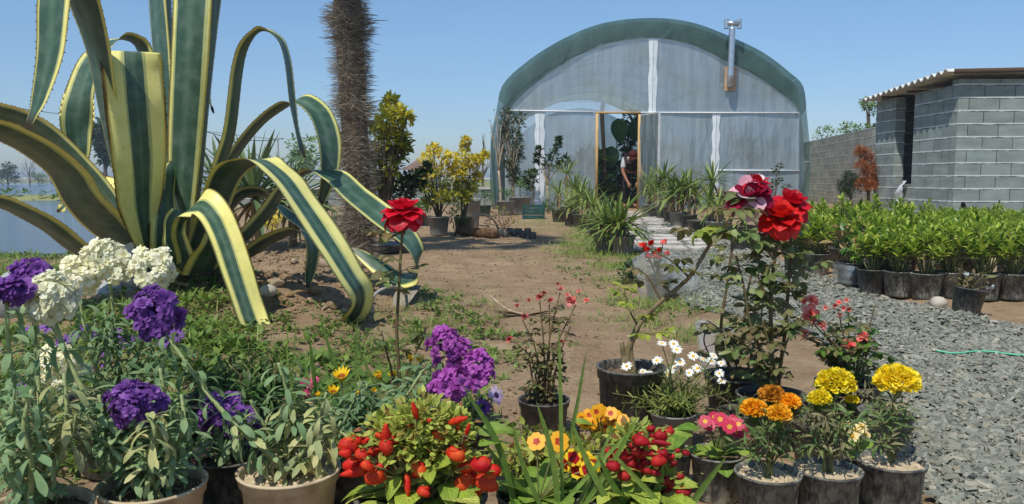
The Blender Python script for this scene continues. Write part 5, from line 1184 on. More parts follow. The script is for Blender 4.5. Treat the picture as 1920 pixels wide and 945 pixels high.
def agave_leaf(st, W, ds=1, gut=.28, n=46, mu=(.13, .13), mt=(.28, .28), face=-1, prof_=((0, .8), (.12, .8), (.5, 1), (.8, .78), (.93, .42), (1, .04)), thick=.006, cut=False, thorn=True):
    """st: stations (px, py, depth, seen width in px; + shows the underside, - the hollow top). ds: +1 arches right, -1 left.
    mu, mt: yellow margin on the two edges of the underside and of the top"""
    P = np.array([list(pix(a, b, c)) for a, b, c, d in st]); k = len(st)
    L = np.concatenate([[0], np.cumsum(np.linalg.norm(np.diff(P, axis=0), axis=1))]); L /= L[-1]
    Wt = W * np.interp(L, [q[0] for q in prof_], [q[1] for q in prof_])
    S2 = np.array([[a, b] for a, b, c, d in st], float); T2 = np.gradient(S2, axis=0)
    WV = []
    for i in range(k):
        d = nrm(P[i] - CAMV); rgt = nrm(np.cross(d, [0, 0, 1.])); up = np.cross(rgt, d)
        t2 = nrm(np.array([T2[i, 0], -T2[i, 1]])); pr = np.array([t2[1], -t2[0]])
        per = rgt * pr[0] + up * pr[1]
        wm = abs(st[i][3]) * ppm(st[i][2]); Wt[i] = max(Wt[i], wm * 1.0) if i < k - 1 else max(wm, .004)
        f = np.clip(st[i][3] * ppm(st[i][2]) / Wt[i], -1, 1); g = math.sqrt(max(0, 1 - f * f))
        WV.append(f * per + ds * g * d)
    C = spline(P, n); tt = np.linspace(0, k - 1, n); WVs = nrm(spline(np.array(WV), n)); Ws = np.maximum(.003, np.interp(tt, range(k), Wt)); Lt = np.interp(tt, range(k), L)
    T = tangents(C); WVs = nrm(WVs - T * (WVs * T).sum(1, keepdims=True)); NN = np.cross(WVs, T) * face
    nc = 13; u = np.linspace(0, 1, nc); V = []; uv = []
    for i in range(n):
        ga = gut * .14 * Ws[i] * (1 if Ws[i] > .01 else 0)
        for side in (0, 1):
            for j in range(nc):
                x = u[j] - .5; off = ga * (4 * x * x - .4) - side * thick * (1 - (2 * abs(x)) ** 2.5) * min(1, Ws[i] / (W * .5)) * (1.6 - .9 * Lt[i])
                V.append(C[i] + WVs[i] * x * Ws[i] + NN[i] * off); a_, b_ = (mt, mu)[side]; uv.append((np.interp(u[j], [0, max(a_, .002), 1 - max(b_, .002), 1], [0, .21, .79, 1]), Lt[i] * (1 if not cut else .9)))
    Fs = []; st_ = 2 * nc
    for i in range(n - 1):
        for j in range(nc - 1):
            a, b = i * st_ + j, (i + 1) * st_ + j
            Fs.append((a, a + 1, b + 1, b)); a2, b2 = a + nc, b + nc; Fs.append((a2 + 1, a2, b2, b2 + 1))
        for j, rev in ((0, 1), (nc - 1, 0)):
            a, b = i * st_ + j, (i + 1) * st_ + j; f = (a, b, b + nc, a + nc); Fs.append(f if rev else f[::-1])
    e0 = (n - 1) * st_
    for j in range(nc - 1): Fs.append((e0 + j, e0 + j + 1, e0 + nc + j + 1, e0 + nc + j))
    mb = MB(); mb.add(V, Fs, 0, uv)
    if thorn:
        tot = np.linalg.norm(np.diff(C, axis=0), axis=1).sum(); nt_ = int(tot / .036)
        for sgn, j in ((-1, 0), (1, nc - 1)):
            for q_ in range(nt_):
                x = (q_ + .5 + rnd.uniform(-.2, .2)) / nt_ * (n - 1); i = int(x)
                if x > (n - 1) * .93: continue
                f = x - i; V_ = np.array(V[i * st_ + j]) * (1 - f) + np.array(V[min(n - 1, i + 1) * st_ + j]) * f; wd = WVs[i] * sgn; h = rnd.uniform(.006, .011)
                b = .004; mb.add([V_ - T[i] * b - wd * .001, V_ + T[i] * b - wd * .001, V_ + NN[i] * b * .7, V_ + wd * h + T[i] * h * .3], [(0, 1, 3), (1, 2, 3), (2, 0, 3)], 1)
    return mb.build('leaf', [AGV, THORN], ag)
AL = agave_leaf
# front upright leaf, cut off square at the top
AL([(274, 470, 4.18, 20), (270, 440, 4.14, 40), (264, 380, 4.08, 76), (263, 300, 4.02, 93), (255, 200, 3.98, 104), (249, 130, 3.98, 103), (247, 97, 4.0, 99)], .29, 1, .09, 60, mu=(.33, .30), prof_=((0, .4), (.3, 1), (1, 1)), cut=True)
# tall upright leaves
AL([(340, 420, 4.5, 40), (340, 380, 4.46, 46), (346, 250, 4.4, 60), (355, 100, 4.36, 66), (360, -20, 4.38, 66), (362, -170, 4.5, 50), (360, -330, 4.7, 8)], .25, -1, .34, mu=(.10, .07))
AL([(362, 400, 4.7, 16), (372, 330, 4.72, 18), (382, 200, 4.75, 22), (396, 60, 4.8, 24), (408, -30, 4.85, 22), (425, -150, 4.95, 18), (440, -260, 5.1, 3)], .22, 1, .3, mu=(.1, .08))
AL([(318, 440, 4.62, 34), (316, 380, 4.64, 32), (310, 230, 4.68, 28), (301, 100, 4.72, 29), (293, 0, 4.78, 27), (284, -140, 4.9, 20), (276, -260, 5.05, 3)], .24, -1, .3, mu=(.02, .05))
AL([(330, 400, 4.85, 14), (325, 250, 4.95, 15), (319, 80, 5.05, 14), (316, -20, 5.1, 12), (312, -140, 5.2, 3)], .2, 1, .25, mu=(.05, .05))
AL([(365, 380, 4.95, 8), (371, 250, 5.1, 9), (377, 185, 5.2, 10), (384, 174, 5.25, 3), (391, 186, 5.3, -8), (401, 213, 5.3, 2)], .12, 1, .25, 30, mu=(.05, .05))
# leaf that climbs out of the frame on the left and hangs back down
AL([(268, 475, 4.34, 30), (252, 420, 4.26, 30), (228, 330, 4.15, 27), (203, 215, 4.02, 31), (182, 95, 3.9, 40), (155, 0, 3.8, 52), (138, -55, 3.74, 50), (118, -72, 3.68, 6), (106, -40, 3.6, -48), (101, 10, 3.58, -52), (94, 100, 3.56, -44), (75, 180, 3.56, -27), (62, 215, 3.56, -15), (48, 246, 3.56, -2)], .25, -1, .2, 74, mu=(.02, .05), mt=(.06, .18))
# arch behind, drooping on its left
AL([(300, 440, 4.9, 18), (292, 300, 5.05, 20), (285, 180, 5.15, 24), (266, 92, 5.2, 26), (236, 70, 5.15, 14), (205, 80, 5.08, -14), (172, 115, 5.0, -34), (152, 170, 4.95, -46), (144, 232, 4.95, -56), (147, 280, 4.95, -42), (150, 312, 4.95, -22), (152, 336, 4.95, -2)], .26, -1, .5, 64, mu=(.06, .06), mt=(.08, .08))
# big dark leaf sweeping left
AL([(262, 478, 4.36, 44), (235, 455, 4.28, 46), (200, 425, 4.18, 50), (158, 378, 4.0, 50), (122, 325, 3.85, 46), (75, 285, 3.7, 38), (25, 258, 3.56, 32), (-20, 245, 3.45, 30), (-70, 250, 3.35, 26), (-110, 275, 3.3, 3)], .31, -1, .3, mu=(.02, .10))
AL([(255, 450, 4.7, 20), (200, 365, 4.8, 28), (140, 300, 4.86, 34), (92, 255, 4.86, 36), (45, 226, 4.84, 34), (0, 212, 4.8, 34), (-50, 205, 4.78, 30), (-110, 215, 4.76, 3)], .24, -1, .3, mu=(.12, .06))
AL([(265, 520, 4.2, 20), (215, 505, 4.05, 26), (150, 468, 3.9, 26), (100, 430, 3.75, 25), (50, 400, 3.6, 24), (0, 380, 3.5, 24), (-60, 372, 3.4, 22), (-120, 392, 3.3, 3)], .22, -1, .3, mu=(.02, .1))
AL([(268, 450, 4.75, -60), (245, 400, 4.85, -66), (215, 365, 4.92, -54), (180, 354, 4.98, -38), (150, 362, 5.02, -24), (128, 378, 5.04, -12), (107, 398, 5.06, -2)], .26, -1, .2, 40, mt=(.34, .3))
# right side
AL([(376, 430, 4.6, 20), (391, 376, 4.5, 22), (412, 310, 4.45, 22), (432, 244, 4.4, 22), (447, 127, 4.34, 21), (464, 76, 4.3, 16), (492, 55, 4.28, 5), (522, 71, 4.26, -8), (538, 112, 4.25, -12), (548, 193, 4.25, -12), (559, 254, 4.25, -8), (572, 296, 4.25, -2)], .19, 1, .3, 64, mu=(.10, .02), mt=(.05, .05))
AL([(392, 440, 4.7, 24), (412, 350, 4.75, 24), (440, 290, 4.8, 20), (488, 230, 4.85, 18), (535, 196, 4.88, 15), (567, 187, 4.86, -20), (600, 213, 4.8, -36), (617, 262, 4.75, -42), (618, 318, 4.72, -34), (608, 360, 4.72, -20), (598, 392, 4.72, -2)], .22, 1, .32, 56, mu=(.1, .14), mt=(.04, .10))
AL([(372, 470, 4.3, 40), (398, 400, 4.22, 48), (424, 335, 4.12, 42), (455, 305, 4.0, 20), (490, 300, 3.88, -12), (532, 330, 3.78, -36), (573, 385, 3.7, -45), (620, 455, 3.62, -52), (657, 515, 3.6, -50), (677, 550, 3.64, -40), (672, 582, 3.70, -32), (652, 606, 3.77, -24), (622, 622, 3.82, -3)], .27, 1, .16, 74, mu=(.07, .1), mt=(.25, .36))
AL([(352, 478, 4.2, 40), (342, 430, 4.14, 30), (354, 394, 4.05, 12), (378, 380, 3.95, -40), (402, 400, 3.86, -52), (424, 445, 3.78, -56), (446, 510, 3.7, -57), (468, 578, 3.64, -55), (488, 633, 3.60, -50)], .22, 1, .10, 60, mu=(.15, .15), mt=(.19, .41), prof_=((0, 1), (.3, .8), (1, .72)), cut=True)
AL([(385, 480, 4.55, 24), (449, 449, 4.6, 26), (498, 400, 4.66, 26), (533, 351, 4.7, 20), (582, 319, 4.7, 8), (625, 328, 4.62, -26), (667, 365, 4.5, -36), (711, 400, 4.4, -40), (756, 438, 4.3, -38), (784, 478, 4.26, -24), (780, 512, 4.34, 18), (747, 524, 4.42, 28), (705, 497, 4.5, 28), (672, 474, 4.55, 16), (648, 462, 4.58, 2)], .22, 1, .28, 80, mu=(.12, .03), mt=(.02, .04))
AL([(400, 500, 4.45, 18), (458, 478, 4.4, 20), (505, 449, 4.35, 20), (551, 432, 4.3, 12), (576, 438, 4.26, -16), (586, 468, 4.24, -25), (583, 502, 4.24, -22), (576, 540, 4.24, -2)], .18, 1, .3, 46, mu=(.14, .03), mt=(.05, .05))
AL([(385, 450, 4.75, 20), (427, 391, 4.8, 22), (458, 362, 4.84, 22), (498, 364, 4.84, 14), (542, 402, 4.8, -20), (573, 430, 4.78, -12), (590, 450, 4.76, -2)], .19, 1, .3, 40, mu=(.1, .04), mt=(.1, .1))
# short inner leaves and old cut leaf bases round the stem
AL([(310, 500, 4.3, 40), (312, 440, 4.24, 56), (314, 390, 4.3, 40), (318, 340, 4.38, 22), (322, 300, 4.44, 3)], .24, 1, .2, 30, mu=(.1, .2))
AL([(345, 505, 4.22, 30), (330, 460, 4.12, 44), (326, 425, 4.1, 40), (336, 395, 4.1, 26)], .2, -1, .3, 20, prof_=((0, 1), (1, .8)), cut=True, mu=(.15, .1))
AL([(375, 510, 4.2, 40), (388, 480, 4.1, 44), (400, 452, 4.06, 36), (408, 430, 4.1, 22)], .2, 1, .3, 20, prof_=((0, 1), (1, .8)), cut=True, mu=(.15, .1))
AL([(310, 520, 4.2, 40), (285, 500, 4.1, 44), (262, 480, 4.06, 30), (250, 468, 4.1, 18)], .2, -1, .3, 20, prof_=((0, 1), (1, .8)), cut=True, mu=(.15, .1))
mb = MB(); lathe(mb, [(.17, -.12), (.20, 0), (.2, .1), (.17, .22), (.10, .34), (.02, .4)], 18, (AG.x, AG.y + .05, gzf(AG.x, AG.y) - .02)); mb.build('stem', solid('agave_stem', srgb(104, 92, 66), srgb(62, 52, 42), 16, .95, .1, .7, .03), ag)
# dead leaf scraps under the plant
for i, (px, py, L, a) in enumerate([(350, 545, .28, 2.6), (450, 540, .3, .3), (545, 560, .24, 1.2)]):
    b = onground(px, py); t = leaf(.2, 6, .5, .5, 'sword', 3, .02, i); mb = MB(); mb.inst(t, frames(np.array([[math.cos(a), math.sin(a), .12]]), np.array([[0, 0, 1.]])), [(b.x, b.y, b.z + .02)], [L])
    tag(mb.build('dead_leaf', YUCD), ('dry curled leaf scrap under the left side of the agave', 'dry leaf scrap on the soil right of the agave stem', 'dry leaf scrap on the mound below the hanging agave leaf tip')[i], 'dead leaf')
b = onground(748, 575); t = leaf(.5, 8, .25, .9, 'strap', 5, .02, 9); mb = MB(); mb.inst(t, frames(np.array([[.25, .55, .75]]), np.array([[-.2, -.8, .6]])), [(b.x, b.y, b.z - .01)], [.24])
tag(mb.build('dead_leaf', leafmat('grey_dead_leaf', [srgb(150, 142, 128), srgb(128, 120, 108)], .85, .1)), 'broad grey dried leaf standing from the soil below the curled agave leaf', 'dead leaf')
# ================================================================== flowering pots in front
STK = leafmat('stock_leaf', [srgb(118, 148, 104), srgb(138, 164, 118), srgb(100, 132, 90), srgb(156, 176, 128)], .6, .35, .3, mott=.15)
STKY = leafmat('stock_leaf_pale', [srgb(168, 172, 116), srgb(188, 186, 126), srgb(140, 154, 110), srgb(204, 196, 142)], .6, .3, .25, mott=.15)
STKD = leafmat('stock_leaf_dry', [srgb(196, 180, 132), srgb(172, 152, 104), srgb(208, 196, 156)], .8, .25, .2)
STST = solid('stock_stem', srgb(150, 160, 108), srgb(120, 132, 86), 40, .6, .25, .15, .002)
PUR = leafmat('purple_petal', [srgb(124, 72, 158), srgb(146, 90, 182), srgb(106, 58, 140), srgb(164, 110, 198)], .55, .4, .25, mott=.12)
VIO = leafmat('violet_petal', [srgb(176, 80, 178), srgb(196, 104, 198), srgb(158, 64, 160), srgb(210, 128, 208)], .55, .4, .25, mott=.12)
CRM_ = leafmat('cream_petal', [srgb(250, 248, 222), srgb(254, 252, 234), srgb(248, 242, 200), srgb(254, 252, 238)], .55, .42, .25, mott=.08)
LV = np.array([0, 0, 1.0])
stkT = [leaf(.22, 8, .2, c, 'spat', 3, .006, i) for i, c in enumerate((.7, 1.3, 1.9, 2.5))]
def floret(seed, layers=((6, 1.5, 1.0), (5, 1.05, .85), (4, .55, .6)), ruf=.16, W=.8):
    """double ruffled floret, unit radius, facing +Z"""
    q_ = np.random.RandomState(seed); V = []; Fa = []; UV = []; n = 0
    for cnt, ang, ln in layers:
        for i in range(cnt):
            T = leaf(W, 4, .0, .55, 'petal', 4, ruf, q_.randint(9999), .12)
            a = 2 * PI * (i + q_.uniform(-.25, .25)) / cnt + ang * 3; t = ang + q_.uniform(-.15, .15)
            d = np.array([math.sin(t) * math.cos(a), math.sin(t) * math.sin(a), math.cos(t)]); up = np.array([-math.cos(t) * math.cos(a), -math.cos(t) * math.sin(a), math.sin(t)])
            R = frames(d[None], up[None])[0]; v = (T[0] * ln) @ R.T
            V.append(v); Fa.append(T[1] + n); UV.append(T[2]); n += len(v)
    return np.vstack(V), np.vstack(Fa), np.vstack(UV)
FLO = [floret(i) for i in range(4)]
def stock_bloom(t, c, rx, rz, mat, r, n_=34, fr=.0175, name='flower_head', axis=(0, 0, 1)):
    """rounded spike of double florets"""
    n = max(9, int(n_ * .56)); mb = MB(); c = np.array(c); i = np.arange(n); z = 1 - 2 * (i + .5) / n * .93; a = i * 2.399 + r.uniform(0, 6); q_ = np.sqrt(np.maximum(0, 1 - z * z))
    D = np.stack([q_ * np.cos(a), q_ * np.sin(a), z], 1) + r.normal(0, .12, (n, 3)); D = nrm(D)
    P = c + D * np.array([rx, rx, rz]) * r.uniform(.68, 1.0, (n, 1))
    U = nrm(D + r.normal(0, .35, (n, 3)) + np.array([-.15, -.25, .5])); X = frames(nrm(np.cross(U, rand_dirs(r, n))), U)
    S = fr * 1.12 * r.uniform(.75, 1.3, n)
    for k in range(4):
        s_ = i % 4 == k; mb.inst(FLO[k], X[s_], P[s_], S[s_])
    # small dark calyces / core so that no light shows through
    return mb.build(name, mat, t)
def leafy(mb, P, n, size, r, t0=.05, t1=.92, T=stkT, droop=(0, 1, 2, 3), el=.5, taper=.4, mats=(0,), up=None):
    """leaves in a spiral along the stem P"""
    P = np.asarray(P); k = len(P)
    tt = np.sort(r.uniform(t0, t1, n)); ii = tt * (k - 1); i0 = np.minimum(ii.astype(int), k - 2); f = (ii - i0)[:, None]
    C = P[i0] * (1 - f) + P[i0 + 1] * f; Tg = tangents(P)[i0]
    a = np.arange(n) * 2.399 + r.uniform(0, 6); B1 = nrm(np.cross(Tg, rand_dirs(r, 1) + [.01, .3, .05])); B2 = np.cross(Tg, B1)
    O = B1 * np.cos(a)[:, None] + B2 * np.sin(a)[:, None]
    e = (el * r.uniform(.5, 1.5, n))[:, None]; D = nrm(O + Tg * e + LV * .15)
    S = size * (1 - taper * np.abs(tt - .45)) * r.uniform(.7, 1.15, n)
    U = nrm(Tg * .8 + LV * .5 + r.normal(0, .2, (n, 3))); kk = r.choice(len(droop), n)
    for j, dj in enumerate(droop):
        s_ = kk == j; mb.inst(T[dj], frames(D[s_], U[s_]), C[s_] + O[s_] * .003, S[s_])
def stem(t, pts, r0, r1, mat, n=22, name='stem', ns=7):
    mb = MB(); P = spline(pts, n); tube(mb, P, np.linspace(r0, r1, n), ns); mb.build(name, mat, t); return P
def gpot(name, label, cat, px, py, wpx, h, mat, soil=None, group=None, seed=0, taper=.78, fill=.14, rimh=.16):
    loc, d = potpx(px, py, wpx, h); t = thing(name, label, cat, loc, group); s = pot(t, loc, d, h, mat, soil, 40, taper, fill, seed=seed, rimh=rimh); return t, s, loc, d
def sp(s, *pts):
    """stem points: soil first, then (px, py, dy) at the soil's depth plus dy"""
    return [s] + [pix(a, b, s.y + c) for a, b, c in pts]

# ---- stocks on the left
def stock_plant(label, px, py, w_, h, mat, stems, seed, soil=None, leafm=STK, fill=.14):
    t, s, loc, d = gpot('potted_stock', label, 'potted flower', px, py, w_, h, mat, soil, 'stocks in pots at the front left', seed, fill=fill); r = np.random.RandomState(seed)
    la = MB(); lb = MB(); ld = MB()
    for st in stems:
        off = Vector((r.uniform(-.3, .3) * d / 2, r.uniform(-.3, .3) * d / 2, -.008)); s0 = s + off
        P = stem(t, [s0] + [pix(a, b, s.y + off.y + c) for a, b, c in st['p']], st.get('r', .0055), .0035, STST)
        leafy(lb if st.get('pale') else la, P, int(st.get('n', 40) * 1.5), st.get('L', .062) * 1.12, r, st.get('t0', .06), st.get('t1', .93), el=st.get('el', .2))
        if st.get('dry', 0): leafy(ld, P, st['dry'], .05, r, .0, .3, droop=(2, 3), el=-.1)
        # side shoots
        for _ in range(int(st.get('side', 0) * 2.2)):
            k = int(r.uniform(.15, .6) * 21); a_ = r.uniform(0, 6.28); e_ = Vector(P[k]) + Vector((math.cos(a_) * .05, math.sin(a_) * .05, r.uniform(.02, .09))); Q = stem(t, [Vector(P[k]), Vector(P[k]).lerp(e_, .5) + Vector((math.cos(a_) * .012, math.sin(a_) * .012, 0)), e_], .003, .002, STST, 8, 'side_shoot', 5); leafy(lb if st.get('pale') else la, Q, 16, .045, r, .2, 1.0)
        for b in st.get('b', []):
            c = pix(b[0], b[1], s.y + b[2]); k_ = ppm(c.y); stock_bloom(t, c, b[3] * k_, b[4] * k_, b[5], r, b[6] if len(b) > 6 else 36, b[7] if len(b) > 7 else .0175)
    if la.n: la.build('leaves', leafm, t)
    if lb.n: lb.build('pale_leaves', STKY, t)
    if ld.n: ld.build('dry_leaves', STKD, t)
    return t
stock_plant('potted stock at the far left edge with two deep purple blooms and grey green leaves', 70, 948, 195, .15, BEIGE, [
    dict(p=[(40, 800, .03), (18, 660, .06), (12, 560, .08)], n=46, b=[(14, 548, .08, 30, 26, PUR, 18, .019)], dry=8, side=2),
    dict(p=[(75, 780, .12), (66, 640, .18), (58, 530, .2)], n=40, b=[(58, 515, .2, 32, 26, PUR, 18, .019)], side=2),
    dict(p=[(20, 860, -.04), (0, 760, -.05), (-20, 690, -.05)], n=30, side=2, dry=6), dict(p=[(110, 860, -.02), (125, 780, -.02), (120, 700, 0)], n=30, pale=True, side=2, dry=8), dict(p=[(60, 880, -.06), (45, 800, -.07), (60, 730, -.06)], n=26, side=1)], 101, SOIL)
stock_plant('beige potted stock with one tall front cream bloom and one low purple bloom', 287, 905, 195, .15, BEIGE, [
    dict(p=[(232, 890, .0), (190, 800, .0), (135, 690, .02), (112, 630, .03), (97, 580, .03)], n=30, r=.0075, t0=.1, t1=.8, b=[(93, 558, .03, 46, 45, CRM_, 52, .0195)], side=2),
    dict(p=[(262, 840, .02), (255, 785, .0)], n=26, b=[(253, 755, -.02, 52, 42, PUR, 46, .0185)], t1=.8),
    dict(p=[(300, 830, .05), (310, 760, .06), (300, 690, .07)], n=40, side=3, dry=8), dict(p=[(240, 850, -.03), (200, 790, -.03), (185, 740, -.02)], n=36, dry=10, side=2),
    dict(p=[(330, 850, .0), (345, 790, .0), (340, 740, .02)], n=34, side=2, dry=6), dict(p=[(215, 860, .06), (150, 780, .07), (90, 740, .08)], n=38, side=2, dry=4), dict(p=[(280, 860, -.06), (290, 810, -.07), (275, 775, -.06)], n=24, pale=True)], 102, SOIL)
stock_plant('potted stock behind the others with two tall cream blooms before the pale stone', 215, 790, 150, .13, BLK, [
    dict(p=[(222, 700, .03), (214, 600, .05), (204, 520, .06)], n=36, b=[(196, 490, .06, 40, 44, CRM_, 48, .02)], side=3),
    dict(p=[(250, 700, .05), (278, 600, .06), (286, 530, .06)], n=36, b=[(286, 503, .06, 40, 42, CRM_, 48, .02)], side=3),
    dict(p=[(190, 720, .0), (160, 620, .0), (146, 545, .02)], n=34, b=[(143, 520, .02, 32, 34, CRM_, 36, .02)], side=2),
    dict(p=[(180, 760, -.06), (130, 720, -.08), (112, 700, -.1)], n=18, b=[(112, 688, -.1, 36, 48, CRM_, 34, .018)]),
    dict(p=[(260, 740, -.02), (300, 690, -.02), (320, 650, 0)], n=34, side=3)], 103, SOILD)
stock_plant('beige pot of yellowing drooping stock leaves with one leaning stem to a rich purple bloom', 542, 878, 192, .15, BEIGE, [
    dict(p=[(528, 872, -.02), (478, 830, -.02), (430, 785, .0), (380, 725, .03), (335, 660, .06), (302, 615, .08)], n=46, r=.007, t0=.22, t1=.93, L=.06, b=[(290, 586, .08, 48, 44, PUR, 46, .0195)]),
    dict(p=[(548, 830, .0), (545, 770, .0), (532, 715, .0), (522, 680, .01)], n=26, pale=False, L=.066, el=.3, t0=.3, t1=1.0), dict(p=[(552, 830, .0), (548, 780, .0), (540, 740, .0)], n=18, pale=True, L=.07, dry=12, t0=.1),
    dict(p=[(580, 830, .02), (600, 780, .02), (612, 735, .03)], n=26, pale=True, L=.066, dry=10), dict(p=[(590, 850, -.03), (620, 820, -.03), (640, 790, -.02)], n=24, pale=True, L=.06, dry=10),
    dict(p=[(500, 850, -.02), (460, 810, -.03), (440, 800, -.03)], n=12, pale=True, L=.06, dry=10), dict(p=[(520, 840, .04), (490, 790, .05), (470, 750, .06)], n=22, L=.06, dry=6)], 104, SOILP)
stock_plant('black potted stock with low shaded purple blooms between the two beige pots', 425, 850, 150, .13, BLK, [
    dict(p=[(420, 820, .0), (415, 800, .0)], n=16, b=[(404, 775, -.02, 30, 36, PUR, 26, .018)]), dict(p=[(440, 830, .0), (440, 800, -.02)], n=14, b=[(448, 790, -.02, 36, 36, PUR, 30, .018)]), dict(p=[(430, 800, .0), (424, 770, .02), (425, 750, .04)], n=20, b=[(422, 760, .03, 26, 26, PUR, 18, .018)])], 105, SOILD)
stock_plant('leaning stock with three bright violet blooms above the red slipper flowers', 625, 845, 140, .13, BLK, [
    dict(p=[(650, 805, .0), (700, 775, .0), (760, 745, .0), (810, 722, .0), (842, 712, .0)], n=54, r=.006, t0=.1, t1=.93, L=.055, b=[(846, 722, -.01, 44, 34, VIO, 38, .0175)]),
    dict(p=[(660, 800, .04), (740, 740, .06), (800, 690, .08), (834, 668, .09)], n=50, r=.006, t0=.1, t1=.93, L=.055, b=[(838, 648, .09, 36, 34, VIO, 36, .0175)]),
    dict(p=[(680, 800, .06), (780, 750, .08), (850, 720, .08), (890, 706, .08)], n=50, r=.006, t0=.1, t1=.85, L=.055, b=[(894, 694, .06, 34, 38, VIO, 38, .0175)]),
    dict(p=[(640, 800, .0), (660, 760, .0), (690, 720, .02)], n=40, L=.055, side=2), dict(p=[(680, 800, .02), (740, 770, .02), (790, 700, .02)], n=40, L=.05, side=2)], 106, SOILD)

# ---- daisies of several kinds
def daisy(t, c, rad, n, mat, cmat, r, axis, W=.26, curl=.25, name='flower', two=False, disk=.28, shape='strap', lift=.15):
    axis = nrm(np.array(axis, float)); mb = MB(); T = leaf(W, 5, .1, curl, shape, 3)
    x = nrm(np.cross(axis, [.3, .9, .1])); y = np.cross(axis, x)
    for ly in range(2 if two else 1):
        a = 2 * PI * np.arange(n) / n + r.uniform(-.08, .08, n) + ly * PI / n; D = nrm(x * np.cos(a)[:, None] + y * np.sin(a)[:, None] + axis * (lift + ly * .25) + r.normal(0, .06, (n, 3)))
        mb.inst(T, frames(D, np.tile(axis, (n, 1))), np.tile(c, (n, 1)) + D * rad * disk * .5, rad * r.uniform(.85, 1.05, n) * (1 - .15 * ly) * .88)
    k = 40; i = np.arange(k); rr_ = np.sqrt((i + .5) / k); a = i * 2.399
    Pd = np.array(c) + (x * (np.cos(a) * rr_)[:, None] + y * (np.sin(a) * rr_)[:, None]) * rad * disk + axis * ((1 - rr_ ** 2)[:, None] * rad * disk * .5)
    f = mb.build(name, mat, t); md = MB(); md.inst(ICO1, frames(np.tile(x, (k, 1)), np.tile(axis, (k, 1))), Pd, np.full(k, rad * disk * .24)); md.build('disc', cmat, f); return f
YDISC = leafmat('yellow_disc', [srgb(240, 190, 20), srgb(226, 160, 16), srgb(250, 210, 50)], .7, .05)
DDISC = leafmat('dark_disc', [srgb(50, 40, 90), srgb(38, 34, 60)], .7, .05)
GRL = leafmat('daisy_leaf', [srgb(100, 124, 58), srgb(132, 150, 72), srgb(160, 166, 88), srgb(112, 120, 66)], .55, .4)
t, s, loc, d = gpot('potted_daisy', 'grey pot of white daisies with yellow centres standing between the rose pots', 'potted flower', 1262, 772, 88, .105, GRYP, SOIL, None, 110, taper=.8)
r = np.random.RandomState(110); ml = MB(); ms = MB()
DZ_ = [(1241, 644), (1263, 645), (1269, 656), (1232, 676), (1175, 687), (1205, 697), (1219, 701), (1275, 679), (1300, 668), (1319, 674), (1338, 667), (1352, 681), (1349, 700), (1353, 714), (1292, 699), (1308, 691), (1265, 690), (1252, 702), (1256, 697), (1334, 677)]
ft = leaf(.17, 4, .2, .4, 'lance')
for i, (a, b) in enumerate(DZ_):
    c = pix(a, b, s.y + r.uniform(-.06, .1)); base = s + Vector((r.uniform(-.03, .03), r.uniform(-.03, .03), 0)); m_ = base.lerp(c, .5) + Vector((r.uniform(-.01, .01), 0, .015)); P = spline([base, m_, c], 12); tube(ms, P, .0016, 5)
    leafy(ml, P, 26, .028, r, .02, .78, [ft], (0,), .6, .3); daisy(t, c, .0155 * r.uniform(.85, 1.15), 17, WHT, YDISC, r, (r.uniform(-.4, .35), r.uniform(-.75, -.25), .8), .3, .3)
for i in range(80):
    e = s + Vector((r.normal(0, .062), r.normal(0, .05), r.uniform(.02, .095))); P = spline([s, s.lerp(e, .5) + Vector((0, 0, .015)), e], 8); tube(ms, P, .0013, 4); leafy(ml, P, 16, .03, r, .1, 1, [ft], (0,), .6, .2)
ms.build('stems', STEMG, t); ml.build('foliage', GRL, t)
LAV = leafmat('lavender_petal', [srgb(214, 186, 226), srgb(196, 160, 214), srgb(228, 206, 236)], .5, .35); LAVD = leafmat('purple_daisy_petal', [srgb(128, 70, 170), srgb(150, 92, 190), srgb(104, 54, 150)], .5, .35)
t, s, loc, d = gpot('potted_daisy', 'shaded pot of purple daisies tucked behind the cream stocks', 'potted flower', 200, 740, 150, .12, BLK, SOILD, None, 111); r = np.random.RandomState(111); ml = MB(); ms = MB()
for a, b in [(170, 630), (195, 655), (182, 690), (240, 640), (150, 622), (330, 628), (60, 620), (90, 612), (215, 628), (310, 640), (40, 727), (120, 640)]:
    c = pix(a, b, s.y + r.uniform(-.05, .15)); base = s + Vector((r.uniform(-.05, .05), r.uniform(-.05, .05), 0)); P = spline([base, base.lerp(c, .55) + Vector((0, 0, .03)), c], 10); tube(ms, P, .002, 5); leafy(ml, P, 12, .05, r, .2, .95, stkT, (0, 1, 2)); daisy(t, c, .027, 16, LAVD, DDISC, r, (r.uniform(-.4, .4), -.6, .6), .3, .3)
ms.build('stems', STST, t); ml.build('foliage', leafmat('daisy_leaf', []), t)
t, s, loc, d = gpot('potted_daisy', 'pinkish white and dark eyed lilac daisies below the violet stock blooms', 'potted flower', 870, 800, 110, .12, BLK, SOILD, None, 112); r = np.random.RandomState(112); ml = MB(); ms = MB()
for a, b, ax, ma in ((819, 754, (-.1, -.75, .25), leafmat('pale_pink_petal', [srgb(240, 214, 240), srgb(230, 196, 232), srgb(246, 228, 246)], .5, .35)), (930, 741, (.5, -.5, .3), LAV), (905, 762, (.2, -.6, .5), LAVD)):
    c = pix(a, b, s.y - .03); P = spline([s, s.lerp(c, .5) + Vector((0, 0, .02)), c], 10); tube(ms, P, .002, 5); leafy(ml, P, 10, .045, r, .2, .95, stkT, (0, 1, 2)); daisy(t, c, .026, 15, ma, DDISC, r, ax, .34, .35)
for i in range(14):
    e = s + Vector((r.normal(0, .06), r.normal(0, .05), r.uniform(.02, .10))); P = spline([s, s.lerp(e, .5) + Vector((0, 0, .02)), e], 8); tube(ms, P, .002, 4); leafy(ml, P, 12, .04, r, .2, 1, stkT, (0, 1, 2))
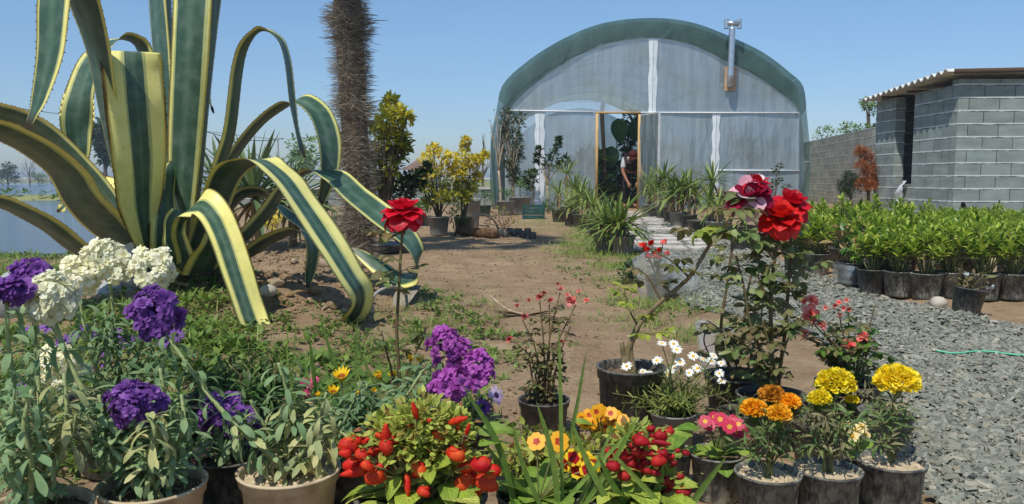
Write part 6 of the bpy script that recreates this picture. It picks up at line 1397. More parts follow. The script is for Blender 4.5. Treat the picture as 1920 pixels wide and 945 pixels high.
ms.build('stems', STEMG, t); ml.build('foliage', GRL, t)
# gazanias
GZL = leafmat('gazania_leaf', [srgb(58, 92, 40), srgb(84, 116, 52), srgb(48, 78, 36), srgb(104, 130, 64)], .5, .3)
GZP = leafmat('gazania_petal', [srgb(252, 206, 20), srgb(255, 220, 40), srgb(246, 190, 24)], .5, .3, mott=.1, uvtip=[(0, True, srgb(150, 74, 20)), (.34, True, 0), (.5, False, 0)] and [(0, True, srgb(160, 84, 20)), (.3, True, 0), (.46, False, 0)])
gzT = [leaf(.22, 6, .2, c, 'spat', 3, .01, i) for i, c in enumerate((.4, .9, 1.3))]
for lab, px, py, fl, seed, lf in (('pot of yellow gazanias with half open flame like petals', 650, 800, [(640, 712, .026, .9), (626, 740, .02, 1.1), (672, 742, .016, 1.5), (598, 745, .012, 1.5)], 120, (500, 600)), ('pot of smaller yellow gazanias nearly closed, left of the violet blooms', 760, 770, [(712, 710, .018, 1.2), (738, 708, .017, 1.1), (790, 680, .018, 1.2), (770, 676, .014, 1.4), (700, 738, .013, 1.5)], 121, ())):
    t, s, loc, d = gpot('potted_gazania', lab, 'potted flower', px, py, 120, .11, BLK, SOILD, None, seed); r = np.random.RandomState(seed); ml = MB(); ms = MB()
    for a, b, rad, lift in fl:
        c = pix(a, b, s.y + r.uniform(-.03, .03)); P = spline([s, s.lerp(c, .5) + Vector((0, 0, .02)), c], 10); tube(ms, P, .0022, 5); daisy(t, c, rad * 1.45, 14, GZP, YDISC, r, (r.uniform(-.3, .3), -.35, .85), .32, -.2, lift=lift, disk=.2, shape='lance')
    n = 90; a = r.uniform(0, 6.28, n); D = np.stack([np.cos(a), np.sin(a), r.uniform(.2, 1.6, n)], 1); D = nrm(D)
    T = np.tile(s[:], (n, 1)) + np.stack([np.cos(a), np.sin(a), np.zeros(n)], 1) * r.uniform(0, .05, (n, 1))
    for k in range(3): q_ = np.arange(n) % 3 == k; ml.inst(gzT[k], frames(D[q_], np.tile(LV, (q_.sum(), 1))), T[q_], r.uniform(.06, .12, q_.sum()))
    ms.build('stems', STEMG, t); ml.build('foliage', GZL, t)
# leafy green plant (no open flowers) behind the pale stock
for lab, px, py, seed, n_, hh in (('bushy dark green toothed plant with brown buds left of the yellow gazanias', 500, 770, 122, 42, .17), ('low green toothed plant behind the low purple stock', 405, 745, 123, 26, .12)):
    t, s, loc, d = gpot('potted_green_plant', lab, 'potted plant', px, py, 140, .11, BLK, SOILD, None, seed); r = np.random.RandomState(seed); ml = MB(); ms = MB(); mbud = MB()
    for i in range(n_):
        e = s + Vector((r.normal(0, .075), r.normal(0, .055), r.uniform(.05, hh))); P = spline([s + Vector((r.uniform(-.03, .03), r.uniform(-.03, .03), 0)), s.lerp(e, .5) + Vector((0, 0, .02)), e], 10); tube(ms, P, .002, 4); leafy(ml, P, 13, .05, r, .2, 1, gzT, (0, 1), .7)
        if i % 7 == 0: e2 = e + Vector((r.uniform(-.01, .01), 0, .05)); tube(ms, [e, e2], .0015, 4); mbud = MB(); mbud.inst(ICO1, np.eye(3)[None], [e2[:]], [(.005, .005, .011)]); mbud.build('bud', leafmat('brown_bud', [srgb(110, 84, 60), srgb(90, 70, 50)], .8, .1), t)
    ms.build('stems', STEMG, t); ml.build('foliage', GZL, t)
PINK = leafmat('pink_petal', [srgb(214, 70, 120), srgb(232, 110, 150), srgb(196, 54, 104)], .55, .3)
t, s, loc, d = gpot('potted_pinks', 'small pot of pink carnation like flowers beside the gazanias', 'potted flower', 575, 775, 80, .10, BLK, SOILD, None, 124); r = np.random.RandomState(124); ms = MB()
for a, b in ((570, 715), (582, 722), (574, 735), (590, 712), (580, 750)):
    c = pix(a, b, s.y); P = spline([s, s.lerp(c, .5) + Vector((0, 0, .01)), c], 8); tube(ms, P, .0018, 4); mb = MB(); mb.inst(FLO[0], frames(np.array([[1., 0, 0]]), np.array([[.1, -.7, .7]])), [c[:]], [.013]); mb.build('flower', PINK, t)
ml = MB()
for i in range(14):
    e = s + Vector((r.normal(0, .04), r.normal(0, .03), r.uniform(.02, .08))); P = spline([s, e], 6); tube(ms, P, .0015, 4); leafy(ml, P, 9, .04, r, .2, 1, [ft], (0,))
ms.build('stems', STEMG, t); ml.build('foliage', GZL, t)

# ---- slipper flowers (calceolaria)
CALL = leafmat('lime_leaf', [srgb(150, 172, 62), srgb(182, 194, 86), srgb(126, 152, 54), srgb(200, 204, 110)], .5, .3, vein=.6)
def pouch(seed):
    V, Fa, uv = ICO2; V = V.copy(); q_ = np.random.RandomState(seed)
    V = V * np.array([1.08, .85, .86]); V[:, 2] -= .1; V[:, 0] *= (1 - .15 * V[:, 2]); V[:, 2] -= .16 * np.exp(-((V[:, 0] / .5) ** 2 + ((V[:, 1] + .2) / .4) ** 2)) * (V[:, 2] > 0); ph = q_.uniform(0, 6, 4); V *= (1 + .07 * np.sin(3 * V[:, 0] + ph[0]) + .07 * np.sin(4 * V[:, 2] + ph[1]) + .05 * np.sin(6 * V[:, 0] * V[:, 2] + ph[2]))[:, None]
    return V, Fa, uv
PCH = [pouch(i) for i in range(5)]
def podT():
    V, Fa, uv = ICO2; return V * np.array([.42, 1.35, .42]) * np.stack([1 - .45 * np.clip(V[:, 1], 0, 1), np.ones(len(V)), 1 - .45 * np.clip(V[:, 1], 0, 1)], 1), Fa, uv
POD = podT()
def slipper(name, cols, tint):
    m, nt, out = newmat(name); ob = nt.nodes.new('ShaderNodeObjectInfo'); co = coords(nt)
    k = len(cols); base = ramp(nt, [(i / (k - 1), c) for i, c in enumerate(cols)], ob.outputs['Random']).outputs[0]
    nz = noise(nt, co, 55, 3, .6); n2 = noise(nt, co, 240, 3, .6)
    col = mixc(nt, base, tint, math_(nt, 'MULTIPLY', ramp(nt, [(.48, (0,) * 3), (.72, (1,) * 3)], nz).outputs[0], .55)); col = mixc(nt, col, ramp(nt, [(.35, (.62, .55, .55, 1)), (.6, (1.05, 1.05, 1.05, 1))], n2).outputs[0], .6, 'MULTIPLY')
    p = pbsdf(nt, col, .6, bump(nt, math_(nt, 'ADD', nz, n2), .35, .002), .3); tl = nt.nodes.new('ShaderNodeBsdfTranslucent'); nt.links.new(col, tl.inputs[0]); ms = nt.nodes.new('ShaderNodeMixShader'); ms.inputs[0].default_value = .3
    nt.links.new(p.outputs[0], ms.inputs[1]); nt.links.new(tl.outputs[0], ms.inputs[2]); nt.links.new(ms.outputs[0], out.inputs[0]); return m
RO = slipper('orange_red_slipper', [srgb(206, 26, 28), srgb(226, 44, 26), srgb(214, 34, 30), srgb(238, 96, 36), srgb(196, 20, 34), srgb(230, 58, 28)], srgb(244, 116, 40))
RD = slipper('dark_red_slipper', [srgb(158, 16, 34), srgb(186, 28, 38), srgb(140, 14, 34), srgb(206, 44, 40)], srgb(214, 60, 46))
ovT = [leaf(.62, 7, .15, c, 'ovate', 5, .012, i) for i, c in enumerate((.4, .8, 1.2))]
smT = [leaf(.5, 4, .2, c, 'ovate', 3) for c in (.2, .6)]
def calceolaria(label, px, py, wpx, h, spots, pods, fol, mat, seed, big=26, core=None):
    t, s, loc, d = gpot('potted_slipper_flower', label, 'potted flower', px, py, wpx, h, BLK, SOILD, 'slipper flowers at the front', seed); r = np.random.RandomState(seed); ml = MB(); ms = MB(); mi = MB()
    spots = [(a, b, rp * .86) for a, b, rp in spots] + [(a + r.uniform(-26, 26), b + r.uniform(-20, 14), rp * r.uniform(.4, .8)) for a, b, rp in spots * 2 if r.uniform() < .85]
    for a, b, rp in spots:
        c = pix(a, b, s.y + r.uniform(-.1, .02) * (1 if rp > 12 else .6)); P = spline([s + Vector((r.uniform(-.03, .03), r.uniform(-.03, .03), 0)), s.lerp(c, .5) + Vector((0, 0, .02)), c], 8); tube(ms, P, .0022, 4)
        mb = MB(); k = ppm(c.y) * rp; y = nrm(np.array([r.normal(0, .4), -1, r.normal(-.15, .25)])); R = frames(y[None], np.array([[r.normal(0, .25), 0, 1.]])); mb.inst(PCH[r.randint(5)], R, [c[:]], [(k * r.uniform(.95, 1.1), k, k * r.uniform(.88, 1.02))]); f = mb.build('flower', mat, t)
        m2 = MB(); lip = MB(); lip.inst(PCH[r.randint(5)], R, [np.array(c) + np.array([r.normal(0, .15), -.05, .58]) * k], [(k * .55, k * .5, k * .26)]); lip.build('upper_lip', mat, f)
        D = rand_dirs(r, 4, -.2, .5); m2.inst(smT[0], frames(D, np.tile(LV, (4, 1))), np.tile(np.array(c) + np.array([0, .2, .75]) * k, (4, 1)), np.full(4, k * .9)); m2.build('calyx', CALL, f)
    for a, b, lp, dx, dz in pods:
        c = pix(a, b, s.y + r.uniform(-.08, -.02)); k = ppm(c.y) * lp / 2.6; tube(ms, spline([s, s.lerp(c, .5), c], 6), .002, 4); mb = MB(); mb.inst(POD, frames(np.array([[dx, -.35, dz]]), np.array([[0, -1., .2]])), [c[:]], [k * 1.1]); mb.build('flower', mat, t)
    for (a, b, rp, n, sz, kind) in fol:
        c = np.array(pix(a, b, s.y - .02)); n_ = n; D = rand_dirs(r, n_, -.2, 1); Pp = c + D * r.uniform(.2, 1, (n_, 1)) * rp * ppm(c[1]) * np.array([1, .9, .8]); D2 = nrm(D + np.array([0, -.25, .1]) + r.normal(0, .3, (n_, 3)))
        TT = ovT if kind == 'b' else smT
        for k in range(len(TT)): q_ = np.arange(n_) % len(TT) == k; (ml if kind == 'b' else mi).inst(TT[k], frames(D2[q_], np.tile(LV, (q_.sum(), 1)) + r.normal(0, .3, (q_.sum(), 3)) + np.array([0, -.5, 0])), Pp[q_], sz * r.uniform(.7, 1.2, q_.sum()))
    n = big; a = r.uniform(0, 6.28, n); D = nrm(np.stack([np.cos(a), np.sin(a), r.uniform(.0, .7, n)], 1)); T_ = np.tile(s[:], (n, 1)) + np.stack([np.cos(a), np.sin(a), np.zeros(n)], 1) * d * r.uniform(.1, .3, (n, 1)) + np.array([0, 0, .02]) * r.uniform(0, 2, (n, 1))
    for k in range(3): q_ = np.arange(n) % 3 == k; ml.inst(ovT[k], frames(D[q_], np.tile(LV, (q_.sum(), 1))), T_[q_], r.uniform(.07, .11, q_.sum()))
    ms.build('stems', STEMG, t); ml.build('leaves', CALL, t)
    if mi.n: mi.build('bud_clusters', leafmat('bud_green', [srgb(164, 178, 74), srgb(196, 202, 100), srgb(140, 156, 66), srgb(178, 188, 88), srgb(150, 92, 62)], .55, .4), t)
    return t
q = random.Random(40)
calceolaria('wide black pot of orange red slipper flowers at the bottom centre of the front row', 790, 928, 250, .12,
    [(655, 832, 20), (690, 822, 18), (660, 868, 19), (702, 892, 22), (678, 850, 16), (716, 850, 14), (725, 835, 18), (738, 812, 15), (800, 866, 22), (832, 858, 18), (846, 825, 19), (858, 852, 18), (870, 874, 22), (902, 870, 24), (872, 905, 25), (912, 902, 26), (888, 916, 20), (862, 842, 14), (775, 885, 15), (766, 860, 9), (806, 842, 10), (828, 784, 8), (770, 800, 8), (730, 922, 13), (795, 920, 15), (712, 868, 10), (745, 880, 12), (836, 802, 13), (760, 905, 11), (690, 872, 15), (648, 848, 14), (700, 845, 13)],
    [(724, 820, 62, .05, 1), (670, 884, 62, -1, -.1), (778, 770, 38, -.2, 1), (858, 788, 42, 1, .4), (764, 910, 40, .1, -1), (877, 805, 28, .3, 1)],
    [(790, 800, 75, 330, .021, 's'), (770, 835, 80, 330, .022, 's'), (845, 812, 55, 200, .021, 's'), (720, 810, 45, 90, .021, 's'), (820, 860, 70, 180, .022, 's'), (800, 880, 60, 26, .05, 'b'), (835, 895, 50, 16, .06, 'b')], RO, 130, 30)
calceolaria('dark red slipper flowers in a black pot behind the crossing grass blades', 1190, 925, 190, .12,
    [(1198, 820, 16), (1240, 815, 17), (1205, 848, 18), (1165, 850, 20), (1225, 838, 20), (1182, 862, 18), (1150, 872, 16), (1200, 872, 18), (1235, 862, 16), (1170, 890, 15), (1250, 855, 11), (1262, 868, 10), (1255, 908, 16), (1272, 912, 16), (1262, 926, 14), (1245, 920, 13), (1150, 845, 13), (1190, 835, 12), (1215, 865, 13), (1275, 892, 10), (1230, 885, 10)],
    [(1240, 830, 36, 1, -.1), (1218, 850, 38, 1, .1)],
    [(1190, 900, 60, 30, .05, 'b'), (1240, 920, 50, 20, .055, 'b'), (1190, 830, 50, 90, .022, 's')], RD, 131, 28)

# ---- primroses
PRL = leafmat('primrose_leaf', [srgb(132, 164, 60), srgb(156, 180, 76), srgb(108, 146, 52), srgb(176, 190, 92)], .5, .35, vein=.5)
prT = [leaf(.5, 8, .12, c, 'spat', 5, .014, i) for i, c in enumerate((.3, .7, 1.1))]
def flat5(mb, c, axis, rad, r, m_=0):
    axis = nrm(np.array(axis, float)); x = nrm(np.cross(axis, [.3, .9, .12])); y = np.cross(axis, x); a = 2 * PI * np.arange(5) / 5 + r.uniform(0, 6); D = nrm(x * np.cos(a)[:, None] + y * np.sin(a)[:, None] + axis * .18); mb.inst(leaf(1.0, 5, 0, .3, 'petal', 4, .02, 3), frames(D, np.tile(axis, (5, 1))), np.tile(c, (5, 1)), np.full(5, rad), m_)
def petal_ring(name, inner, outer, ring, edge):
    return leafmat(name, [outer, outer], .5, .3, mott=.08, uvtip=[(0, True, inner), (ring, True, 0), (ring + .1, False, 0)])
PO = petal_ring('orange_primrose_petal', srgb(190, 50, 16), srgb(250, 180, 30), .30, 0); PYR = petal_ring('red_yellow_primrose_petal', srgb(170, 14, 14), srgb(246, 206, 40), .60, 0); PPK = petal_ring('pink_primrose_petal', srgb(240, 190, 70), srgb(206, 56, 92), .25, 0)
def primrose(label, px, py, wpx, h, fl, mat, seed, nl=16, L=.075, leaves=(), pm=None, rad=.016):
    t, s, loc, d = gpot('potted_primrose', label, 'potted flower', px, py, wpx, h, pm or BLK, SOIL, 'primroses in small pots', seed); r = np.random.RandomState(seed); ml = MB(); ms = MB()
    a = np.arange(nl) * 2.399 + r.uniform(0, 6); D = nrm(np.stack([np.cos(a), np.sin(a), r.uniform(.15, 1.3, nl)], 1)); T_ = np.tile(s[:], (nl, 1))
    for k in range(3): q_ = np.arange(nl) % 3 == k; ml.inst(prT[k], frames(D[q_], np.tile(LV, (q_.sum(), 1))), T_[q_], L * r.uniform(.8, 1.15, q_.sum()))
    for (a, b, dx, dy, dz, LL) in leaves: c = pix(a, b + 14, s.y - .02); ml.inst(prT[1 + r.randint(2)], frames(np.array([[dx * 1.6 + r.normal(0, .35), dy - .25, dz * .62]]), np.array([[r.normal(0, .4), -.35, 1.]])), [c[:]], [LL * r.uniform(.75, 1.0)])
    for f_ in fl:
        a, b = f_[:2]; c = pix(a, b, s.y + r.uniform(-.04, .02)); P = spline([s, s.lerp(c, .5) + Vector((0, 0, .012)), c], 7); tube(ms, P, .0016, 4); mb = MB(); flat5(mb, np.array(c), (r.uniform(-.4, .4), -.8, r.uniform(.1, .8)), rad * r.uniform(.85, 1.1), r); f = mb.build('flower', f_[2] if len(f_) > 2 else mat, t)
    ms.build('stems', STEMG, t); ml.build('leaves', PRL, t); return t
primrose('orange yellow primrose with a tight flower cluster behind the dark red slipper flowers', 1130, 850, 110, .11, [(1090, 785), (1105, 778), (1118, 772), (1145, 775), (1150, 790), (1128, 782), (1160, 800), (1135, 800), (1168, 788), (1110, 795), (1125, 770), (1098, 795), (1155, 778), (1120, 810), (1163, 806)], PO, 140, 14, .075, [(1140, 800, .4, -.2, 1, .08), (1120, 790, -.3, 0, 1, .07)])
primrose('lime leaved primrose with red and yellow flowers, left of the dark red slipper flowers', 1010, 925, 160, .12, [(1075, 858, PYR), (1082, 880, PYR), (1102, 880, PYR), (1065, 868, PYR), (1095, 862, PYR), (1110, 872, PYR), (1048, 828, PO), (1006, 828, PO)], PYR, 141, 26, .10, [(975, 800, -.1, -.1, 1, .10), (960, 820, -.8, -.2, .7, .09)], rad=.02)
primrose('lime leaved primrose without flowers in a black pot, left of the pink primrose', 1257, 842, 84, .11, [], PO, 142, 12, .08, [(1225, 800, -.5, -.1, 1, .085), (1243, 800, .2, -.2, 1, .08), (1260, 795, .5, 0, 1, .07)], BLKD)
primrose('pink primrose with broad ribbed leaves in a dusty black pot in the front row', 1345, 848, 104, .112, [(1322, 790), (1338, 782), (1350, 786), (1362, 792), (1375, 788), (1385, 795), (1392, 805), (1380, 810), (1330, 798), (1395, 815), (1368, 800), (1400, 825)], PPK, 143, 14, .07, [(1330, 830, -.2, -.5, 1, .06), (1352, 832, .1, -.5, 1, .062), (1372, 835, .8, -.3, .6, .06)], BLKD)
primrose('small white and yellow primrose half hidden behind the yellow marigolds', 1612, 850, 84, .10, [(1590, 800), (1603, 808), (1615, 800), (1622, 815), (1598, 818)], petal_ring('cream_primrose_petal', srgb(240, 190, 40), srgb(246, 226, 170), .35, 0), 144, 12, .065)
q_ = np.random.RandomState(9)
# lime leaves massed before the grass
t, s, loc, d = gpot('potted_bud_plant', 'lime green budding plant with dense small leaves left of the orange primrose', 'potted plant', 1035, 870, 130, .12, BLK, SOILD, None, 146); ml = MB(); ms = MB(); r = q_
for i in range(90):
    e = s + Vector((r.normal(0, .075), r.normal(0, .055), r.uniform(.0, .08))); P = spline([s, s.lerp(e, .5) + Vector((0, 0, .02)), e], 7); tube(ms, P, .002, 4); leafy(ml, P, 14, .028, r, .3, 1, smT, (0, 1), .7)
ms.build('stems', STEMG, t); ml.build('foliage', leafmat('bud_green', []), t)

# ---- marigolds
def marigold_head(t, c, rad, mat, r, flat=.72, name='flower_head'):
    mb = MB(); n = 420; i = np.arange(n); z = 1 - 1.3 * (i + .5) / n; a = i * 2.399; q_ = np.sqrt(np.maximum(0, 1 - z * z)); D = nrm(np.stack([q_ * np.cos(a), q_ * np.sin(a), z], 1) + r.normal(0, .08, (n, 3)))
    c = np.array(c); P = c + D * np.array([rad, rad, rad * flat]) * r.uniform(.58, .74, (n, 1)); D2 = nrm(D + r.normal(0, .18, (n, 3)) + np.array([0, 0, .12])); U = nrm(np.cross(D2, rand_dirs(r, n)) + np.array([0, 0, .6]))
    for k in range(4): s_ = i % 4 == k; mb.inst(MGT[k], frames(D2[s_], U[s_]), P[s_], rad * .34 * r.uniform(.8, 1.12, s_.sum()))
    return mb.build(name, mat, t)
MGT = [leaf(.85, 5, .0, .5, 'petal', 5, .11, i, .2) for i in range(4)]
MGO = leafmat('orange_marigold', [srgb(255, 184, 24), srgb(255, 200, 44), srgb(250, 166, 16), srgb(255, 212, 64)], .5, .4, mott=.1); MGY = leafmat('yellow_marigold', [srgb(248, 226, 30), srgb(252, 234, 50), srgb(240, 212, 24), srgb(254, 242, 96)], .5, .4, mott=.1); MGB = leafmat('fading_marigold', [srgb(226, 156, 44), srgb(206, 130, 40), srgb(236, 172, 54)], .6, .35)
MGL = leafmat('marigold_leaf', [srgb(82, 110, 60), srgb(106, 132, 74), srgb(126, 140, 88), srgb(92, 112, 66)], .55, .3); MGD = leafmat('marigold_dry', [srgb(128, 124, 92), srgb(152, 144, 108), srgb(106, 104, 76)], .8, .25)
mgT = [leaf(.2, 6, .25, c, 'lance', 3, .008, i) for i, c in enumerate((.5, 1.0, 1.6))]
def marigold(label, px, py, wpx, h, heads, seed, pm, foliage_px, dry=.3):
    t, s, loc, d = gpot('potted_marigold', label, 'potted flower', px, py, wpx, h, pm, SOILP, 'marigolds in the front row', seed, taper=.8, fill=.10, rimh=.10); r = np.random.RandomState(seed); ml = MB(); md = MB()
    for a, b, rp, mat, dy in heads:
        c = pix(a, b, s.y + dy); k = ppm(c.y) * rp; P = stem(t, [s + Vector((r.uniform(-.012, .012), r.uniform(-.01, .01), -.005)), s.lerp(c, .5) + Vector((r.uniform(-.008, .008), 0, .01)), c - Vector((0, 0, k * .35))], .0042, .003, STEMG, 14)
        mc = MB(); lathe(mc, [(.004, -.02), (.01, -.012), (.012, 0), (.009, .008)], 12, c - Vector((0, 0, k * .30))); hd = marigold_head(t, c, k, mat, r); mc.build('calyx', GZL, hd)
        # pinnate leaves: leaflets in pairs along each rachis
        for j in range(6):
            f = r.uniform(.25, .85); i = int(f * 13); b0 = Vector(P[i]); az = r.uniform(0, 6.28); e_ = b0 + Vector((math.cos(az) * .075, math.sin(az) * .06, r.uniform(-.01, .045))) * r.uniform(.6, 1.1); Q = spline([b0, b0.lerp(e_, .5) + Vector((0, 0, .012)), e_ - Vector((0, 0, .01))], 8); tgt = md if r.uniform() < dry else ml; tube(tgt, Q, .0012, 4)
            leafy(tgt, Q, 11, .032, r, .2, 1, mgT, (0, 1, 2), .8, .2)
    for (a, b, n, dr) in foliage_px:
        c = pix(a, b, s.y - .03); P = spline([s, s.lerp(c, .5) + Vector((0, 0, .015)), c], 9); tgt = md if dr else ml; tube(tgt, P, .002, 4); leafy(tgt, P, max(6, int(n * .7)), .038, r, .35, 1, mgT, (0, 1, 2), .7, .2)
    ml.build('foliage', MGL, t); md.build('withered_foliage', MGD, t); return t
marigold('orange marigold with four heads, the top one fading, in a dusty black pot', 1440, 884, 124, .135, [(1413, 768, 26, MGO, -.02), (1461, 777, 24, MGO, -.05), (1479, 754, 22, MGO, .01), (1447, 742, 26, MGB, .03)], 150, BLKD, [(1400, 840, 12, 0), (1480, 830, 12, 0), (1440, 830, 16, 0), (1470, 850, 12, 0), (1410, 850, 12, 1)])
marigold('yellow marigold with three heads of different sizes, between the other two marigolds', 1553, 878, 124, .135, [(1567, 719, 37, MGY, .0), (1537, 748, 22, MGY, -.03), (1597, 750, 13, MGY, .0)], 151, BLKD, [(1520, 800, 12, 1), (1590, 820, 12, 1), (1550, 830, 16, 1), (1600, 790, 12, 0), (1530, 830, 12, 0), (1570, 800, 14, 1)], .55)
marigold('yellow marigold with one broad head in the rightmost pot of the front row', 1671, 862, 126, .135, [(1682, 716, 42, MGY, .0)], 152, BLKD, [(1650, 780, 16, 0), (1700, 770, 16, 0), (1660, 830, 14, 1), (1690, 800, 14, 0), (1645, 830, 14, 0), (1670, 770, 16, 0), (1715, 800, 10, 1)], .3)
# ================================================================== roses
RSL = leafmat('rose_leaf', [srgb(104, 126, 68), srgb(128, 148, 86), srgb(88, 110, 58), srgb(134, 128, 84), srgb(158, 174, 112)], .42, .35, .4, vein=.4)
RSLB = leafmat('rose_leaf_bronze', [srgb(120, 104, 70), srgb(110, 118, 68), srgb(140, 122, 84), srgb(120, 134, 80)], .45, .35, .35, vein=.4)
RSLY = leafmat('rose_leaf_lime', [srgb(160, 172, 60), srgb(184, 190, 80), srgb(132, 150, 54)], .45, .35)
RST = solid('rose_stem', srgb(112, 78, 56), srgb(88, 92, 56), 18, .55, .3, .2, .002); RTR = solid('rose_trunk', srgb(146, 128, 96), srgb(104, 92, 66), 30, .8, .2, .4, .003)
rsT = [leaf(.62, 6, .14, c, 'ovate', 5, .008, i) for i, c in enumerate((.25, .6, 1.0))]
def rose_leaf(mb, b, e, L, r, n=5):
    """compound leaf: rachis with paired leaflets and one at the end"""
    b = np.array(b); e = np.array(e); ax = nrm(e - b); tube(mb, spline([b, (b + e) / 2 + [0, 0, .006], e], 5), .001, 4); sd = nrm(np.cross(ax, LV + r.normal(0, .25, 3))); up = np.cross(sd, ax)
    D = [ax]; T = [e]
    for k in range((n - 1) // 2):
        f = .45 + .4 * k
        for s_ in (-1, 1): D.append(nrm(ax * .45 + sd * s_ + r.normal(0, .12, 3))); T.append(b * (1 - f) + e * f)
    D = np.array(D) - LV * r.uniform(.0, .35); U = np.tile(up if up[2] > 0 else -up, (len(D), 1)) + r.normal(0, .22, (len(D), 3))
    kk = r.randint(0, 3, len(D))
    for j in range(3): q_ = kk == j; mb.inst(rsT[j], frames(nrm(D[q_]), U[q_]), np.array(T)[q_], L * r.uniform(.8, 1.15, q_.sum()))
def rose_leaves(mbs, P, n, L, r, t0=.1, t1=.95, reach=.05):
    for i in range(n):
        f = r.uniform(t0, t1) * (len(P) - 1); k = int(f); b = P[k]; a = r.uniform(0, 6.28); e = b + np.array([math.cos(a), math.sin(a) * .8, r.uniform(-.15, .5)]) * reach * r.uniform(.6, 1.2); rose_leaf(mbs[r.randint(len(mbs))], b, e, L, r)
rpT = [leaf(1.0, 8, .0, c, 'round', 8, .032, i + 3, .18) for i, c in enumerate((-.6, .0, .8, 1.4))]
def rose_bloom(t, c, rad, mat, r, axis=(0, -.25, 1), n=30, openness=1.0, point=False, mat2=None, name='bloom'):
    axis = nrm(np.array(axis, float)); x = nrm(np.cross(axis, [.2, .9, .1])); y = np.cross(axis, x); mb = MB(); c = np.array(c)
    for i in range(n):
        f = i / (n - 1); th = (.12 + 1.42 * f ** 1.1) * openness + r.uniform(-.08, .08); a = i * 2.399 + r.uniform(-.2, .2); o = x * math.cos(a) + y * math.sin(a); d = nrm(o * math.sin(th) + axis * math.cos(th)); u = nrm(-o * math.cos(th) + axis * math.sin(th))
        L = rad * (.50 + .55 * f) * r.uniform(.9, 1.1); k = min(3, int(f * 3.6)); b = c - axis * rad * .32 + o * rad * .06 * f
        mb.inst(rpT[k], frames(d[None], u[None]), [b], [(L * (.78 if not point else .72), L, L)], 1 if (mat2 and r.uniform() < .2) else 0)
    bl = mb.build(name, [mat, mat2 or mat], t); ms = MB(); D = rand_dirs(r, 5, -.4, .1); ms.inst(leaf(.3, 4, .1, .9, 'lance'), frames(nrm(D - axis * .4), np.tile(axis, (5, 1))), np.tile(c - axis * rad * .36, (5, 1)), np.full(5, rad * .6)); lathe(ms, [(.001, -.5 * rad), (.14 * rad, -.44 * rad), (.16 * rad, -.34 * rad), (.1 * rad, -.26 * rad)], 10, c); ms.build('sepals', RSL, bl); return bl
RED = leafmat('crimson_rose', [srgb(206, 14, 40), srgb(222, 28, 56), srgb(180, 10, 32), srgb(230, 48, 72)], .45, .3, .35, mott=.1)
SCA = leafmat('scarlet_rose', [srgb(222, 24, 22), srgb(238, 48, 34), srgb(200, 16, 22)], .45, .3, .35, mott=.1); CRI = leafmat('deep_red_rose', [srgb(190, 12, 30), srgb(206, 24, 44), srgb(160, 8, 26)], .45, .3, .35, mott=.1)
MAG = leafmat('wine_rose', [srgb(140, 14, 52), srgb(168, 26, 66), srgb(118, 10, 40)], .45, .3, .35, mott=.12, uvtip=[(0, True, srgb(236, 206, 214)), (.05, True, 0), (.2, False, 0)]); MAGW = leafmat('blush_rose', [srgb(240, 206, 216), srgb(226, 150, 176), srgb(246, 226, 230)], .45, .3, .35, mott=.1)
COR = leafmat('coral_rose', [srgb(250, 146, 136), srgb(244, 124, 118), srgb(252, 176, 164)], .5, .45, mott=.1); DRYR = leafmat('dried_rose', [srgb(180, 70, 72), srgb(150, 60, 60), srgb(200, 100, 90), srgb(140, 100, 76)], .7, .25)
def rose(label, pots, trunk, shoots, blooms, seed, pm=BLK, lm=(RSL,), soil=SOIL, buds=(), L=.034, bloom_stems=True):
    t, s, loc, d = gpot('potted_rose', label, 'rose bush', *pots[:4], pm, soil, None, seed, taper=pots[4] if len(pots) > 4 else .78); r = np.random.RandomState(seed); mbs = [MB() for _ in lm]
    for st in trunk: stem(t, [s + Vector(st.get('o', (0, 0, -.01)))] + [pix(a, b, s.y + c) for a, b, c in st['p']], st['r'][0], st['r'][1], RTR, 26, 'trunk', 8)
    for sh_ in shoots:
        pts = ([s + Vector(sh_['o'])] if 'o' in sh_ else []) + [pix(a, b, s.y + c) for a, b, c in sh_['p']]; P = stem(t, pts, sh_['r'][0], sh_['r'][1], RST, 24, 'shoot', 7); rose_leaves(mbs if 'm' not in sh_ else [mbs[sh_['m']]], P, sh_.get('n', 8), sh_.get('L', L), r, sh_.get('t0', .1), sh_.get('t1', .95), sh_.get('reach', .055))
    for b in blooms: rose_bloom(t, pix(b[0], b[1], s.y + b[2]), b[3] * ppm(s.y + b[2]), b[4], r, b[5] if len(b) > 5 else (0, -.25, 1), b[6] if len(b) > 6 else 30, b[7] if len(b) > 7 else 1.0, mat2=b[8] if len(b) > 8 else None)
    for (a, b, c, rp, m_) in buds: rose_bloom(t, pix(a, b, s.y + c), rp * ppm(s.y + c), m_, r, (r.uniform(-.4, .4), -.3, 1), 12, .55, name='bud')
    for m_, M_ in zip(mbs, lm):
        if m_.n: m_.build('leaves', M_, t)
    return t, s
# the single crimson rose in front of the palm
rose('single open crimson rose on a thin straight stem in front of the palm trunk', (752, 770, 100, .12), [], [dict(o=(0, 0, -.01), p=[(748, 690, 0), (744, 620, 0), (748, 540, 0), (752, 470, 0), (757, 410, 0), (757, 392, 0)], r=(.0055, .003), n=9, t0=.35, t1=.85, L=.038, reach=.07), dict(o=(.01, 0, -.01), p=[(762, 700, 0), (790, 640, .02), (800, 610, .03)], r=(.004, .002), n=5), dict(o=(-.01, 0, -.01), p=[(735, 700, 0), (722, 650, .0), (715, 620, .0)], r=(.004, .002), n=5)],
     [(756, 384, 0, 47, RED, (.0, -.06, 1), 46, 1.2)], 160, BLK, (RSLB, RSL))
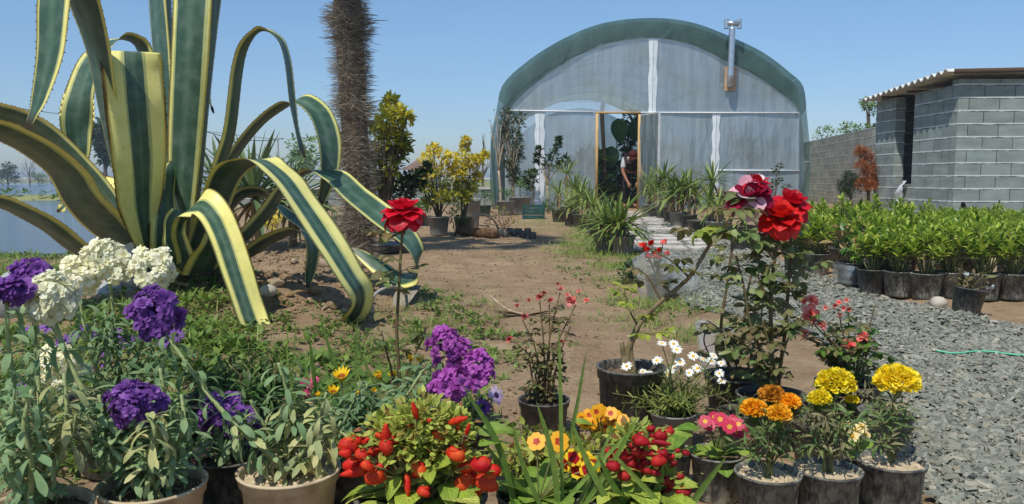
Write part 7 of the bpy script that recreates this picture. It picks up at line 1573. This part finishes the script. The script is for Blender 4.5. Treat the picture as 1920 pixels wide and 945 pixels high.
# tall leaning rose with the wine and blush bloom
rose('old rose in a large black pot, trunk leaning right to a wine and white bloom', (1183, 686, 130, .21, .84),
     [dict(p=[(1176, 668, 0), (1184, 640, 0), (1196, 612, 0)], r=(.012, .009)), dict(o=(.012, 0, 0), p=[(1182, 650, 0), (1202, 604, -.01), (1240, 565, -.03), (1292, 520, -.06), (1330, 460, -.08), (1372, 400, -.1)], r=(.0085, .0045)), dict(o=(-.015, 0, 0), p=[(1168, 660, 0), (1166, 640, 0)], r=(.009, .006))],
     [dict(p=[(1372, 400, -.1), (1392, 385, -.1), (1404, 372, -.1)], r=(.005, .003), n=4, L=.045), dict(p=[(1330, 460, -.08), (1310, 440, -.08), (1290, 425, -.08)], r=(.004, .002), n=4, L=.042, t0=.4), dict(p=[(1292, 520, -.06), (1260, 490, -.06), (1225, 470, -.05)], r=(.0035, .002), n=3, m=1, t0=.3), dict(p=[(1196, 612, 0), (1180, 580, 0), (1170, 540, 0)], r=(.003, .0015), n=5, L=.03, m=2), dict(p=[(1190, 620, 0), (1215, 625, -.02), (1232, 630, -.03)], r=(.003, .0015), n=3, L=.03, m=2, t0=.5), dict(p=[(1240, 565, -.03), (1215, 520, -.03), (1190, 500, -.02)], r=(.003, .0015), n=5, m=1), dict(p=[(1350, 430, -.09), (1380, 430, -.1), (1400, 450, -.1)], r=(.004, .002), n=5, L=.045), dict(p=[(1372, 400, -.1), (1350, 390, -.1), (1330, 400, -.1)], r=(.003, .002), n=2, L=.045)],
     [(1407, 356, -.1, 50, MAG, (-.15, -.6, .8), 22, 1.25, MAGW), (1420, 336, -.07, 34, CRI, (.2, -.3, 1), 18, .85, MAGW)], 161, BLK, (RSL, RSLB, RSLY), SOIL)
# the tall scarlet rose
rose('tall leafy rose with one scarlet and one crimson bloom in a wide black pot', (1447, 738, 132, .15, .8), [],
     [dict(o=(0, 0, -.01), p=[(1447, 660, 0), (1445, 570, 0), (1452, 490, 0), (1463, 425, 0)], r=(.0075, .004), n=22, t0=.1, t1=.95), dict(o=(.01, .01, -.01), p=[(1470, 640, .05), (1478, 540, .06), (1483, 450, .06), (1488, 395, .06)], r=(.006, .004), n=18, t0=.1, t1=.92), dict(o=(-.012, 0, -.01), p=[(1425, 660, .0), (1405, 600, 0), (1395, 540, 0), (1380, 480, 0)], r=(.005, .003), n=16), dict(o=(-.02, .01, -.01), p=[(1420, 690, .0), (1400, 650, 0), (1370, 630, -.02)], r=(.004, .002), n=9), dict(o=(.02, 0, -.01), p=[(1465, 680, -.02), (1480, 630, -.03), (1505, 590, -.03)], r=(.004, .002), n=10), dict(p=[(1445, 570, 0), (1425, 530, -.02), (1420, 500, -.02)], r=(.003, .002), n=6), dict(o=(.01, -.01, -.01), p=[(1452, 690, -.03), (1440, 640, -.04), (1430, 600, -.04)], r=(.004, .002), n=10, m=1), dict(p=[(1452, 490, 0), (1430, 455, .0), (1412, 440, 0)], r=(.003, .002), n=6, L=.04), dict(p=[(1478, 540, .06), (1500, 510, .06), (1510, 500, .06)], r=(.003, .002), n=6)],
     [(1465, 396, -.02, 47, SCA, (-.1, -.4, .9), 46, 1.15), (1487, 374, .06, 42, CRI, (.1, -.35, .9), 36, 1.05, MAGW if False else None)], 162, BLK, (RSL, RSLB), SOILD, [(1432, 505, 0, 13, SCA)])
rose('rose with several bare dark stems in a black pot behind the white daisies', (1385, 702, 128, .15, .8), [],
     [dict(o=(-.01, 0, -.01), p=[(1352, 630, 0), (1362, 540, 0), (1372, 470, 0), (1386, 420, 0)], r=(.0055, .003), n=14, t0=.2), dict(o=(0, 0, -.01), p=[(1392, 640, .02), (1400, 560, .03), (1412, 500, .03)], r=(.005, .003), n=14), dict(o=(.01, 0, -.01), p=[(1372, 660, 0), (1350, 620, 0), (1325, 600, 0)], r=(.004, .002), n=6, m=1), dict(o=(.02, 0, -.01), p=[(1410, 660, .0), (1425, 610, .02), (1430, 560, .02)], r=(.004, .002), n=10), dict(o=(-.02, 0, -.01), p=[(1340, 680, -.02), (1320, 640, -.03), (1330, 610, -.03)], r=(.003, .002), n=6, m=1)], [], 163, BLK, (RSL, RSLB), SOIL)
# coral roses
rose('bushy coral pink rose in a dark pot behind the yellow marigolds', (1590, 716, 120, .15, .8), [],
     [dict(o=(r_, 0, -.01), p=[(px + dx, 660, dy), (px2, py2 + 12, dy)], r=(.0035, .0018), n=8, L=.028, reach=.05) for r_, px, dx, px2, py2, dy in ((-.03, 1570, -5, 1520, 570, 0), (-.02, 1575, -8, 1522, 590, -.02), (-.01, 1580, -6, 1543, 612, -.04), (0, 1590, -4, 1572, 570, .03), (.0, 1592, 0, 1590, 560, .03), (.01, 1600, 4, 1597, 645, -.03), (.02, 1605, 6, 1624, 628, 0), (.02, 1610, 10, 1640, 560, .05), (-.03, 1560, -10, 1508, 620, .02), (.03, 1615, 12, 1640, 660, .02), (0, 1590, 0, 1570, 640, -.03), (-.01, 1580, 0, 1560, 600, 0))] ,
     [(1523, 560, 0, 15, COR, (-.2, -.5, .9), 16, .9), (1521, 586, -.02, 20, COR, (-.1, -.9, .4), 20, 1.0), (1541, 606, -.04, 13, COR, (.2, -.3, 1), 16, 1.0), (1620, 627, 0, 16, COR, (.2, -.2, 1), 18, 1.05), (1596, 646, -.03, 17, COR, (.2, -.8, .5), 18, 1.0), (1509, 622, .02, 12, COR, (-.2, -.5, .9), 14, .8), (1508, 562, .01, 11, COR, (-.2, -.5, .9), 14, .8), (1548, 575, .02, 8, COR, (0, -.3, 1), 12, .8)], 164, BLK, (RSL, leafmat('mid_leaf', []), RSLB), SOILD,
     [(1573, 566, .03, 9, COR), (1587, 562, .03, 9, COR), (1565, 573, .03, 8, DRYR), (1582, 577, .03, 9, COR), (1575, 590, .02, 7, DRYR), (1592, 580, .03, 7, DRYR)], L=.026)
# withered little rose on the path
rose('half withered rose with small dried pink blooms in a low black pot on the path', (1020, 748, 98, .12, .8), [],
     [dict(o=(o_, 0, -.01), p=[(a, b, 0), (c, d_, e_)], r=(.0035, .0015), n=n_, L=.019, reach=.035, t1=.85) for o_, a, b, c, d_, e_, n_ in ((-.02, 1000, 680, 965, 640, 0, 9), (-.01, 1005, 660, 980, 600, 0, 8), (0, 1020, 660, 1012, 565, 0, 9), (0, 1030, 640, 1050, 548, .02, 9), (.01, 1040, 660, 1080, 570, 0, 10), (.01, 1030, 650, 1030, 570, .02, 10), (.02, 1045, 680, 1070, 610, 0, 9), (-.02, 995, 690, 985, 650, -.02, 9), (0, 1015, 690, 1000, 660, -.02, 8), (.015, 1040, 700, 1060, 660, -.02, 7))], [(1072, 562, 0, 14, COR, (.1, -.6, .8), 14, 1.0)], 165, BLK, (leafmat('dull_rose_leaf', [srgb(84, 88, 56), srgb(64, 68, 44), srgb(112, 96, 66), srgb(104, 112, 66)], .6, .2), RSLB), SOILD,
     [(1012, 556, 0, 11, DRYR), (1052, 540, .02, 8, COR), (1085, 545, .02, 7, COR), (1100, 562, 0, 9, COR), (1032, 562, .02, 9, DRYR), (1064, 552, 0, 8, COR), (1020, 549, 0, 9, DRYR), (984, 592, 0, 11, DRYR), (955, 635, 0, 11, DRYR), (1053, 640, 0, 8, DRYR), (992, 562, 0, 7, DRYR), (970, 572, 0, 7, DRYR), (1046, 532, 0, 6, DRYR)], L=.019)
# empty-looking pots between the roses
for i, (px, py, w_, h, lb, m_) in enumerate([(1608, 752, 96, .12, 'black pot of dry twigs behind the middle marigold', BLK), (1662, 770, 100, .14, 'dark pot of short green shoots behind the broad yellow marigold', BLKD), (1530, 790, 90, .12, 'black pot of wilted leaves between the orange and yellow marigolds', BLK), (1390, 770, 90, .12, 'black pot with low leaves behind the pink primrose', BLK)]):
    t, s, loc, d = gpot('potted_plant', lb, 'potted plant', px, py, w_, h, m_, SOILD, None, 170 + i); r = np.random.RandomState(170 + i); ml = MB(); ms = MB()
    for _ in range(9):
        e = s + Vector((r.normal(0, .035), r.normal(0, .03), r.uniform(.02, .06))); P = spline([s, s.lerp(e, .5) + Vector((0, 0, .01)), e], 7); tube(ms, P, .002, 4); leafy(ml, P, 7, .035, r, .3, 1, mgT, (0, 1, 2))
    ms.build('stems', BARK, t); ml.build('foliage', MGL if i % 2 else MGD, t)
# red flowering pots in clear sleeves by the path
b = onground(1233, 562); t = thing('potted_geranium', 'red flowered plant wrapped in clear plastic beside the gravel path', 'potted flower', b); s = pot(t, b, .17, .15, BLK, SOILD, seed=3); sleeve(t, b + Vector((0, 0, .005)), .10, .15, .27, 8); r = np.random.RandomState(12); ms = MB(); ml = MB()
for a, bb in ((1212, 468), (1222, 458), (1232, 470), (1243, 455), (1236, 482), (1215, 480), (1252, 478), (1205, 462), (1226, 478)):
    c = pix(a, bb, b.y); P = spline([s, s.lerp(c, .5), c], 7); tube(ms, P, .003, 4); leafy(ml, P, 4, .06, r, .4, .95, smT, (0, 1)); mb = MB(); X = rand_dirs(r, 5, -.2, 1); mb.inst(FLO[1], frames(rand_dirs(r, 5), X), np.array(c) + X * .014, np.full(5, .018)); mb.build('flower', SCA if a < 1240 else COR, t)
ms.build('stems', RST, t); ml.build('foliage', leafmat('mid_leaf', []), t)
for (px, py, r0, h, seed, lb) in ((1283, 552, .10, .2, 9, 'empty crumpled clear plastic bag leaning beside the red flowered plant'), (1340, 690, .07, .16, 10, 'piece of clear plastic film standing among the rose stems')):
    b = onground(px, py); o = sleeve(None, b + Vector((0, 0, .004)), r0 * .7, r0, h, seed, 'plastic_bag'); tag(o, lb, 'plastic bag')
pxshrub('weed_clump', 'dark leafy weed clump on the grass left of the red flowered plant', 'plant', 1183, 5.6, [(1178, 505, 14), (1190, 515, 14), (1172, 520, 12), (1192, 500, 10)], 26, OV2, .05, leafmat('olive_leaf', []), BARK, 39, None, 3, .006)

# ================================================================== grass and weeds
GRS = leafmat('grass_blade', [srgb(92, 126, 46), srgb(122, 152, 62), srgb(148, 170, 84), srgb(104, 134, 52), srgb(170, 164, 96)], .5, .3)
WED = leafmat('weed_leaf', [srgb(74, 104, 40), srgb(102, 130, 54), srgb(128, 150, 68), srgb(86, 110, 48)], .5, .3)
blT = [leaf(.045, 5, .2, c, 'sword', 3) for c in (.3, .8, 1.3)]
def in_clump(x, y, seed, sc, th):
    r = np.random.RandomState(seed); ph = r.uniform(0, 6, 8); v = sum(np.sin(x * sc * (1 + .7 * k) + ph[k] + 1.3 * math.cos(k * 2) * y * sc) * np.cos(y * sc * (1 + .6 * k) + ph[k + 4]) / (1 + .4 * k) for k in range(4)); return v > th
def grass(mb, P, n, L, r, th=-9, sc=3, bias=0):
    xy = scatter_poly(P, n, r, bias); xy = xy + r.normal(0, .12, xy.shape) * np.minimum(1, xy[:, 1:] / 3); k = in_clump(xy[:, 0], xy[:, 1], 5, sc, th); xy = xy[k]; n = len(xy); a = r.uniform(0, 6.28, n); D = nrm(np.stack([np.cos(a), np.sin(a), r.uniform(.5, 2.6, n)], 1)); T = np.column_stack([xy, gz(xy[:, 0], xy[:, 1]) - .004])
    for j in range(3): q_ = np.arange(n) % 3 == j; mb.inst(blT[j], frames(D[q_], np.tile(LV, (q_.sum(), 1))), T[q_], L * r.uniform(.5, 1.3, q_.sum()))
def weeds(mb, P, n, L, r, th=-9, sc=3, k_=7):
    xy = scatter_poly(P, n, r); xy = xy + r.normal(0, .11, xy.shape) * np.minimum(1, xy[:, 1:] / 3); q_ = in_clump(xy[:, 0], xy[:, 1], 9, sc, th - .25) & (in_clump(xy[:, 0], xy[:, 1], 9, sc, th + .15) | (r.uniform(0, 1, n) < .4)); xy = xy[q_]
    for x, y in xy:
        z = float(gz(x, y)); m_ = k_; a = r.uniform(0, 6.28, m_); D = nrm(np.stack([np.cos(a), np.sin(a), r.uniform(.2, 1.5, m_)], 1)); S = L * r.uniform(.5, 1.3, m_); mb.inst(smT[r.randint(2)] if r.uniform() < .6 else gzT[r.randint(3)], frames(D, np.tile(LV, (m_, 1))), np.tile([x, y, z], (m_, 1)) + D * np.array([1, 1, .8]) * L * r.uniform(.1, 1.0, (m_, 1)), S)
r = np.random.RandomState(31); mg = MB(); mw = MB()
grass(mg, gpoly([(1035, 470), (1110, 415), (1150, 430), (1195, 480), (1205, 520), (1120, 500), (1050, 490)]), 10000, .075, r, -.5, 2.5)
grass(mg, gpoly([(1150, 500), (1200, 490), (1300, 560), (1400, 610), (1390, 660), (1250, 640), (1140, 590)]), 6500, .07, r, -.3, 3)
grass(mg, gpoly([(960, 420), (1060, 405), (1100, 415), (1020, 440)]), 2600, .06, r, -.2, 2)
grass(mg, gpoly([(330, 620), (470, 600), (620, 650), (860, 640), (960, 700), (900, 780), (600, 780), (330, 760)]), 4200, .055, r, .1, 7)
grass(mg, gpoly([(760, 600), (860, 570), (930, 640), (900, 690), (780, 680)]), 3200, .055, r, -.1, 7)
grass(mg, gpoly([(0, 545), (0, 480), (130, 470), (240, 480), (240, 560)]), 3000, .10, r, -.6, 3)
grass(mg, gpoly([(480, 470), (900, 440), (960, 480), (850, 560), (700, 520)]), 900, .04, r, .6, 6)
grass(mg, gpoly([(880, 480), (1060, 470), (1150, 620), (1080, 700), (920, 620)]), 1200, .035, r, .6, 7)
grass(mg, gpoly([(640, 440), (860, 425), (960, 445), (980, 460), (700, 470)]), 700, .05, r, .3, 5)
weeds(mw, gpoly([(320, 560), (420, 540), (470, 600), (640, 640), (880, 600), (930, 660), (890, 760), (580, 760), (330, 760)]), 1700, .028, r, -.05, 7)
weeds(mw, gpoly([(0, 545), (0, 475), (140, 465), (260, 480), (240, 560)]), 700, .05, r, -.8, 3)
weeds(mw, gpoly([(0, 640), (330, 610), (560, 690), (900, 760), (940, 860), (0, 900)]), 900, .05, r, -.7, 6)
grass(mg, gpoly([(0, 640), (330, 610), (560, 690), (560, 860), (0, 900)]), 2500, .08, r, -.5, 5)
weeds(mw, gpoly([(330, 600), (420, 570), (470, 640), (450, 700), (330, 700)]), 260, .03, r)
weeds(mw, gpoly([(760, 560), (850, 560), (930, 640), (880, 690), (780, 660)]), 420, .028, r, .15, 9)
weeds(mw, gpoly([(880, 470), (1060, 450), (1200, 560), (1140, 660), (920, 620)]), 160, .018, r, .5, 7)
weeds(mw, gpoly([(1040, 480), (1150, 440), (1300, 560), (1250, 620), (1130, 560)]), 420, .03, r, .0, 4)
weeds(mw, gpoly([(-600, 380), (-600, 362), (420, 362), (420, 368)]), 500, .25, r)
struct(mg.build('grass', GRS), 'short grass growing in tufts over the bare earth', 'grass', 'stuff')
struct(mw.build('weeds', WED), 'low leafy weeds spread over the soil between pots and agave', 'weeds', 'stuff')
# tall grass tufts among the front pots
def tuft(label, blades, Y, seed, w_=.016):
    b0 = blades[0]; p = gnd(b0[0][0], 945, 0); t = None; r = np.random.RandomState(seed); mb = MB()
    for (bx, by), (tx, ty), bend, wd in blades:
        y = Y + r.uniform(-.05, .05); e = pix(tx, ty, y - .02); b = pix(bx, by, y); dirn = (b - e); g = b + dirn * (max(0, b.z) / max(.02, -dirn.z)) * .9 if b.z > .01 and dirn.z < 0 else b; g.z = max(g.z, .0) if b.z > .01 else 0.0; m_ = g.lerp(e, .55) + Vector((bend * .02, 0, .02)); C = spline([g, m_, e], 14); tg = tangents(C); wv = nrm(np.cross(tg, np.tile([r.normal(0, .3), -1., .25], (14, 1)))); ww = wd * np.interp(np.linspace(0, 1, 14), [0, .2, .55, .85, 1], [.6, .9, 1, .6, .03]); nn = np.cross(wv, tg)
        V = []
        for i in range(14): V += [C[i] - wv[i] * ww[i] / 2 + nn[i] * ww[i] * .18, C[i], C[i] + wv[i] * ww[i] / 2 + nn[i] * ww[i] * .18]
        mb.add(V, [(3 * i + j, 3 * i + j + 1, 3 * i + j + 4, 3 * i + j + 3) for i in range(13) for j in range(2)])
    o = mb.build('grass_tuft', leafmat('tall_grass', [srgb(110, 142, 62), srgb(134, 160, 78), srgb(96, 130, 56), srgb(150, 170, 92)], .45, .35)); tag(o, label, 'grass tuft', 'tall grass tufts among the front pots'); return o
tuft('tall grass blades rising in front of the lime leaved primrose at the bottom', [((949, 945), (868, 722), 1, .013), ((1034, 925), (1006, 752), .5, .012), ((1052, 800), (1048, 598), 0, .008), ((1005, 945), (900, 820), -1, .012), ((1085, 945), (1150, 800), .5, .009), ((1070, 790), (1100, 655), .5, .008), ((1020, 940), (960, 790), -1, .01)], 1.5, 1)
tuft('arching grass blades crossing in front of the dark red slipper flowers', [((1140, 925), (1070, 785), -1, .012), ((1120, 900), (1196, 780), 1, .01), ((1180, 945), (1120, 850), -1, .012), ((1220, 945), (1245, 870), .5, .014), ((1300, 945), (1362, 855), .4, .014), ((1060, 945), (1200, 790), .6, .009), ((1240, 945), (1140, 840), -1, .011), ((1100, 945), (1090, 900), 0, .012), ((1190, 945), (1195, 865), 0, .009)], 1.48, 2)
tuft('long grass blades bending among the gazanias', [((590, 720), (580, 628), 0, .013), ((640, 690), (598, 588), -1, .01), ((668, 690), (670, 600), 0, .009), ((672, 690), (722, 640), 1, .008), ((690, 680), (660, 620), -1, .008), ((560, 740), (540, 600), -1, .006), ((545, 700), (555, 590), .4, .006)], 2.1, 3)

# dry leaf litter on the bare earth and the gravel
mb = MB(); r = np.random.RandomState(77)
for P, n, L0 in ((gpoly([(560, 500), (700, 450), (1080, 430), (1250, 600), (1120, 830), (700, 800)]), 420, .022), (GP, 160, .02), (gpoly([(330, 520), (700, 500), (720, 640), (400, 660)]), 200, .03), (gpoly([(600, 760), (1750, 760), (1800, 1000), (600, 1000)]), 260, .016)):
    xy = scatter_poly(P, n, r); T = np.column_stack([xy, gz(xy[:, 0], xy[:, 1]) + .012]); mb.inst(leaf(.45, 5, .35, .9, 'ovate', 3, .03, 2), rots(r, n, .5), T, L0 * r.uniform(.4, 1.5, n))
struct(mb.build('leaf_litter', leafmat('litter', [srgb(150, 122, 84), srgb(112, 90, 64), srgb(178, 156, 116), srgb(94, 78, 58), srgb(128, 120, 72)], .85, .15)), 'dry leaf crumbs scattered over the earth path and gravel', 'leaf litter', 'stuff')

# ================================================================== air
mb = MB(); box(mb, (-4200, -200, -3), (4200, 5600, 9)); hz_ = mb.build('haze', [], smooth=False)
m, nt, out = newmat('haze_air'); v = nt.nodes.new('ShaderNodeVolumePrincipled'); v.inputs['Color'].default_value = (.80, .88, .96, 1); v.inputs['Density'].default_value = .0016; v.inputs['Anisotropy'].default_value = .3
nt.links.new(v.outputs[0], out.inputs['Volume']); hz_.data.materials.append(m)
struct(hz_, 'thin pale haze over the fields and far trees', 'haze', 'stuff')
